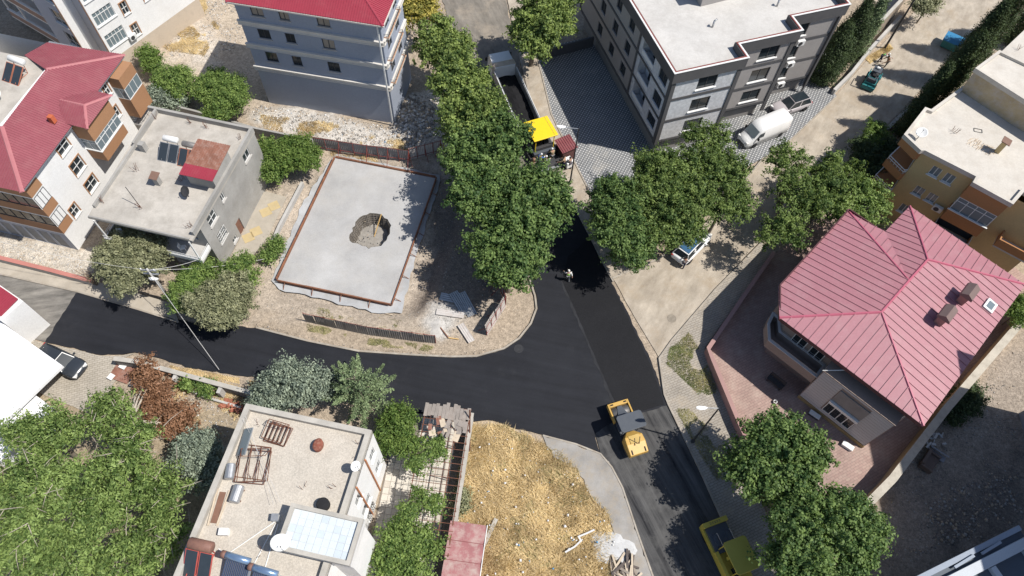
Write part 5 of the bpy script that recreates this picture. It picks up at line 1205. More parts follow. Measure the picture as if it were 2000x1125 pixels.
def px_scale(px, py, z):
    r = np.array([px-1000.0, py-562.5, FPX]); return float((r @ _d)/(CH-z))
def leaf_mesh(name, pos, nrm, size, shade, mat, rs, aspect=.72, fold=.12):
    n = len(pos); a = rs.normal(size=(n, 3)); u = np.cross(nrm, a); u /= np.linalg.norm(u, axis=1, keepdims=True)+1e-9; v = np.cross(nrm, u)
    s = size[:, None]; q = np.empty((n, 4, 3)); q[:, 0] = pos-v*s*.5; q[:, 1] = pos+u*s*.5*aspect+nrm*s*fold; q[:, 2] = pos+v*s*.5; q[:, 3] = pos-u*s*.5*aspect+nrm*s*fold
    me = bpy.data.meshes.new(name); me.vertices.add(n*4); me.vertices.foreach_set('co', q.ravel()); me.loops.add(n*4); me.loops.foreach_set('vertex_index', np.arange(n*4))
    me.polygons.add(n); me.polygons.foreach_set('loop_start', np.arange(n)*4); me.update()
    at = me.attributes.new('shade', 'FLOAT', 'POINT'); at.data.foreach_set('value', np.repeat(shade, 4)); me.materials.append(mat)
    return me
def crown_leaves(lobes, dens, leaf, rs, clump=.55, shell=.62, up=.55, flat=1.0, per=38):
    P, N, S, C = [], [], [], []
    for (x, y, z, r, rz) in lobes:
        ncl = max(6, int(dens*r*r*3.1/per)); d = rs.normal(size=(ncl, 3)); d /= np.linalg.norm(d, axis=1, keepdims=True); d[:, 2] = np.where(d[:, 2] < -.35, -d[:, 2]*.7, d[:, 2])
        rad = rs.uniform(shell, 1.0, ncl)+.26*rs.uniform(-1, 1, ncl)**3+.09*np.sin(d[:, 0]*7+x)*np.cos(d[:, 1]*6+y)
        cc = np.array([x, y, z])+d*rad[:, None]*np.array([r, r, rz]); csh = np.clip(rs.normal(.45, .34, ncl), 0, 1)
        k = rs.poisson(per, ncl)+4; idx = np.repeat(np.arange(ncl), k); m = len(idx); cs = clump*rs.uniform(.5, 1.5, ncl)
        g = rs.normal(size=(m, 3)); g /= np.linalg.norm(g, axis=1, keepdims=True); g *= (rs.uniform(0, 1, m)**.45)[:, None]
        ax_ = d+.7*rs.normal(size=(ncl, 3)); ax_ /= np.linalg.norm(ax_, axis=1, keepdims=True)
        pos = cc[idx]+g*cs[idx][:, None]*np.array([.85, .85, .55*flat])+ax_[idx]*(rs.uniform(-.7, 1.5, m)*cs[idx])[:, None]*np.array([1, 1, flat])
        nn = 1.0*g+.2*d[idx]+np.array([0, 0, up*.9])+.38*rs.normal(size=(m, 3)); nn /= np.linalg.norm(nn, axis=1, keepdims=True)
        P.append(pos); N.append(nn); S.append(leaf*rs.uniform(.65, 1.3, m)); C.append(np.clip(csh[idx]+.25*g[:, 2]*0+rs.normal(size=m)*.25, 0, 1))
    return np.concatenate(P), np.concatenate(N), np.concatenate(S), np.concatenate(C)
def trunk_mesh(name, base_r, zf, tips, rs, mat=None):
    mb = MB(); z1 = zf; p = Vector((0, 0, -.15)); ax = Vector((rs.uniform(-.15, .15), rs.uniform(-.15, .15), z1)); mid = Vector((ax.x*.4+.06, ax.y*.4, z1*.5))
    mb.tube(p, mid, base_r*1.25, base_r*.95, 9, False); mb.tube(mid, ax, base_r*.95, base_r*.75, 9, False)
    for tx, ty, tz in tips:
        e = Vector((tx, ty, tz)); m1 = ax.lerp(e, .45)+Vector((rs.uniform(-.2, .2), rs.uniform(-.2, .2), .25))
        mb.tube(ax, m1, base_r*.55, base_r*.34, 6, False); mb.tube(m1, e, base_r*.34, base_r*.08, 5, False)
        for _ in range(2):
            w = m1.lerp(e, rs.uniform(.1, .6)); f_ = w+Vector((rs.uniform(-1, 1), rs.uniform(-1, 1), rs.uniform(.1, .7)))*(e-m1).length*.6; mb.tube(w, f_, base_r*.16, base_r*.04, 4, False)
    return mb
def tree(name, label, cat, discs, zc, mat, group=None, dens=300, leaf=.27, vr=.8, clump=.55, trunk=.17, sub=5, base=None, zt=None, seed=0, flat=1.0, up=.55, per=38, shell=.62, bark=None, subr=.48, twigs=0, aspect=.72):
    """discs: (px, py, radius px[, height]) outlines of the crown in the photo, seen at height zc"""
    rs = np.random.RandomState(seed+len(label)*7+int(discs[0][0])); L = []
    for dsc in discs:
        px, py, rp = dsc[:3]; z = dsc[3] if len(dsc) > 3 else zc; w = W(px, py, z); r = rp/px_scale(px, py, z)
        L.append((w.x, w.y, z, r*.86, r*vr*.86))
        for k in range(sub):
            a = 2*math.pi*(k+rs.uniform(0, .8))/sub; q = r*rs.uniform(.5, .72); rr_ = r*subr*rs.uniform(.75, 1.2); L.append((w.x+q*math.cos(a), w.y+q*math.sin(a), z+r*vr*rs.uniform(-.35, .45), rr_, rr_*vr))
    bx, by = (sum(l[0] for l in L[::sub+1])/len(discs), sum(l[1] for l in L[::sub+1])/len(discs)) if base is None else tuple(W(*base))[:2]
    L = [(l[0]-bx, l[1]-by, max(l[2], l[4]*.55), l[3], l[4]) for l in L]
    t_ = thing(name, label, cat, (bx, by, 0), 0, group)
    P, N, S, C = crown_leaves(L, dens, leaf, rs, clump, shell, up, flat, per)
    keep = P[:, 2] > .03; obj('crown', leaf_mesh('crown', P[keep], N[keep], S[keep], C[keep], mat, rs, aspect), t_)
    if twigs:
        mb = MB(); sel = rs.choice(len(P), twigs)
        for i in sel:
            p = Vector(P[i])+Vector((0, 0, .06)); a = rs.uniform(0, 6.28); l = rs.uniform(.6, 1.8); q = p+Vector((math.cos(a)*l, math.sin(a)*l, rs.uniform(-.35, .1))); m_ = p.lerp(q, .5)+Vector((rs.uniform(-.1, .1), rs.uniform(-.1, .1), .08)); mb.tube(p, m_, .03, .022, 4, False); mb.tube(m_, q, .022, .008, 4, False)
        tag(mb.build('twigs', M_PALEBARK, t_, recalc=False), kind='stuff')
    if trunk: trunk_mesh('trunk', trunk, zt or zc*.5, [(l[0]*.8, l[1]*.8, l[2]+l[4]*.3) for l in L[:14]], rs).build('trunk', bark or M_BARK, t_, True, recalc=False)
    return t_

G1 = 'plane trees along the road'
pl = [('topmost plane tree of the roadside row beside the slate block', [(868, 92, 56)], L_PLANE), ('plane tree second from the top in the roadside row', [(896, 160, 55)], L_PLANE), ('plane tree beside the white dump truck', [(928, 232, 62)], L_PLANE),
      ('plane tree left of the yellow paver roof', [(950, 305, 76)], L_PLANE_D), ('plane tree beside the hoarding at the site corner', [(952, 378, 72)], L_PLANE_D), ('plane tree overhanging the workers at the paver', [(1043, 402, 74)], L_PLANE_D), ('lowest plane tree of the row, over the junction', [(1003, 478, 88), (990, 520, 50)], L_PLANE_D)]
for i, (lb, ds, m_) in enumerate(pl): tree('plane_tree', lb, 'tree', ds, 6.0, m_, G1, 270, .235, .95, .43, .2, 8, None, 2.6, i, per=46, shell=.45)
tree('plane_tree', 'tall plane tree at the top beside the dotted paving', 'tree', [(1062, 40, 64), (1050, 75, 42)], 6.5, L_PLANE, G1, 270, .235, .95, .43, .24, 8, (1037, 128), 3.2, 31, per=46, shell=.45)
tree('linden_tree', 'yellowing tree right of the slate blue block', 'tree', [(815, 18, 40)], 5.0, L_YEL, None, 340, .25, .9, .5, .14, 5, None, 2.2, 33)
G2 = 'broadleaf trees by the side street'
for i, (lb, ds, m_, zc) in enumerate((
    ('dark round tree at the corner of the side street', [(1212, 395, 62), (1208, 455, 54), (1240, 490, 34)], L_PLANE_D, 5.2), ('loose green tree in front of the grey block corner', [(1285, 335, 54), (1275, 395, 58)], L_MUL, 5.0), ('broad tree hiding the back of the parked white van', [(1378, 290, 52), (1418, 330, 44), (1370, 340, 44)], L_MUL, 5.2),
    ('tree hanging over the white car', [(1335, 405, 62), (1295, 458, 44), (1335, 445, 40)], L_MUL, 4.8), ('tree between the white car and the dotted paving', [(1412, 395, 54)], L_MUL, 4.8), ('wide loose tree left of the pink roof', [(1535, 325, 44), (1562, 392, 52), (1522, 455, 42)], L_MUL, 5.2), ('tree in front of the ochre balconies', [(1630, 350, 58), (1615, 395, 50)], L_MUL, 4.8), ('yellow-green tree touching the pink roof corner', [(1690, 398, 50), (1655, 430, 40)], L_ASH, 4.8))):
    tree('street_tree', lb, 'tree', ds, zc, m_, G2, 225 if i < 2 else 175 if i < 5 else 125, .24, .85, .4, .15, 8, None, 2.3, 50+i, subr=.52, per=42, shell=.42, aspect=.5)
tree('plane_tree', 'dark plane tree on the pavement beside the villa wall', 'tree', [(1525, 895, 84), (1475, 925, 50), (1570, 880, 42)], 6.0, L_PLANE_D, 'plane trees by the villa', 270, .235, .9, .43, .2, 8, (1440, 935), 2.8, 71, per=46, shell=.45)
tree('elm_tree', 'large dense tree above the yellow machine at the bottom right', 'tree', [(1605, 1060, 104), (1662, 1020, 62), (1555, 1005, 50), (1560, 1105, 56)], 6.5, L_PLANE_D, 'plane trees by the villa', 330, .2, .9, .42, .25, 9, (1560, 1075), 3.0, 72, per=48, shell=.48)
# dense garden trees bottom left
G3 = 'garden trees at the bottom left'
for i, (lb, ds, m_, zc) in enumerate((
    ('light green tree next to the dead brown boughs', [(222, 812, 52), (262, 852, 42)], L_ASH, 5.0), ('light green tree overhanging the white roof', [(108, 850, 62), (40, 845, 38)], L_ASH, 5.6), ('large ash tree at the left edge of the picture', [(50, 955, 78), (128, 950, 54)], L_ASH, 6.6),
    ('large ash tree in the middle of the garden', [(235, 930, 76), (195, 1005, 58)], L_ASH, 5.8), ('ash tree along the beige house shadow', [(318, 960, 52), (308, 1040, 54)], L_ASH, 4.6), ('ash tree in the bottom left corner of the picture', [(55, 1070, 82), (140, 1085, 62)], L_ASH, 6.2), ('ash tree at the bottom edge beside the beige house', [(245, 1100, 64)], L_ASH, 5.2))):
    tree('ash_tree', lb, 'tree', ds, zc, m_, G3, 185, .25, .85, .42, .17, 10, None, 2.4, 90+i, per=34, subr=.36, shell=.35, up=.4, twigs=34, aspect=.4)
tree('dark_shrub', 'dark blue-green shrub between the garden and the beige house', 'shrub', [(390, 880, 42), (410, 930, 30), (360, 890, 25)], 2.6, L_SPR, None, 500, .16, .8, .4, .08, 5, None, 1.2, 101)
tree('cedar_tree', 'grey-green conifer behind the beige house roof', 'tree', [(560, 755, 52), (525, 770, 36), (610, 750, 36)], 3.6, L_SPR, None, 480, .17, .8, .4, .1, 6, None, 1.8, 102)
# radial conifer over the road
def spiky(name, label, px, py, rp, zc, h, mat, seed, nb=26, base=None):
    rs = np.random.RandomState(seed); w = W(px, py, zc); r = rp/px_scale(px, py, zc); t_ = thing(name, label, 'tree', (w.x, w.y, 0)); mb = MB(); mb.tube((0, 0, -.1), (0, 0, h), .16, .03, 7, False); P, N, S, C = [], [], [], []
    for k in range(nb):
        f_ = k/(nb-1); z = .9+(h-1.2)*f_; a = k*2.4+rs.uniform(-.3, .3); l = r*(1.05-.75*f_)*rs.uniform(.75, 1.15); e = Vector((l*math.cos(a), l*math.sin(a), z+.25+l*.12)); mb.tube((0, 0, z-.2), e, .045, .012, 4, False)
        m = int(150*l/1.2); u = rs.uniform(.15, 1.0, m)**.8; q = np.outer(u, np.array(e)-np.array([0, 0, z-.2]))+np.array([0, 0, z-.2]); wd_ = .42*(1.12-u); q += rs.normal(size=(m, 3))*wd_[:, None]*np.array([.8, .8, .35])
        nn = rs.normal(size=(m, 3))*.6+np.array([0, 0, .8]); nn /= np.linalg.norm(nn, axis=1, keepdims=True); P.append(q); N.append(nn); S.append(.19*rs.uniform(.6, 1.3, m)); C.append(np.clip(rs.uniform(.2, .8)+rs.normal(size=m)*.2, 0, 1))
    obj('crown', leaf_mesh('crown', np.concatenate(P), np.concatenate(N), np.concatenate(S), np.concatenate(C), mat, rs, .5), t_); mb.build('trunk', M_BARK, t_, True, recalc=False); return t_
spiky('conifer_tree', 'star-shaped dark green tree reaching over the asphalt', 697, 752, 88, 4.2, 6.0, L_PINE, 5, 34)
# vines and creepers
tree('creeper', 'bright green creeper mound right of the beige house', 'creeper', [(778, 820, 30), (770, 855, 34), (790, 865, 24)], 2.8, L_LIME, None, 620, .15, .8, .35, .06, 5, None, 1.4, 111)
tree('grape_vine', 'grape vine spreading over the middle of the pergola', 'vine', [(830, 885, 24, 2.75), (855, 875, 15, 2.75), (815, 905, 15, 2.75)], 2.75, L_VINE, 'grape vines on the pergola', 170, .17, .25, .35, .05, 4, (815, 905), 2.4, 112, .4)
tree('grape_vine', 'grape vine covering the lower end of the pergola', 'vine', [(815, 975, 24, 2.75), (850, 985, 16, 2.75), (795, 1000, 22, 2.75)], 2.75, L_VINE, 'grape vines on the pergola', 170, .17, .28, .35, .05, 4, (800, 1000), 2.4, 113, .4)
tree('grape_vine', 'thick mass of vine at the bottom beside the red shed', 'vine', [(795, 1045, 42), (775, 1090, 52), (832, 1065, 28), (785, 1130, 50)], 2.6, L_VINE, 'grape vines on the pergola', 300, .17, .45, .4, .07, 6, (790, 1070), 2.0, 114, .6)
# conifers on the left
G5 = 'junipers along the left pavement'
tree('juniper_tree', 'left juniper in front of the bare cement house', 'tree', [(230, 500, 42), (280, 505, 46), (250, 540, 36), (240, 470, 30)], 3.4, L_JUN, G5, 620, .15, .85, .32, .12, 7, None, 1.5, 121, .6)
tree('juniper_tree', 'right juniper reaching over the fresh asphalt', 'tree', [(425, 590, 50), (455, 580, 42), (440, 610, 36)], 3.2, L_JUN, G5, 620, .15, .85, .32, .12, 7, None, 1.4, 122, .6)
tree('juniper_tree', 'middle juniper beside the utility pole', 'tree', [(362, 570, 28), (380, 545, 30), (355, 595, 18)], 2.6, L_VINE, G5, 560, .15, .85, .32, .1, 6, None, 1.3, 123, .6)
tree('hedge_shrub', 'olive hedge between the junipers and the cement house', 'shrub', [(400, 525, 22), (455, 535, 30), (485, 540, 20), (480, 510, 16)], 1.4, L_VINE, None, 560, .14, .8, .32, .05, 5, None, .7, 124)
for i, (lb, ds, zc, m_) in enumerate((('bright green bush right of the cement house', [(575, 300, 40), (600, 305, 30), (550, 310, 38)], 2.2, L_LIME), ('darker bush against the cement house wall', [(530, 330, 28), (520, 290, 24)], 1.8, L_VINE), ('small weeds bush at the lower left of the slab', [(540, 480, 16), (525, 500, 14)], .7, L_VINE),
    ('dense bush below the slate block shadow', [(435, 175, 40), (455, 195, 34), (410, 180, 30), (430, 215, 30)], 2.4, L_VINE), ('green bush on the rubble slope left of the slate block', [(330, 160, 28), (350, 150, 24), (350, 180, 24)], 1.6, L_VINE), ('tree of heaven sapling beside the white block', [(290, 110, 18), (300, 125, 20)], 1.8, L_LIME), ('bush at the foot of the rubble slope', [(310, 190, 22), (340, 200, 22)], 1.2, L_SPR),
    ('leafy bush at the dirt road in front of the ochre building', [(1712, 262, 24), (1700, 280, 22)], 2.6, L_LIME), ('dark bush below the ochre balconies', [(1690, 300, 34), (1730, 290, 26), (1700, 330, 30)], 2.4, L_CYP), ('bush at the right edge behind the villa wall', [(1985, 615, 22), (2000, 600, 24)], 2.6, L_LIME), ('creeping shrub in the shade right of the ochre wall', [(1880, 785, 30), (1900, 770, 20), (1860, 815, 18)], .6, L_CYP),
    ('small shrub in the dry garden beside the stone wall', [(365, 750, 9), (400, 758, 11)], .6, L_VINE), ('grey weeds bush at the foot of the pergola wall', [(898, 985, 13), (900, 965, 9)], .6, L_JUN))):
    tree('bush', lb, 'bush', ds, zc, m_, 'bushes', 560, .16, .75, .35, .05, 5, None, max(.3, zc*.5), 130+i)
# cypresses
def cypress(label, bx, by, h, r, seed, mat=L_CYP, lean=(0, 0)):
    rs = np.random.RandomState(seed); w = W(bx, by); t_ = thing('cypress_tree', label, 'tree', (w.x, w.y, 0), 0, 'cypress trees'); ncl = int(46*h*r); z = rs.uniform(.04, 1, ncl); rad = r*np.clip(np.minimum(z*5+.35, 1), 0, 1)*(1-z**2.2)**.75+.08; a = rs.uniform(0, 6.283, ncl); q = rs.uniform(.5, 1.05, ncl)
    cc = np.stack([rad*q*np.cos(a)+lean[0]*z, rad*q*np.sin(a)+lean[1]*z, z*h], -1); out = np.stack([np.cos(a), np.sin(a), np.full(ncl, .5)], -1); k = 30; idx = np.repeat(np.arange(ncl), k); m = len(idx)
    g = rs.normal(size=(m, 3)); pos = cc[idx]+g*np.array([.17, .17, .34]); nn = out[idx]+.5*rs.normal(size=(m, 3)); nn /= np.linalg.norm(nn, axis=1, keepdims=True)
    obj('crown', leaf_mesh('crown', pos, nn, .2*rs.uniform(.6, 1.3, m), np.clip(rs.uniform(0, .9, ncl)[idx]+.15*rs.normal(size=m), 0, 1), mat, rs, .5), t_); MB().tube((0, 0, -.1), (lean[0]*.9, lean[1]*.9, h*.9), .16, .03, 7, False).build('trunk', M_BARK, t_, True, recalc=False)
cypress('cypress nearest the ochre building roof', 1806, 218, 10.5, 1.25, 201)
cypress('cypress in the middle of the row beside the teal dumpster', 1846, 168, 11.0, 1.45, 202)
cypress('cypress at the top end of the row', 1898, 118, 11.5, 1.35, 203)
cypress('slender cypress at the ochre garden, right of the dirt road', 1758, 262, 9.5, .9, 206)
cypress('cypress in the top right corner of the picture', 1975, 85, 10.0, 1.4, 204)
cypress('dark bushy cypress beside the grey block', 1600, 155, 7.5, 1.7, 205, L_CYP)
cypress('second dark cypress behind the grey block', 1630, 130, 8.5, 1.6, 207, L_CYP)
cypress('slim grey-green cypress by the pavement wall at top right', 1668, 105, 7.5, 1.0, 208, L_PINE)
tree('street_tree', 'small olive tree at the top right pavement', 'tree', [(1800, 12, 22), (1820, 0, 18)], 3.0, L_JUN, G2, 420, .17, .8, .4, .08, 5, (1790, 45), 1.8, 145)

# dead boughs lying over the garden
dt = W(335, 790, 1.0); t_ = thing('fallen_boughs', 'fallen tree bough with brown dead leaves', 'dead tree', (dt.x, dt.y, 0)); rs = np.random.RandomState(9)
Lb = []
for px, py, rp, z in ((290, 725, 30, 1.0), (310, 765, 36, 1.0), (300, 800, 30, .8), (345, 810, 34, .9), (370, 840, 24, .6), (325, 840, 22, .7), (275, 745, 22, .8)):
    w = W(px, py, z); r = rp/px_scale(px, py, z); Lb.append((w.x-dt.x, w.y-dt.y, z, r, .7)); 
P, N, S, C = crown_leaves(Lb, 330, .17, rs, .4, .3, .4, .7, 34); k = P[:, 2] > .04; obj('dead_foliage', leaf_mesh('dead_foliage', P[k], N[k], S[k], C[k], L_DEAD, rs), t_)
mb = MB(); root = W(245, 815, 2.0)-dt
for px, py, z in ((275, 735, 1.6), (290, 720, 1.7), (262, 745, 1.6), (350, 832, 1.4), (330, 825, 1.5), (300, 800, 1.7), (315, 770, 1.6)):
    e = W(px, py, z)-dt; m1 = root.lerp(e, .5)+Vector((rs.uniform(-.3, .3), rs.uniform(-.2, .2), .35)); mb.tube(root, m1, .11, .07, 6, False); mb.tube(m1, e, .07, .02, 5, False)
    for _ in range(3): s0 = m1.lerp(e, rs.uniform(0, .8)); mb.tube(s0, s0+Vector((rs.uniform(-.9, .9), rs.uniform(-.9, .9), rs.uniform(-.2, .3))), .03, .008, 4, False)
mb.build('bough', M('bleached_bark', (.46, .41, .34), .85, .2, 3), t_, recalc=False)
# bare shrub on the left pavement
w = W(190, 557, .1); t_ = thing('bare_shrub', 'bare twiggy shrub leaning over the red wall at left', 'shrub', (w.x, w.y, 0)); mb = MB(); rs = np.random.RandomState(3)
for i in range(16):
    e = Vector((rs.uniform(-2.3, .5), rs.uniform(-.3, 1.6), rs.uniform(.7, 2.2))); m1 = e*.5+Vector((0, 0, .2)); mb.tube((0, 0, 0), m1, .035, .022, 4, False); mb.tube(m1, e, .022, .006, 4, False)
    for _ in range(5): s0 = m1.lerp(e, rs.uniform(0, .9)); mb.tube(s0, s0+Vector((rs.uniform(-.5, .5), rs.uniform(-.5, .5), rs.uniform(-.1, .4))), .01, .004, 3, False)
mb.build('twigs', M('twig', (.19, .14, .10), .9), t_, recalc=False)

# ---- grass
def poly_samples(px, n, rs, z=0.0):
    p = wpoly(px, z); xs = [a[0] for a in p]; ys = [a[1] for a in p]; X = np.empty(0); Y = np.empty(0)
    while len(X) < n:
        x = rs.uniform(min(xs), max(xs), n*2); y = rs.uniform(min(ys), max(ys), n*2); k = inside_np(p, x, y); X = np.concatenate([X, x[k]]); Y = np.concatenate([Y, y[k]])
    return X[:n], Y[:n]
def gz_np(X, Y): return np.array([gz(a, b_) for a, b_ in zip(X, Y)])
def grass(name, label, px, n, h, mat, seed, patch=.0, lean=.8, cat='grass', z=None, w=.025, scale=.5):
    rs = np.random.RandomState(seed); X, Y = poly_samples(px, n*(2 if patch else 1), rs)
    if patch: k = fbm(X, Y, scale) > patch; X, Y = X[k][:n], Y[k][:n]
    n = len(X); Z = gz_np(X, Y) if z is None else np.full(n, z)
    ang = fbm(X, Y, .35)*16+rs.normal(size=n)*.8; L = h*rs.uniform(.5, 1.3, n); ln = lean*rs.uniform(.3, 1.3, n)
    b0 = np.stack([X, Y, Z-.02], -1); tip = b0+np.stack([np.cos(ang)*L*ln, np.sin(ang)*L*ln, L*np.sqrt(np.clip(1-ln*ln*.6, .08, 1))], -1); sd_ = np.stack([-np.sin(ang), np.cos(ang), np.zeros(n)], -1)*w
    q = np.stack([b0-sd_, b0+sd_, tip], 1); me = bpy.data.meshes.new(name); me.vertices.add(n*3); me.vertices.foreach_set('co', q.ravel()); me.loops.add(n*3); me.loops.foreach_set('vertex_index', np.arange(n*3)); me.polygons.add(n); me.polygons.foreach_set('loop_start', np.arange(n)*3); me.update()
    at = me.attributes.new('shade', 'FLOAT', 'POINT'); at.data.foreach_set('value', np.repeat(np.clip(fbm(X, Y, .9)*1.5-.25+rs.normal(size=n)*.22, 0, 1), 3)); me.materials.append(mat); return tag(obj(name, me), label, cat, None, 'stuff')
grass('dry_grass', 'tall dry yellow grass filling the empty lot', GRASS, 34000, .45, L_DRY, 1, 0, .95, w=.03)
grass('green_weeds', 'greener weeds mixed into the dry lot grass', GRASS, 5000, .4, L_GRN, 2, .6, .8, scale=.7)
grass('verge_grass', 'patchy grass strip on the pavement below the side street', [(1310,680),(1345,650),(1372,690),(1400,760),(1385,790),(1340,750),(1300,710)], 6000, .2, L_VERGE, 3, .40, .8, z=.10, scale=.6)
grass('verge_grass', 'patchy weeds around the street lamp on the right pavement', [(1318,800),(1345,800),(1400,850),(1425,900),(1400,940),(1350,860)], 3200, .17, L_GRN, 4, .48, .8, z=.10, scale=.6)
grass('hoarding_weeds', 'weeds growing along the foot of the dark hoarding', [(600,632),(720,660),(850,676),(840,686),(700,672),(600,645)], 2200, .18, L_GRN, 5, .52, .8)
grass('slab_weeds', 'weeds between the slab and the hoarding', [(620,600),(700,610),(790,625),(780,640),(700,640),(620,618)], 1200, .15, L_GRN, 6, .56, .7)
grass('slope_grass', 'dry grass on the rubble slope at the top', [(290,10),(400,0),(430,60),(400,110),(330,100),(290,60)], 12000, .3, L_DRY, 7, .5, .9, scale=.4)
grass('bank_grass', 'dry grass tufts on the rubble bank below the slate block', [(505,225),(620,240),(690,250),(860,300),(800,320),(640,300),(520,260)], 9000, .3, L_DRY, 8, .52, .9, scale=.5)
grass('garden_grass', 'dry straw grass in the garden beside the stone wall', [(350,720),(480,760),(470,810),(430,850),(350,870),(330,790)], 7000, .22, L_DRY, 9, .42, .9)
grass('roadside_grass', 'dry grass strip between asphalt and stone wall', [(330,712),(500,745),(495,755),(330,722)], 2500, .16, L_DRY, 10, .4, .9)
grass('corner_grass', 'dry grass at the top right pavement edge', [(1690,115),(1735,85),(1745,95),(1700,125)], 2500, .22, L_DRY, 11, .0, .8, z=.0)

# ---- rubble, stones and litter
def chunks(name, label, px, n, s0, s1, cols, seed, cat, patch=0, z=None, flat=.7, scale=.6):
    rs = np.random.RandomState(seed); X, Y = poly_samples(px, n*(2 if patch else 1), rs)
    if patch: k = fbm(X, Y, scale) > patch; X, Y = X[k][:n], Y[k][:n]
    n = len(X); Z = gz_np(X, Y) if z is None else np.full(n, z); base = np.array([(1,0,0),(0,1,0),(-1,0,0),(0,-1,0),(.2,.1,1),(-.1,-.2,-1)], float); F = [(0,1,4),(1,2,4),(2,3,4),(3,0,4),(1,0,5),(2,1,5),(3,2,5),(0,3,5)]
    s = s0+(s1-s0)*rs.uniform(0, 1, n)**3.5; a = rs.uniform(0, 6.28, n); V = base[None]*rs.uniform(.6, 1.25, (n, 6, 3))*s[:, None, None]; V[..., 2] *= flat; c_, s_ = np.cos(a)[:, None], np.sin(a)[:, None]; x = V[..., 0]*c_-V[..., 1]*s_; y = V[..., 0]*s_+V[..., 1]*c_
    V = np.stack([x+X[:, None], y+Y[:, None], V[..., 2]+Z[:, None]+s[:, None]*.15], -1); f_ = (np.array(F)[None]+np.arange(n)[:, None, None]*6).reshape(-1, 3)
    me = bpy.data.meshes.new(name); me.vertices.add(n*6); me.vertices.foreach_set('co', V.ravel()); me.loops.add(f_.size); me.loops.foreach_set('vertex_index', f_.ravel()); me.polygons.add(len(f_)); me.polygons.foreach_set('loop_start', np.arange(len(f_))*3); me.polygons.foreach_set('material_index', np.repeat(rs.randint(0, len(cols), n), 8)); me.update()
    for c in cols: me.materials.append(c)
    return tag(obj(name, me), label, cat, None, 'stuff')
RB = [M('rubble_white', (.62, .60, .57), .9, .2, 3), M('rubble_grey', (.40, .385, .36), .9, .25, 3), M('rubble_tan', (.45, .37, .28), .9, .25, 3), M('rubble_dark', (.24, .22, .2), .9, .25, 3)]
LT = [M('litter_white', (.75, .75, .74), .7, .05)]*5+[ M('litter_blue', (.12, .3, .5), .6, .1), M('litter_pale', (.6, .56, .5), .7, .1)]
chunks('rubble', 'white and grey rubble heaped below the slate block', [(495,205),(620,222),(770,248),(800,180),(850,190),(870,280),(800,298),(620,268),(495,235)], 4200, .015, .16, RB, 21, 'rubble')
chunks('rubble', 'grey stones heaped right of the slate block corner', [(772,215),(800,190),(845,215),(850,260),(800,290),(770,260)], 1800, .05, .32, RB, 22, 'rubble')
chunks('rubble', 'scattered stones on the slope at the top left', [(290,0),(460,0),(480,100),(400,120),(330,110),(270,90)], 2600, .02, .14, RB, 23, 'stones', .45)
chunks('gravel', 'loose stones over the building site soil', SITE, 5000, .015, .09, RB[1:], 24, 'gravel')
chunks('rubble', 'broken stones and rubbish on the shaded lot at right', [(1700,985),(1800,870),(1960,700),(2000,660),(2020,1000),(1860,1070),(1660,1140)], 1800, .015, .11, RB[1:], 25, 'rubble', .45)
chunks('rubble', 'denser rubble patch near the blue-grey building', [(1830,960),(1990,920),(2000,1020),(1860,1070),(1800,1030)], 800, .02, .2, RB[1:], 26, 'rubble', .4)
chunks('litter', 'white and coloured litter scattered in the dry grass', GRASS, 240, .03, .15, LT, 27, 'litter', z=.3, flat=.4)
chunks('litter', 'litter scattered on the rubble bank', [(495,205),(620,222),(770,248),(860,280),(800,298),(620,268)], 200, .05, .16, LT, 28, 'litter', flat=.4)
chunks('gravel', 'pale gravel in the strip beside the left house', [(0,462),(150,490),(185,545),(0,500)], 1500, .02, .1, RB[:3], 29, 'gravel')
chunks('asphalt_crumbs', 'grey crumbs and pebbles on the road edges', [(500,640),(700,688),(880,699),(985,683),(985,676),(880,692),(700,680),(500,632)], 900, .01, .05, RB[1:], 30, 'gravel', z=.05)
chunks('gravel', 'small stones on the garden ground at left', [(240,720),(480,780),(430,870),(330,870)], 1800, .02, .1, RB, 31, 'gravel')
def heap(label, px, py, r, h, mat, seed):
    w = W(px, py); rs = np.random.RandomState(seed); mb = MB(); n = 22; prof = [(1.0, 0), (.85, .25), (.62, .5), (.36, .78), (.14, .95)]; vs = []; fs = []
    for i, (q, z) in enumerate(prof):
        for k in range(n): a = 6.2832*k/n; f_ = q*(1+.22*math.sin(a*2+seed)+.12*math.sin(a*5+1)+rs.uniform(-.06, .06)); vs.append((r*f_*math.cos(a), r*f_*math.sin(a), -.06+h*z+rs.uniform(-.02, .02)))
    for i in range(4):
        for k in range(n): fs.append((i*n+k, i*n+(k+1)%n, (i+1)*n+(k+1)%n, (i+1)*n+k))
    fs.append(tuple(range(4*n, 5*n))); o = mb.add(vs, fs).build('lime_heap', mat, None, True); o.location = (w.x, w.y, gz(w.x, w.y)); tag(o, label, 'heap', 'pale heaps')
heap('spilled white lime heap at the edge of the dry grass lot', 1200, 1072, 1.75, .42, M_LIME, 2)
heap('pale grey plaster heap beside the loose sheets', 855, 640, 1.0, .18, M('plaster_heap', (.50, .48, .45), .95, .2, 2, .4), 5)
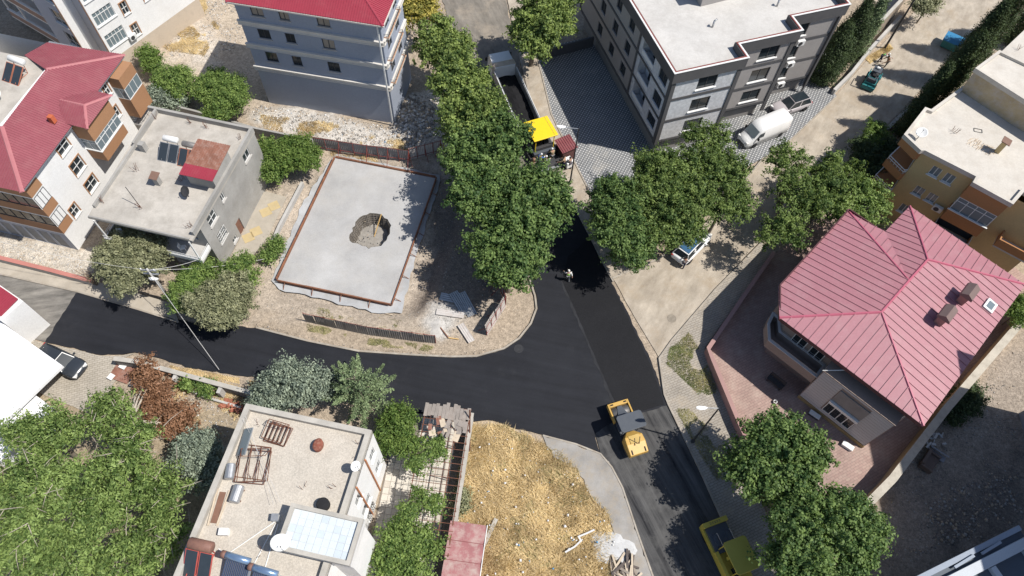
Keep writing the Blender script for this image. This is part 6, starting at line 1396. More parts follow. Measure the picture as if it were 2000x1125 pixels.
# ================================================================ VEHICLES AND MACHINES
M_YEL = M('machine_yellow', (.54, .335, .085), .45, .06, 1.5, .3, (.3, .2, .08), 0, spec=.4)
M_YEL2 = M('canopy_yellow', (.80, .56, .02), .4, .04, 1.5, .08, (.6, .42, .05), 0, spec=.4)
M_YEL3 = M('dull_yellow', (.50, .40, .07), .5, .06, 1.5, .3, (.3, .24, .08), 0)
M_CANO = M('canopy_grey', (.075, .085, .10), .5, .06, 1.5, .25, (.13, .13, .13), 0)
M_DRUM = M('drum_steel', (.16, .155, .15), .45, .2, 3, .4, (.06, .055, .05), 0, metal=.6)
M_HOTMIX = M('hot_asphalt', (.010, .010, .0115), .9, .3, 4, 0, bump=.8, bs=12)
M_CWHITE = M('car_white', (.78, .78, .77), .3, .03, 2, 0, bump=0, spec=.5)
M_CSILV = M('car_silver_mauve', (.40, .37, .375), .3, .03, 2, 0, bump=0, metal=0, spec=.5)
M_CDARK = M('car_dark', (.03, .036, .045), .25, .05, 2, 0, bump=0, spec=.6)
M_TEAL = M('machine_teal', (.03, .17, .18), .45, .06, 2, .2, (.1, .2, .2), 0)
M_LAMP = NT('lamp_glass').done((.7, .7, .68), .15, 0, .6); M_TAIL = NT('tail_lamp').done((.45, .02, .02), .2, 0, .5)
def place(name, label, cat, p_rear, p_front, z=0.0, group=None, zb=0.0):
    a, c = W(*p_rear, z), W(*p_front, z); m = (a+c)/2; return thing(name, label, cat, (m.x, m.y, zb), math.atan2(c.y-a.y, c.x-a.x), group), (c-a).length
def wheel(t_, x, y, r, w):
    m = Matrix.Translation((x, y, r)) @ Matrix.Rotation(R(90), 4, 'X')
    o = MB().lathe([(r*.55, -w/2), (r*.93, -w/2), (r, -w*.36), (r, w*.36), (r*.93, w/2), (r*.55, w/2)], 20, m).build('wheel', M_BLACK, t_, True)
    MB().lathe([(.02, -w*.46), (r*.52, -w*.46), (r*.56, -w*.3), (r*.56, w*.3), (r*.52, w*.46), (.02, w*.46)], 14, m).build('rim', M_STEEL, o)
def quadp(a, b, c, d, ins=.06, off=.008):
    a, b, c, d = map(Vector, (a, b, c, d)); ctr = (a+b+c+d)/4; n = (b-a).cross(d-a).normalized(); f = lambda p: p+(ctr-p).normalized()*ins+n*off
    return MB().slab([f(a), f(b), f(c), f(d)], .012)
def car(t_, L, wd, H, paint, style, roof=None):
    hw = wd/2; k = L/4.5; st = [(-2.25,.74,.45,.86),(-2.15,.9,.33,.95),(-1.4,.985,.25,.98),(0,1,.25,.95),(1.0,.99,.25,.93),(1.6,.97,.26,.88),(2.0,.9,.3,.8),(2.2,.76,.36,.68),(2.25,.6,.42,.6)]
    secs = [[(x*k, -h*hw*.9, zl), (x*k, -h*hw, zl+(zb-zl)*.45), (x*k, -h*hw*.95, zb-.04), (x*k, -h*hw*.8, zb), (x*k, 0, zb+.035), (x*k, h*hw*.8, zb), (x*k, h*hw*.95, zb-.04), (x*k, h*hw, zl+(zb-zl)*.45), (x*k, h*hw*.9, zl)] for x, h, zl, zb in st]
    MB().loft(secs).build('body', paint, t_, True)
    xr, xf, tr, tf = {'suv': (-2.05, 1.0, -1.75, .2), 'hatch': (-1.95, 1.05, -1.5, .15)}[style]; xr, xf, tr, tf = xr*k, xf*k, tr*k, tf*k; zb = .93; b = hw*.88; r_ = hw*.66
    B = [(xr, -b, zb), (xf, -b*.95, zb-.03), (xf, b*.95, zb-.03), (xr, b, zb)]; T = [(tr, -r_, H-.06), (tf, -r_, H-.05), (tf, r_, H-.05), (tr, r_, H-.06)]
    cab = MB().add(B+T+[((tr+tf)/2, 0, H)], [(0,1,5,4), (1,2,6,5), (2,3,7,6), (3,0,4,7), (4,5,8), (5,6,8), (6,7,8), (7,4,8)]).build('cabin', paint, t_)
    quadp(B[1], B[2], T[2], T[1], .07).build('windshield', M_GLASS, t_); quadp(B[3], B[0], T[0], T[3], .07).build('rear_window', M_GLASS, t_)
    for (p, q, u, v) in ((B[0], B[1], T[1], T[0]), (B[2], B[3], T[3], T[2])):
        p, q, u, v = map(Vector, (p, q, u, v))
        for f0, f1 in ((0, .48), (.5, 1)): quadp(p.lerp(q, f0), p.lerp(q, f1), v.lerp(u, f1), v.lerp(u, f0), .05).build('side_window', M_GLASS, t_)
    if roof: MB().slab([(tr+.1, -r_*.9, H+.012), (tf-.05, -r_*.9, H+.012), (tf-.05, r_*.9, H+.012), (tr+.1, r_*.9, H+.012)], .05).build('sunroof', roof, t_)
    for sx in (-1, 1):
        for x in (-1.35, 1.35): wheel(t_, x*k, sx*(hw-.1), .33, .22)
        MB().cbox((2.1*k, sx*hw*.62, .7), (.28, .34, .13), sx*-.35).build('headlight', M_LAMP, t_); MB().cbox((-2.17*k, sx*hw*.72, .82), (.14, .26, .16)).build('tail_light', M_TAIL, t_)
        MB().cbox((xf-.25, sx*(hw+.06), .98), (.12, .2, .13)).build('mirror', paint, t_)
    MB().box(2.2*k, -.35, .42, 2.285*k, .35, .58).build('grille', M_DARKM, t_)
    MB().box(-2.29*k, -.26, .5, -2.24*k, .26, .61).build('number_plate', M_PVC, t_)
t_, L = place('parked_car', 'silver-mauve hatchback with black glass roof beside the grey block', 'car', (1578, 196), (1508, 220), .5, 'parked cars'); car(t_, 4.4, 1.84, 1.58, M_CSILV, 'suv', M_GLASS); t_.location.z = .10
t_, L = place('parked_car', 'dark car half under the white roof at left', 'car', (85, 690), (155, 724), .5, 'parked cars'); car(t_, 4.4, 1.8, 1.5, M_CDARK, 'hatch')
t_, L = place('parked_car', 'white car with blue-tinted glass under the trees', 'car', (1327, 505), (1375, 455), .6, 'parked cars'); car(t_, 4.6, 1.86, 1.65, M_CWHITE, 'suv', M('blue_glass_roof', (.05, .12, .22), .15, .1, 2, 0, bump=0, spec=.6))
# white panel van
t_, L = place('panel_van', 'white panel van parked on the dotted paving', 'van', (1535, 245), (1440, 285), .3); t_.location.z = .10; t_.location.x -= .1; t_.scale = (.93, .93, .93)
st = [(-2.9,.93,.4,2.5),(-2.85,.97,.35,2.62),(-1.5,1,.3,2.68),(.6,1,.3,2.66),(1.2,.99,.3,2.55),(1.55,.98,.3,2.2),(2.1,.95,.32,1.4),(2.55,.9,.36,1.2),(2.85,.78,.42,1.0),(2.93,.6,.5,.8)]
secs = [[(x, -h, zl), (x, -h*1.0, zl+(zt-zl)*.4), (x, -h*.96, zt-.25), (x, -h*.82, zt-.04), (x, 0, zt), (x, h*.82, zt-.04), (x, h*.96, zt-.25), (x, h, zl+(zt-zl)*.4), (x, h, zl)] for x, h, zl, zt in st]
MB().loft(secs).build('body', M_CWHITE, t_, True)
quadp((2.12, -.86, 1.42), (2.12, .86, 1.42), (1.52, .78, 2.24), (1.52, -.78, 2.24), .06, .05).build('windshield', M_GLASS2, t_)
for sx in (-1, 1):
    MB().slab([(.95, sx*1.0, 1.5), (1.85, sx*.985, 1.5), (1.5, sx*.975, 2.1), (.95, sx*.98, 2.15)][::sx], .02).build('side_window', M_GLASS, t_)
    for x in (-1.9, 1.75): wheel(t_, x, sx*.88, .36, .24)
    MB().cbox((2.75, sx*.68, .92), (.25, .3, .25), sx*-.3).build('headlight', M_LAMP, t_); MB().cbox((-2.9, sx*.88, 1.1), (.06, .12, .7)).build('tail_light', M_TAIL, t_); MB().cbox((1.75, sx*1.12, 1.5), (.12, .22, .32)).build('mirror', M_BLACK, t_)
MB().box(-1.9, -1.015, .9, -.1, -1.004, .96).box(-.3, -1.012, .5, -.26, -1.0, 2.3).build('door_seam', M_DARKM, t_)
MB().box(2.86, -.5, .45, 2.96, .5, .62).build('bumper', M_DARKM, t_)

# tandem roller
t_, L = place('tandem_roller', 'orange-yellow tandem roller with grey canopy on the junction', 'road roller', (1246, 885), (1206, 790), .9); t_.scale = (.93, .93, .93)
mD = lambda x: Matrix.Translation((x, -.8, .62)) @ Matrix.Rotation(R(-90), 4, 'X')
for x in (-1.65, 1.65):
    MB().lathe([(.3, 0), (.58, 0), (.62, .04), (.62, 1.56), (.58, 1.6), (.3, 1.6)], 24, mD(x)).build('drum', M_DRUM, t_, True)
def frame_U(x0, x1, s, nm):
    mb = MB(); mb.box(x0, -.98, .75, x1, -.84, 1.3); mb.box(x0, .84, .75, x1, .98, 1.3); xe = x1 if s > 0 else x0; mb.box(min(xe, xe-s*.34), -.839, .78, max(xe, xe-s*.34), .839, 1.32); return mb.build(nm, M_YEL, t_, bevel=.03)
fu = frame_U(.75, 2.45, 1, 'front_frame'); MB().loft([[(.75, -.75, .9), (.75, .75, .9), (.75, .6, 1.42), (.75, -.6, 1.42)], [(1.5, -.5, .9), (1.5, .5, .9), (1.5, .35, 1.3), (1.5, -.35, 1.3)], [(2.05, -.3, .95), (2.05, .3, .95), (2.05, .2, 1.25), (2.05, -.2, 1.25)]]).build('front_neck', M_CANO, t_)
for sy in (-.62, .62): MB().cbox((2.28, sy, 1.33), (.12, .26, .03), .0).build('slot', M_BLACK, fu)
MB().loft([[(-.4, -.42, .8), (-.4, .42, .8), (-.4, .34, 1.3), (-.4, -.34, 1.3)], [(-.95, -.92, .8), (-.95, .92, .8), (-.95, .8, 1.72), (-.95, -.8, 1.72)], [(-1.6, -.95, .85), (-1.6, .95, .85), (-1.6, .85, 1.68), (-1.6, -.85, 1.68)], [(-2.5, -.9, .9), (-2.5, .9, .9), (-2.5, .82, 1.4), (-2.5, -.82, 1.4)]]).build('engine_hood', M_YEL, t_, bevel=.05)
hp = MB().cbox((-1.25, 0, 1.735), (.7, .95, .04)).build('hood_hatch', M('machine_sand', (.52, .36, .12), .6), t_)
for sy in (-.6, .6): MB().cbox((-2.25, sy, 1.5), (.4, .1, .05), 0, 0, R(-15)).build('slot', M_BLACK, t_)
for a, c in (((-1.15, .45), (-1.7, -.1)), ((-1.2, -.5), (-1.75, -.2)), ((-1.2, .0), (-1.8, .2))): MB().tube((a[0], a[1], 1.76), (c[0], c[1], 1.74), .03, None, 6).build('hose', M_BLACK, t_)
MB().box(-.4, -.8, .75, .75, .8, 1.05).build('platform', M_CANO, t_); MB().box(-.25, -.25, 1.052, .2, .3, 1.45).box(-.3, -.25, 1.452, -.18, .3, 1.9).build('seat', M_BLACK, t_); MB().box(.45, -.35, 1.052, .65, .35, 1.75).build('console', M_YEL, t_)
for x in (-.4, .7):
    for y in (-.72, .72): MB().tube((x, y, 1.0), (x, y, 2.75), .035, None, 6).build('canopy_post', M_DARKM, t_)
MB().prism([(-.75, -1.0), (-.6, -1.15), (.6, -1.15), (.75, -1.0), (.75, 1.0), (.6, 1.15), (-.6, 1.15), (-.75, 1.0)], 2.75, 2.87).build('canopy', M_CANO, t_, bevel=.03)

# second machine at the bottom right
t_, L = place('pneumatic_roller', 'yellow pneumatic-tyred roller in tree shade at the bottom edge', 'road roller', (1452, 1143), (1392, 1018), 1.2)
MB().box(-2.6, -1.0, .55, 2.4, 1.0, 1.15).build('chassis', M_YEL3, t_, bevel=.03)
for x in (-1.8, 1.6):
    for k in range(4): wheel(t_, x, -.75+k*.5, .5, .34)
MB().box(.1, -.86, 1.152, 2.05, .86, 1.42).build('deck', M_CANO, t_); MB().box(2.06, -1.02, 1.152, 2.42, 1.02, 1.66).build('front_bar', M_YEL3, t_, bevel=.02)
gl = MB()
for k, wv in enumerate((.13, .09, .13, .11, .1)): y = .42-k*.19; gl.box(2.16, y-wv/2, 1.661, 2.19, y+wv/2, 1.668); gl.box(2.28, y-wv/2, 1.661, 2.31, y+wv/2, 1.668); gl.box(2.16, y-wv/2, 1.661, 2.31, y-wv/2+.03, 1.668)
gl.build('nameplate', M_CANO, t_)
for y in (-.55, .5): MB().cbox((1.0, y, 1.5), (.8, .28, .14)).build('hatch', M_CANO, t_); MB().path([(.55, y-.2, 1.45), (.55, y-.2, 1.75), (1.45, y-.2, 1.75), (1.45, y-.2, 1.45)], .02).build('handrail', M_STEEL, t_)
MB().box(-2.5, .72, 1.152, .3, 1.0, 1.5).build('side_beam', M_YEL3, t_, bevel=.02); MB().box(-1.7, -.2, 1.152, -1.1, .35, 1.7).build('seat', M_BLACK, t_); MB().box(-.5, -.3, 1.152, -.3, .4, 1.9).build('console', M_YEL3, t_)
for x in (-1.55, .4):
    for y in (-.85, .6): MB().tube((x, y, 1.1), (x, y, 2.85), .04, None, 6).build('canopy_post', M_YEL3, t_)
MB().prism([(-1.6, -1.15), (.45, -1.15), (.6, -1.0), (.6, .55), (.45, .7), (-1.6, .7), (-1.75, .55), (-1.75, -1.0)], 2.85, 2.98).build('canopy', M('canopy_mustard', (.42, .36, .07), .5, .06), t_, bevel=.03)

# paver
t_, L = place('asphalt_paver', 'asphalt paver with bright yellow roof behind the dump truck', 'paver', (1064, 300), (1040, 258), 1.0); t_.location.z = .02
MB().box(-1.6, -1.2, .35, 1.9, 1.2, 1.35).build('chassis', M_CANO, t_, bevel=.03)
for sy in (-1, 1):
    MB().box(-1.4, sy*1.22-.16, .03, 1.6, sy*1.22+.16, .75).build('crawler_track', M_BLACK, t_, bevel=.1); MB().slab([(1.9, sy*.1, 1.1), (3.0, sy*.1, 1.1), (3.0, sy*1.35, 1.6), (1.9, sy*1.35, 1.6)][::sy], .08).build('hopper_wing', M_STEEL, t_)
    MB().box(-2.7, sy*1.45-.1, .5, -.2, sy*1.45+.1, .75).build('tow_arm', M_DARKM, t_)
MB().box(1.95, -.95, .7, 2.9, .95, .95).build('hopper_mix', M_HOTMIX, t_)
MB().box(-2.9, -2.0, .08, -2.1, 2.0, .7).build('screed', M_DARKM, t_, bevel=.03); MB().box(-3.2, -2.0, .3, -2.9, 2.0, .36).build('walkway', M_STEEL, t_)
MB().box(-1.3, -.9, 1.352, .3, .9, 1.7).build('operator_platform', M_DARKM, t_); MB().box(-1.0, -.6, 1.702, -.6, -.1, 2.1).box(-1.0, .2, 1.702, -.6, .7, 2.1).build('seat', M_BLACK, t_)
for x in (-1.3, .9):
    for y in (-1.0, 1.0): MB().tube((x, y, 1.3), (x, y, 3.15), .05, None, 6).build('roof_post', M_YEL2, t_)
MB().box(-1.55, -1.3, 3.15, 1.15, 1.3, 3.28).build('canopy', M_YEL2, t_, bevel=.04); MB().box(-1.5, -.98, 3.281, 1.1, -.93, 3.3).build('canopy_seam', M_YEL3, t_)
# dump truck
t_, L = place('dump_truck', 'white dump truck with a bed of black asphalt', 'truck', (1035, 246), (986, 136), 2.4); t_.location.z = .0; h = L/2
bw = 1.22
for nm, bx in (('bed_side', (-h, -bw, 1.2, h, -bw+.1, 2.6)), ('bed_side', (-h, bw-.1, 1.2, h, bw, 2.6)), ('tailgate', (-h-.02, -bw+.101, 1.2, -h+.1, bw-.101, 2.45)), ('headboard', (h-.1, -bw+.101, 1.2, h, bw-.101, 2.95))): MB().box(*bx).build(nm, M_CWHITE if nm == 'headboard' else M_STEEL, t_)
MB().box(-h+.101, -bw+.101, 1.15, h-.101, bw-.101, 1.3).build('bed_floor', M_DARKM, t_); MB().slab([(h, -bw, 2.96), (h+.75, -bw, 2.9), (h+.75, bw, 2.9), (h, bw, 2.96)], .08).build('cab_guard', M('rusty_cream', (.55, .46, .36), .7, .15, 1, .5, (.3, .16, .1)), t_)
mb = MB(); n = 14; 
for i in range(n):
    for j in range(6):
        x0, x1 = -h+.102+(2*h-.21)*i/n, -h+.102+(2*h-.21)*(i+1)/n; y0, y1 = -bw+.102+(2*bw-.21)*j/6, -bw+.102+(2*bw-.21)*(j+1)/6; f_ = lambda x, y: 1.55+.55*math.exp(-((x-.5)/2.0)**2-(y/.8)**2)+.08*math.sin(x*5+y*3)
        mb.add([(x0,y0,f_(x0,y0)),(x1,y0,f_(x1,y0)),(x1,y1,f_(x1,y1)),(x0,y1,f_(x0,y1))], [(0,1,2,3)])
mb.build('asphalt_load', M_HOTMIX, t_, recalc=False)
MB().loft([[(h+.85, -1.2, .6), (h+.85, 1.2, .6), (h+.85, 1.15, 2.85), (h+.85, -1.15, 2.85)], [(h+2.2, -1.2, .6), (h+2.2, 1.2, .6), (h+2.2, 1.1, 2.85), (h+2.2, -1.1, 2.85)], [(h+2.75, -1.15, .6), (h+2.75, 1.15, .6), (h+2.6, 1.05, 1.9), (h+2.6, -1.05, 1.9)]]).build('cab', M_CWHITE, t_)
quadp((h+2.62, -1.0, 1.9), (h+2.62, 1.0, 1.9), (h+2.22, 1.0, 2.8), (h+2.22, -1.0, 2.8), .08, .02).build('windshield', M_GLASS, t_)
MB().box(-h+.2, -.45, .7, h+2.4, .45, 1.14).build('chassis', M_DARKM, t_)
for x in (-h+.8, -h+2.1, h+1.6):
    for sy in (-1, 1): wheel(t_, x, sy*1.02, .5, .36)
for sy in (-1, 1): MB().box(-h+.3, sy*bw+(.0 if sy > 0 else -.05), 2.55, h-.2, sy*bw+(.05 if sy > 0 else .0), 2.68).build('bed_rail', M_CWHITE, t_); MB().cbox((h+2.3, sy*1.38, 2.2), (.1, .2, .45)).build('mirror', M_BLACK, t_)
# kiosk
t_ = thing('site_cabin', 'small cabin with maroon corrugated roof beside the paver', 'cabin', tuple(W(1104, 292, 1.0))[:2]+(.06,), R(-62))
MB().box(-.75, -.65, 0, .75, .65, 1.7).build('wall', M('maroon_wall', (.13, .06, .055), .7, .15), t_)
corr_roof(t_, M('maroon_sheet', (.24, .075, .08), .5, .1, 1, .2, (.4, .3, .3), 0), [(((-.95, -.85, 1.72), (.95, -.85, 1.72), (.95, .85, 1.9), (-.95, .85, 1.9)), (0, 1))], .24, .05)
t_ = thing('generator', 'white wheeled generator standing under the street lamp', 'generator', tuple(W(1110, 318, .6))[:2]+(.06,), R(-60)); MB().box(-.45, -.4, .25, .45, .4, 1.0).build('housing', M_CWHITE, t_, bevel=.05); MB().tube((.1, -.2, 1.0), (.1, -.2, 1.25), .05).build('exhaust', M_DARKM, t_)
for sy in (-.42, .42): wheel(t_, .0, sy, .25, .12)
# teal mini loader
t_, L = place('crack_sealer_cart', 'teal road-marking tractor with black deck on the dirt road', 'tractor', (1691, 178), (1718, 128), .8)
MB().box(-1.0, -.6, .45, 1.0, .6, .85).build('chassis', M_TEAL, t_, bevel=.03); MB().box(-.9, -.5, .852, -.1, .5, 1.3).build('engine_box', M_CANO, t_, bevel=.03); MB().box(.25, -.45, .852, .9, .45, 1.15).build('tank', M_DARKM, t_, bevel=.03)
for sy in (-1, 1):
    MB().path([(-1.15, sy*.62, .5), (-1.15, sy*.62, 1.75), (.1, sy*.62, 1.75), (.5, sy*.62, .9)], .05, 6).build('loader_arm', M_TEAL, t_); MB().cbox((.2, sy*.68, 1.0), (.3, .2, .25)).build('fender', M_TEAL, t_)
    for x in (-.7, .7): wheel(t_, x, sy*.62, .34, .26)
MB().box(-.15, -.45, 1.75, .85, .45, 1.82).build('canopy', M_CANO, t_); MB().tube((-1.15, -.62, 1.7), (-1.15, .62, 1.7), .04).build('cross_bar', M_TEAL, t_)
for x in (-.1, .8):
    for y in (-.4, .4): MB().tube((x, y, 1.0), (x, y, 1.75), .03, None, 6).build('canopy_post', M_DARKM, t_)
MB().box(-.6, -.2, 1.302, -.2, .2, 1.6).build('seat', M_BLACK, t_); MB().lathe([(.03, 0), (.15, 0), (.15, .35), (.03, .36)], 12, Matrix.Translation((.4, -.17, 1.95)) @ Matrix.Rotation(R(-90), 4, 'X')).build('drum_roll', M_CWHITE, t_)
MB().box(-1.35, -.7, .15, -1.1, .7, .6).build('bucket', M_TEAL, t_)
# dumpster
t_, L = place('dumpster', 'teal and blue rubbish dumpster at the side street', 'dumpster', (1868, 70), (1850, 98), .6)
MB().loft([[(-.75, -.9, .15), (.75, -.9, .15), (.95, -1.05, 1.15), (-.95, -1.05, 1.15)], [(-.75, .9, .15), (.75, .9, .15), (.95, 1.05, 1.15), (-.95, 1.05, 1.15)]]).build('bin', M('bin_teal', (.06, .22, .22), .6, .15, 1.5, .3), t_)
MB().loft([[(.97, y, 1.16), (.5, y, 1.45), (-.5, y, 1.45), (-.97, y, 1.16)] for y in (-1.07, 1.07)]).build('lid', M('bin_blue', (.04, .2, .38), .5, .1, 1.5, .2), t_)
for sx in (-.6, .6):
    for sy in (-.75, .75): MB().lathe([(.03, -.04), (.1, -.04), (.1, .04), (.03, .04)], 10, Matrix.Translation((sx, sy, .1)) @ Matrix.Rotation(R(90), 4, 'X')).build('castor', M_BLACK, t_)

# ================================================================ PEOPLE
def skin_obj(name, verts, edges, radii, mat, parent, root=0, sub=1):
    me = bpy.data.meshes.new(name); me.from_pydata([tuple(v) for v in verts], edges, []); me.materials.append(mat); o = obj(name, me, parent)
    o.modifiers.new('skin', 'SKIN').use_smooth_shade = True
    for i, r in enumerate(radii): me.skin_vertices[0].data[i].radius = (r, r) if not isinstance(r, tuple) else r
    for i in range(len(verts)): me.skin_vertices[0].data[i].use_root = (i == root)
    s = o.modifiers.new('sub', 'SUBSURF'); s.levels = sub; s.render_levels = sub
    return o
M_SKIN = M('skin', (.38, .22, .15), .6, .06, 4, 0, bump=0); M_HAIR = M('dark_hair', (.02, .016, .013), .6, .1, 4, 0, bump=0)
def person(label, px, py, head, top, legs, cap=None, vest=None, bend=0.0, arms=((.25, -.1), (.25, -.1)), stride=.12, zb=0.0, shoes=None):
    w = W(px, py, zb); t_ = thing('person', label, 'person', (w.x, w.y, zb), head, 'people at work')
    def B(x, y, z):            # bend the upper body forward about the hip
        dz = z-.93; return (x+dz*math.sin(bend), y, .93+dz*math.cos(bend)) if dz > 0 else (x, y, z)
    V = [(0,0,.95), B(0,0,1.15), B(0,0,1.36), B(.01,0,1.47), B(.03,0,1.56), B(.035,0,1.66), B(.12,0,1.585)]
    E = [(0,1),(1,2),(2,3),(3,4),(4,5),(4,6)]; Rr = [.125, (.115, .14), (.12, .16), .055, .085, .075, .018]
    arm, leg = [], []
    for s, (fw, out) in ((1, arms[0]), (-1, arms[1])):
        sh = B(0, s*.2, 1.41); el = Vector(sh)+Vector((fw*.45, s*(.07+out*.3), -.26)); wr = el+Vector((fw*.75+.05, s*out*.3, -.2)); i = len(V)
        pal = wr+(wr-el).normalized()*.06; V += [sh, tuple(el), tuple(wr), tuple(pal)]; E += [(2, i), (i, i+1), (i+1, i+2), (i+2, i+3)]; Rr += [.065, .045, .033, (.022, .042)]; arm.append((sh, tuple(el), tuple(wr)))
        d = (wr-el).normalized(); sd = Vector((0, 0, 1)).cross(d); sd = sd.normalized() if sd.length > .1 else Vector((0, 1, 0))
        for q, (off, ln) in enumerate(((-.036, .065), (-.012, .085), (.012, .09), (.036, .075))):
            k = len(V); V += [tuple(pal+d*ln*.5+sd*off), tuple(pal+d*ln*.8+sd*off+Vector((0, 0, -.035)))]; E += [(i+3, k), (k, k+1)]; Rr += [.0095, .008]
        k = len(V); V += [tuple(wr+d*.03+sd*s*.05), tuple(wr+d*.075+sd*s*.06)]; E += [(i+2, k), (k, k+1)]; Rr += [.012, .009]
    for s, f_ in ((1, stride), (-1, -stride)):
        i = len(V); hp, kn, an, to = (0, s*.1, .9), (f_*.6+.03, s*.105, .5), (f_, s*.11, .09), (f_+.17, s*.12, .03); V += [hp, kn, an, to]; E += [(0, i), (i, i+1), (i+1, i+2), (i+2, i+3)]; Rr += [.095, .06, .042, .035]; leg.append((hp, kn, an, to))
    skin_obj('body', V, E, Rr, M_SKIN, t_)
    TV = V[:3]+[a for ar in arm for a in ((ar[0], ar[1], tuple(Vector(ar[1]).lerp(Vector(ar[2]), .75))))]; TE = [(0,1),(1,2),(2,3),(3,4),(4,5),(2,6),(6,7),(7,8)]
    skin_obj('shirt', TV, TE, [.14, (.135, .16), (.14, .18), .08, .062, .05, .08, .062, .05], top, t_)
    LV = [V[0]]+[p for l in leg for p in l[:3]]; skin_obj('trousers', LV, [(0,1),(1,2),(2,3),(0,4),(4,5),(5,6)], [.14, .112, .078, .06, .112, .078, .06], legs, t_)
    for l in leg: skin_obj('shoe', [(l[2][0]-.03, l[2][1], .05), (l[3][0], l[3][1], .04)], [(0, 1)], [.055, .045], M_BLACK, t_)
    if vest: skin_obj('vest', V[:3], [(0,1),(1,2)], [.15, (.15, .175), (.155, .2)], vest, t_)
    c = Vector(V[5]); c2 = Vector(V[4]); MB().lathe([(.1, -.05), (.105, .0), (.09, .07), (.05, .105), (.005, .115)], 12, Matrix.Translation(c) @ Matrix.Rotation(bend, 4, 'Y')).build('cap' if cap else 'hair', cap or M_HAIR, t_, True)
    if cap: MB().cbox(c+Vector((.11*math.cos(bend), 0, -.03-.1*math.sin(bend))), (.12, .13, .015), 0, 0, bend).build('cap_peak', cap, t_)
    for s in (-1, 1): MB().lathe([(.002, -.012), (.012, 0), (.002, .012)], 6, Matrix.Translation(c2+Vector((.085, s*.032, .03)))).build('eye', M_CWHITE, t_); MB().lathe([(.005, -.03), (.018, 0), (.005, .03)], 6, Matrix.Translation(c2+Vector((0, s*.092, .02)))).build('ear', M_SKIN, t_)
    return t_
C_ = lambda n, c: M('cloth_'+n, c, .85, .08, 3, 0, bump=0)
VEST = C_('hivis', (.35, .62, .06)); NAVY = C_('navy', (.03, .04, .08)); WHT = C_('white', (.7, .7, .68)); GRY = C_('grey', (.2, .2, .2)); TANC = C_('tan', (.4, .3, .19)); BLU = C_('blue', (.04, .14, .5)); BRN = C_('brown', (.16, .09, .05)); KHK = C_('khaki', (.3, .26, .16)); ORG = C_('orange', (.6, .2, .04))
HELM = C_('helmet', (.75, .75, .72))
person('worker in a yellow-green vest walking on the fresh asphalt', 1108, 548, R(100), WHT, GRY, HELM, VEST, .0, ((.35, .1), (-.2, .1)), .2, .03)
person('person in white shirt and dark trousers behind the white car', 1332, 523, R(60), WHT, NAVY, None, None, .1, ((.3, .1), (.3, .1)), .08)
person('worker in a green vest bending beside the teal tractor', 1716, 121, R(-20), WHT, NAVY, HELM, C_('green', (.1, .5, .08)), .9, ((.6, .0), (.5, .0)), .15, .0)
person('worker in brown shirt beside the teal tractor', 1728, 131, R(190), BRN, GRY, None, None, .35, ((.5, .1), (.3, .1)), .12, .0)
person('worker in tan shirt standing by the white generator', 1101, 328, R(160), TANC, NAVY, None, None, .15, ((.4, .1), (.3, .1)), .1, .06)
person('worker in dark clothes beside the street lamp', 1112, 330, R(140), GRY, NAVY, None, None, .1, ((.3, .1), (.3, .2)), .1, .06)
person('worker in blue shirt on the paver screed', 1053, 325, R(60), BLU, NAVY, HELM, None, .3, ((.5, .1), (.5, .1)), .1, .38)
person('worker with orange vest raking behind the paver', 1063, 330, R(70), WHT, NAVY, HELM, ORG, .4, ((.6, .1), (.5, .0)), .15, .06)
person('worker in khaki beside the paver hopper', 1078, 314, R(120), KHK, GRY, HELM, None, .2, ((.4, .1), (.4, .1)), .12, .06)
person('bare-headed worker at the left end of the paver screed', 1040, 330, R(50), BRN, KHK, None, None, .4, ((.6, .0), (.6, .1)), .15, .06)

# ================================================================ STREET FURNITURE, WALLS, CLUTTER
def lamp(label, bx, by, tx, ty, zt, arm):
    a = W(bx, by); t_ = thing('street_lamp', label, 'street lamp', (a.x, a.y, .05), 0, 'street lamps'); MB().lathe([(.16, 0), (.16, .3), (.085, .35), (.05, zt), (.02, zt+.05)], 10).build('pole', M_DARKM, t_)
    e = Vector((arm[0], arm[1], .15)); MB().tube((0, 0, zt-.05), (e.x, e.y, zt+.1), .035, None, 6).build('arm', M_STEEL, t_); d = e.normalized()
    MB().loft([[Vector((e.x, e.y, zt+.1))+d*q+Vector((-d.y, d.x, 0))*w*s_+Vector((0, 0, dz)) for s_, dz in ((-1, 0), (-.6, .09), (.6, .09), (1, 0))] for q, w in ((-.1, .06), (.1, .15), (.5, .17), (.75, .08))]).build('lamp_head', M_CWHITE, t_)
lamp('street lamp on the right pavement casting a long shadow', 1352, 863, 1405, 797, 7.7, (-1.0, -.1)); lamp('street lamp by the dotted paving next to the paver', 1113, 359, 1128, 250, 7.9, (-1.3, -.05))
a = W(336, 588); t_ = thing('utility_pole', 'concrete utility pole between the junipers', 'utility pole', (a.x, a.y, 0)); MB().lathe([(.16, -.1), (.1, 5.4), (.02, 5.45)], 10).build('pole', M_CONC, t_, True)
for z in (4.6, 5.15): MB().box(-.6, -.06, z, .7, .06, z+.12).build('crossarm', M_STEEL, t_)
for x in (-.6, 0, .6): MB().lathe([(.03, 0), (.06, .05), (.06, .15), (.02, .2)], 8, Matrix.Translation((x*.9, 0, 5.27))).build('insulator', M_CWHITE, t_)
MB().loft([[(q, -w-.25, 4.3), (q, -w*.4-.25, 4.4), (q, w*.4-.25, 4.4), (q, w-.25, 4.3)] for q, w in ((-.2, .05), (0, .16), (.4, .14), (.6, .06))]).build('lamp_head', M_CWHITE, t_)
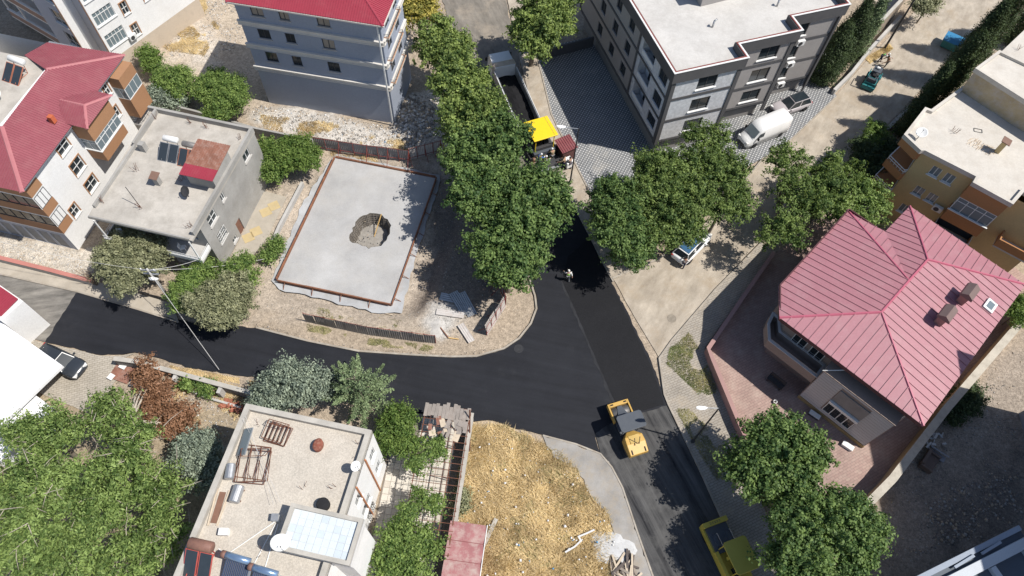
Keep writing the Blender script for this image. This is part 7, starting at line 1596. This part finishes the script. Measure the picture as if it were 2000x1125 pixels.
def wire(label, p, q, sag=.6, r=.018):
    p, q = Vector(p), Vector(q); pts = [p.lerp(q, i/14)-Vector((0, 0, sag*4*(i/14)*(1-i/14))) for i in range(15)]; o = MB().path(pts, r, 4).build('overhead_wire', M('wire', (.55, .54, .52), .6, .05, 2, 0, bump=0)); tag(o, label, 'wire', 'overhead wires')
top = Vector((a.x, a.y, 5.3))
wire('overhead wire crossing the fresh asphalt to the lower verge', top, W(428, 722, .3), .2, .022); wire('overhead wire from the pole to the cement house', top, W(403, 500, 3.4), .4); wire('overhead wire from the pole towards the slab', top, W(520, 505, 1.0), .5); wire('overhead wire from the pole along the left street', top, W(-60, 455, 6.5), .8, .014)
# roof wires on the beige house
for i, (p, q) in enumerate((((-8.6, -1.0), (-4.6, -6.2)), ((-8.7, -1.2), (-4.2, -6.0)))): wire(('upper', 'lower')[i]+' thin wire stretched across the beige roof', f8w(*p, 8.9), f8w(*q, 8.9), .15, .01)
# pole and fence at the top right
a = W(1728, 94); t_ = thing('utility_pole', 'dark utility pole at the top right pavement', 'utility pole', (a.x, a.y, 0)); MB().lathe([(.13, -.1), (.09, 8.2), (.02, 8.25)], 8).build('pole', M_DARKM, t_); MB().box(-.5, -.04, 7.8, .5, .04, 7.9).build('crossarm', M_STEEL, t_)
# walls
M_STB = M('grey_stone_block', (.25, .24, .225), .9, .3, 2, .4, (.17, .16, .15), .4, 10)
wl = wall_line('stone_wall', 'grey block wall with pale coping between garden and asphalt', [(222,700),(268,706),(340,726),(420,748),(495,768)], .3, 1.3, M_STB, M_PAR8)
for i, (px, py) in enumerate(((345, 727), (432, 751))): p = W(px, py, .6)-Vector(wl.location); MB().cbox((p.x+.2, p.y-.5, .55), (.3, .9, 1.1), R(-10)).build('buttress', M_CONC, wl)
wall_line('garden_wall', 'low red-topped wall along the left street', [(-60,490),(0,503),(90,525),(178,548)], .3, .7, M_CONC, M('red_coping', (.45, .19, .16), .85, .12))
wall_line('garden_wall', 'grey wall at the back of the cement house yard', [(275,190),(380,216),(500,250),(610,272)], .22, 1.5, M_BARE, M_BARE, -.1, .0)
wall_line('garden_wall', 'low pale wall between the cement house yard and the slab', [(590,355),(545,440),(530,475)], .25, .5, M_CONC, M_CONC, -.1, .02)
wall_line('garden_wall', 'low wall in front of the cement house', [(345,500),(410,525),(437,535)], .25, .6, M_CONC, M_CONC)
wall_line('garden_wall', 'broken stone wall between dirt road and grey block at top right', [(1630,175),(1665,140),(1700,95),(1730,62),(1760,30)], .3, .8, M_CONC, M_CONC, -.1, .02)
wall_line('garden_wall', 'dark retaining wall below the ochre building', [(1640,340),(1700,285),(1752,232),(1800,190)], .3, .9, M_BARE, M_PAR8)
wall_line('garden_wall', 'long low garden kerb with weeds behind the stone wall', [(355,755),(400,775),(470,795)], .18, .35, M_CONC, M_CONC, -.1, .0)
wall_line('garden_wall', 'dark wall closing the dotted yard behind the grey block', [(1062,98),(1110,85),(1160,72)], .2, 1.4, M_CHAR, M_CHAR, -.1, .0)
wall_line('garden_wall', 'plain brown wall of the terrace at the top right', [(1722,40),(1760,0),(1790,-40)], .3, 3.0, M('tan_wall', (.30, .25, .2), .85, .1), M_PAR8)
tag(MB().prism(ccw([tuple(W(x, y, 1.5))[:2] for x, y in ((1655,60),(1690,20),(1720,-30),(1780,-30),(1722,42),(1690,80))]), -.1, 1.2).build('raised_terrace', M('terrace_paving', (.45, .38, .31), .9, .15, .6, .3)), kind='structure')
# yard tiles beside the cement house
M_YT = M('yellow_yard_tile', (.47, .37, .20), .85, .12, 1, .3, (.38, .33, .26)); M_YT2 = M('grey_yard_tile', (.38, .34, .28), .85, .15, 1, .4, (.3, .26, .21))
yb = sheet('house_yard', [(515,372),(560,385),(520,470),(470,525),(440,524)], .0, M_YT2, .1, .0); ym = MB().box(-.49, -.49, 0, .49, .49, .02).mesh('yard_tile', M_YT)
for px, py in ((535, 402), (519, 414), (500, 452), (485, 464)): p = W(px, py, .02); obj('yard_tile', ym, yb, (p.x, p.y, .004), (0, 0, R(34)))
# timber heap, sofa, planks, drums
t_ = thing('timber_heap', 'heap of grey old timbers at the bottom edge beside the road', 'timber', tuple(W(1215, 1112))[:2]+(.02,), R(10)); rn = random.Random(6)
for k in range(34): MB().cbox((rn.uniform(-.9, .9), rn.uniform(-.8, .5), .06+rn.random()*.35), (rn.uniform(.08, .2), rn.uniform(.9, 2.0), .06), R(rn.choice([-12, -8, 5, 60, -50])+rn.uniform(-12, 12)), rn.uniform(-.12, .12)).build('board', rn.choice([M('old_board', (.28, .24, .2), .9, .3), M('old_board_dark', (.12, .1, .09), .9, .3), M('pale_board', (.55, .46, .35), .8)]), t_)
t_ = thing('sofa', 'discarded brown armchair sofa tipped over in the shaded lot', 'sofa', tuple(W(1810, 905))[:2]+(0,), R(50)); MB().box(-.75, -.5, .1, .75, .5, .5).build('seat', M('sofa_brown', (.16, .12, .10), .9, .15), t_, bevel=.06); MB().box(-.75, .35, .5, .75, .62, 1.0).build('backrest', M('sofa_brown', (.16, .12, .10), .9, .15), t_, bevel=.06)
for sx in (-.85, .65): MB().box(sx, -.5, .1, sx+.2, .5, .75).build('armrest', M('sofa_brown', (.16, .12, .10), .9, .15), t_, bevel=.04)
t_ = thing('broken_cabinet', 'grey broken cabinet panel leaning beside the discarded sofa', 'cabinet', tuple(W(1828, 885))[:2]+(0,), R(-35)); MB().cbox((0, 0, .55), (1.5, .08, .5), 0, R(40)).build('panel', M('grey_board', (.32, .32, .34), .7), t_); MB().cbox((0, -.3, .25), (1.4, .5, .1)).build('shelf', M('grey_board', (.32, .32, .34), .7), t_)
t_ = thing('junk_heap', 'heap of broken planks and scrap beside the ochre wall', 'junk', tuple(W(1820, 860))[:2]+(0,), 0)
for k in range(22): MB().cbox((rn.uniform(-.8, 1.0), rn.uniform(-.6, .6), .08+rn.random()*.3), (rn.uniform(.3, .9), rn.uniform(.05, .2), .04), rn.uniform(0, 3.1), rn.uniform(-.3, .3), rn.uniform(-.3, .3)).build('scrap', rn.choice(RB[:2]+[M_STEEL, M('old_board', (.28, .24, .2), .9, .3)]), t_)
for i, (px, py, L, rz, m_, lb) in enumerate(((957, 1040, 2.2, 68, M_PAR8, 'pale concrete beam lying by the red shed'), (868, 650, 1.2, -50, M_FB, 'dark plank on the dirt near the hoarding end'), (886, 662, .9, -5, M('fresh_timber', (.58, .38, .15), .7), 'short yellow plank near the road corner'), (757, 609, .9, -10, M('pale_board', (.55, .46, .35), .8), 'pale plank on the concrete skirt below the slab'))):
    p = W(px, py); o = MB().cbox((0, 0, .08), (L, .3 if i == 0 else .08, .16 if i == 0 else .05)).build('plank', m_); o.location = (p.x, p.y, gz(p.x, p.y)+.05); o.rotation_euler = (0, 0, R(rz)); tag(o, lb, 'plank', 'loose planks')
t_ = thing('scrap_sheets', 'rusty metal sheets and bags at the garden wall corner', 'scrap', tuple(W(240, 730))[:2]+(0,), R(-15))
for k, (x, y, w_, l_, m_) in enumerate(((0, 0, 1.8, 1.4, M_RUSTY), (1.6, -.2, 1.2, 1.0, M_HOR2), (2.6, -.5, 1.0, .8, M_STEEL), (-.6, -.6, .5, .5, M_PVC), (-.2, .5, .6, .4, M_PVC))): MB().cbox((x, y, .12+.05*k), (w_, l_, .04), rn.uniform(-.4, .4), rn.uniform(-.1, .1)).build('sheet', m_, t_)
t_ = thing('brick_pile', 'pile of broken red bricks beside the beige house', 'bricks', tuple(W(455, 795))[:2]+(0,), R(-20))
bme = MB().cbox((0, 0, 0), (.4, .18, .1)).mesh('brick', M('red_brick', (.36, .14, .09), .9, .25, 4))
for k in range(40): obj('brick', bme, t_, (rn.uniform(-.9, .9), rn.uniform(-.35, .35), .06+rn.random()*.25), (rn.uniform(-.3, .3), rn.uniform(-.3, .3), rn.uniform(0, 3)))
t_ = thing('plastic_strip', 'crumpled white plastic strip lying in the dry grass', 'plastic strip', tuple(W(1140, 1060, .3))[:2]+(.3,), 0)
p0 = Vector((t_.location.x, t_.location.y, .3)); pts = [W(x, y, .35)-p0 for x, y in ((1160,1035),(1145,1042),(1130,1048),(1135,1056),(1122,1068),(1105,1078))]
for q0, q1 in zip(pts[:-1], pts[1:]): m_ = (q0+q1)/2; MB().cbox((m_.x, m_.y, .05), ((q1-q0).length+.1, .13, .03), math.atan2((q1-q0).y, (q1-q0).x), .3).build('strip', M_PVC, t_)
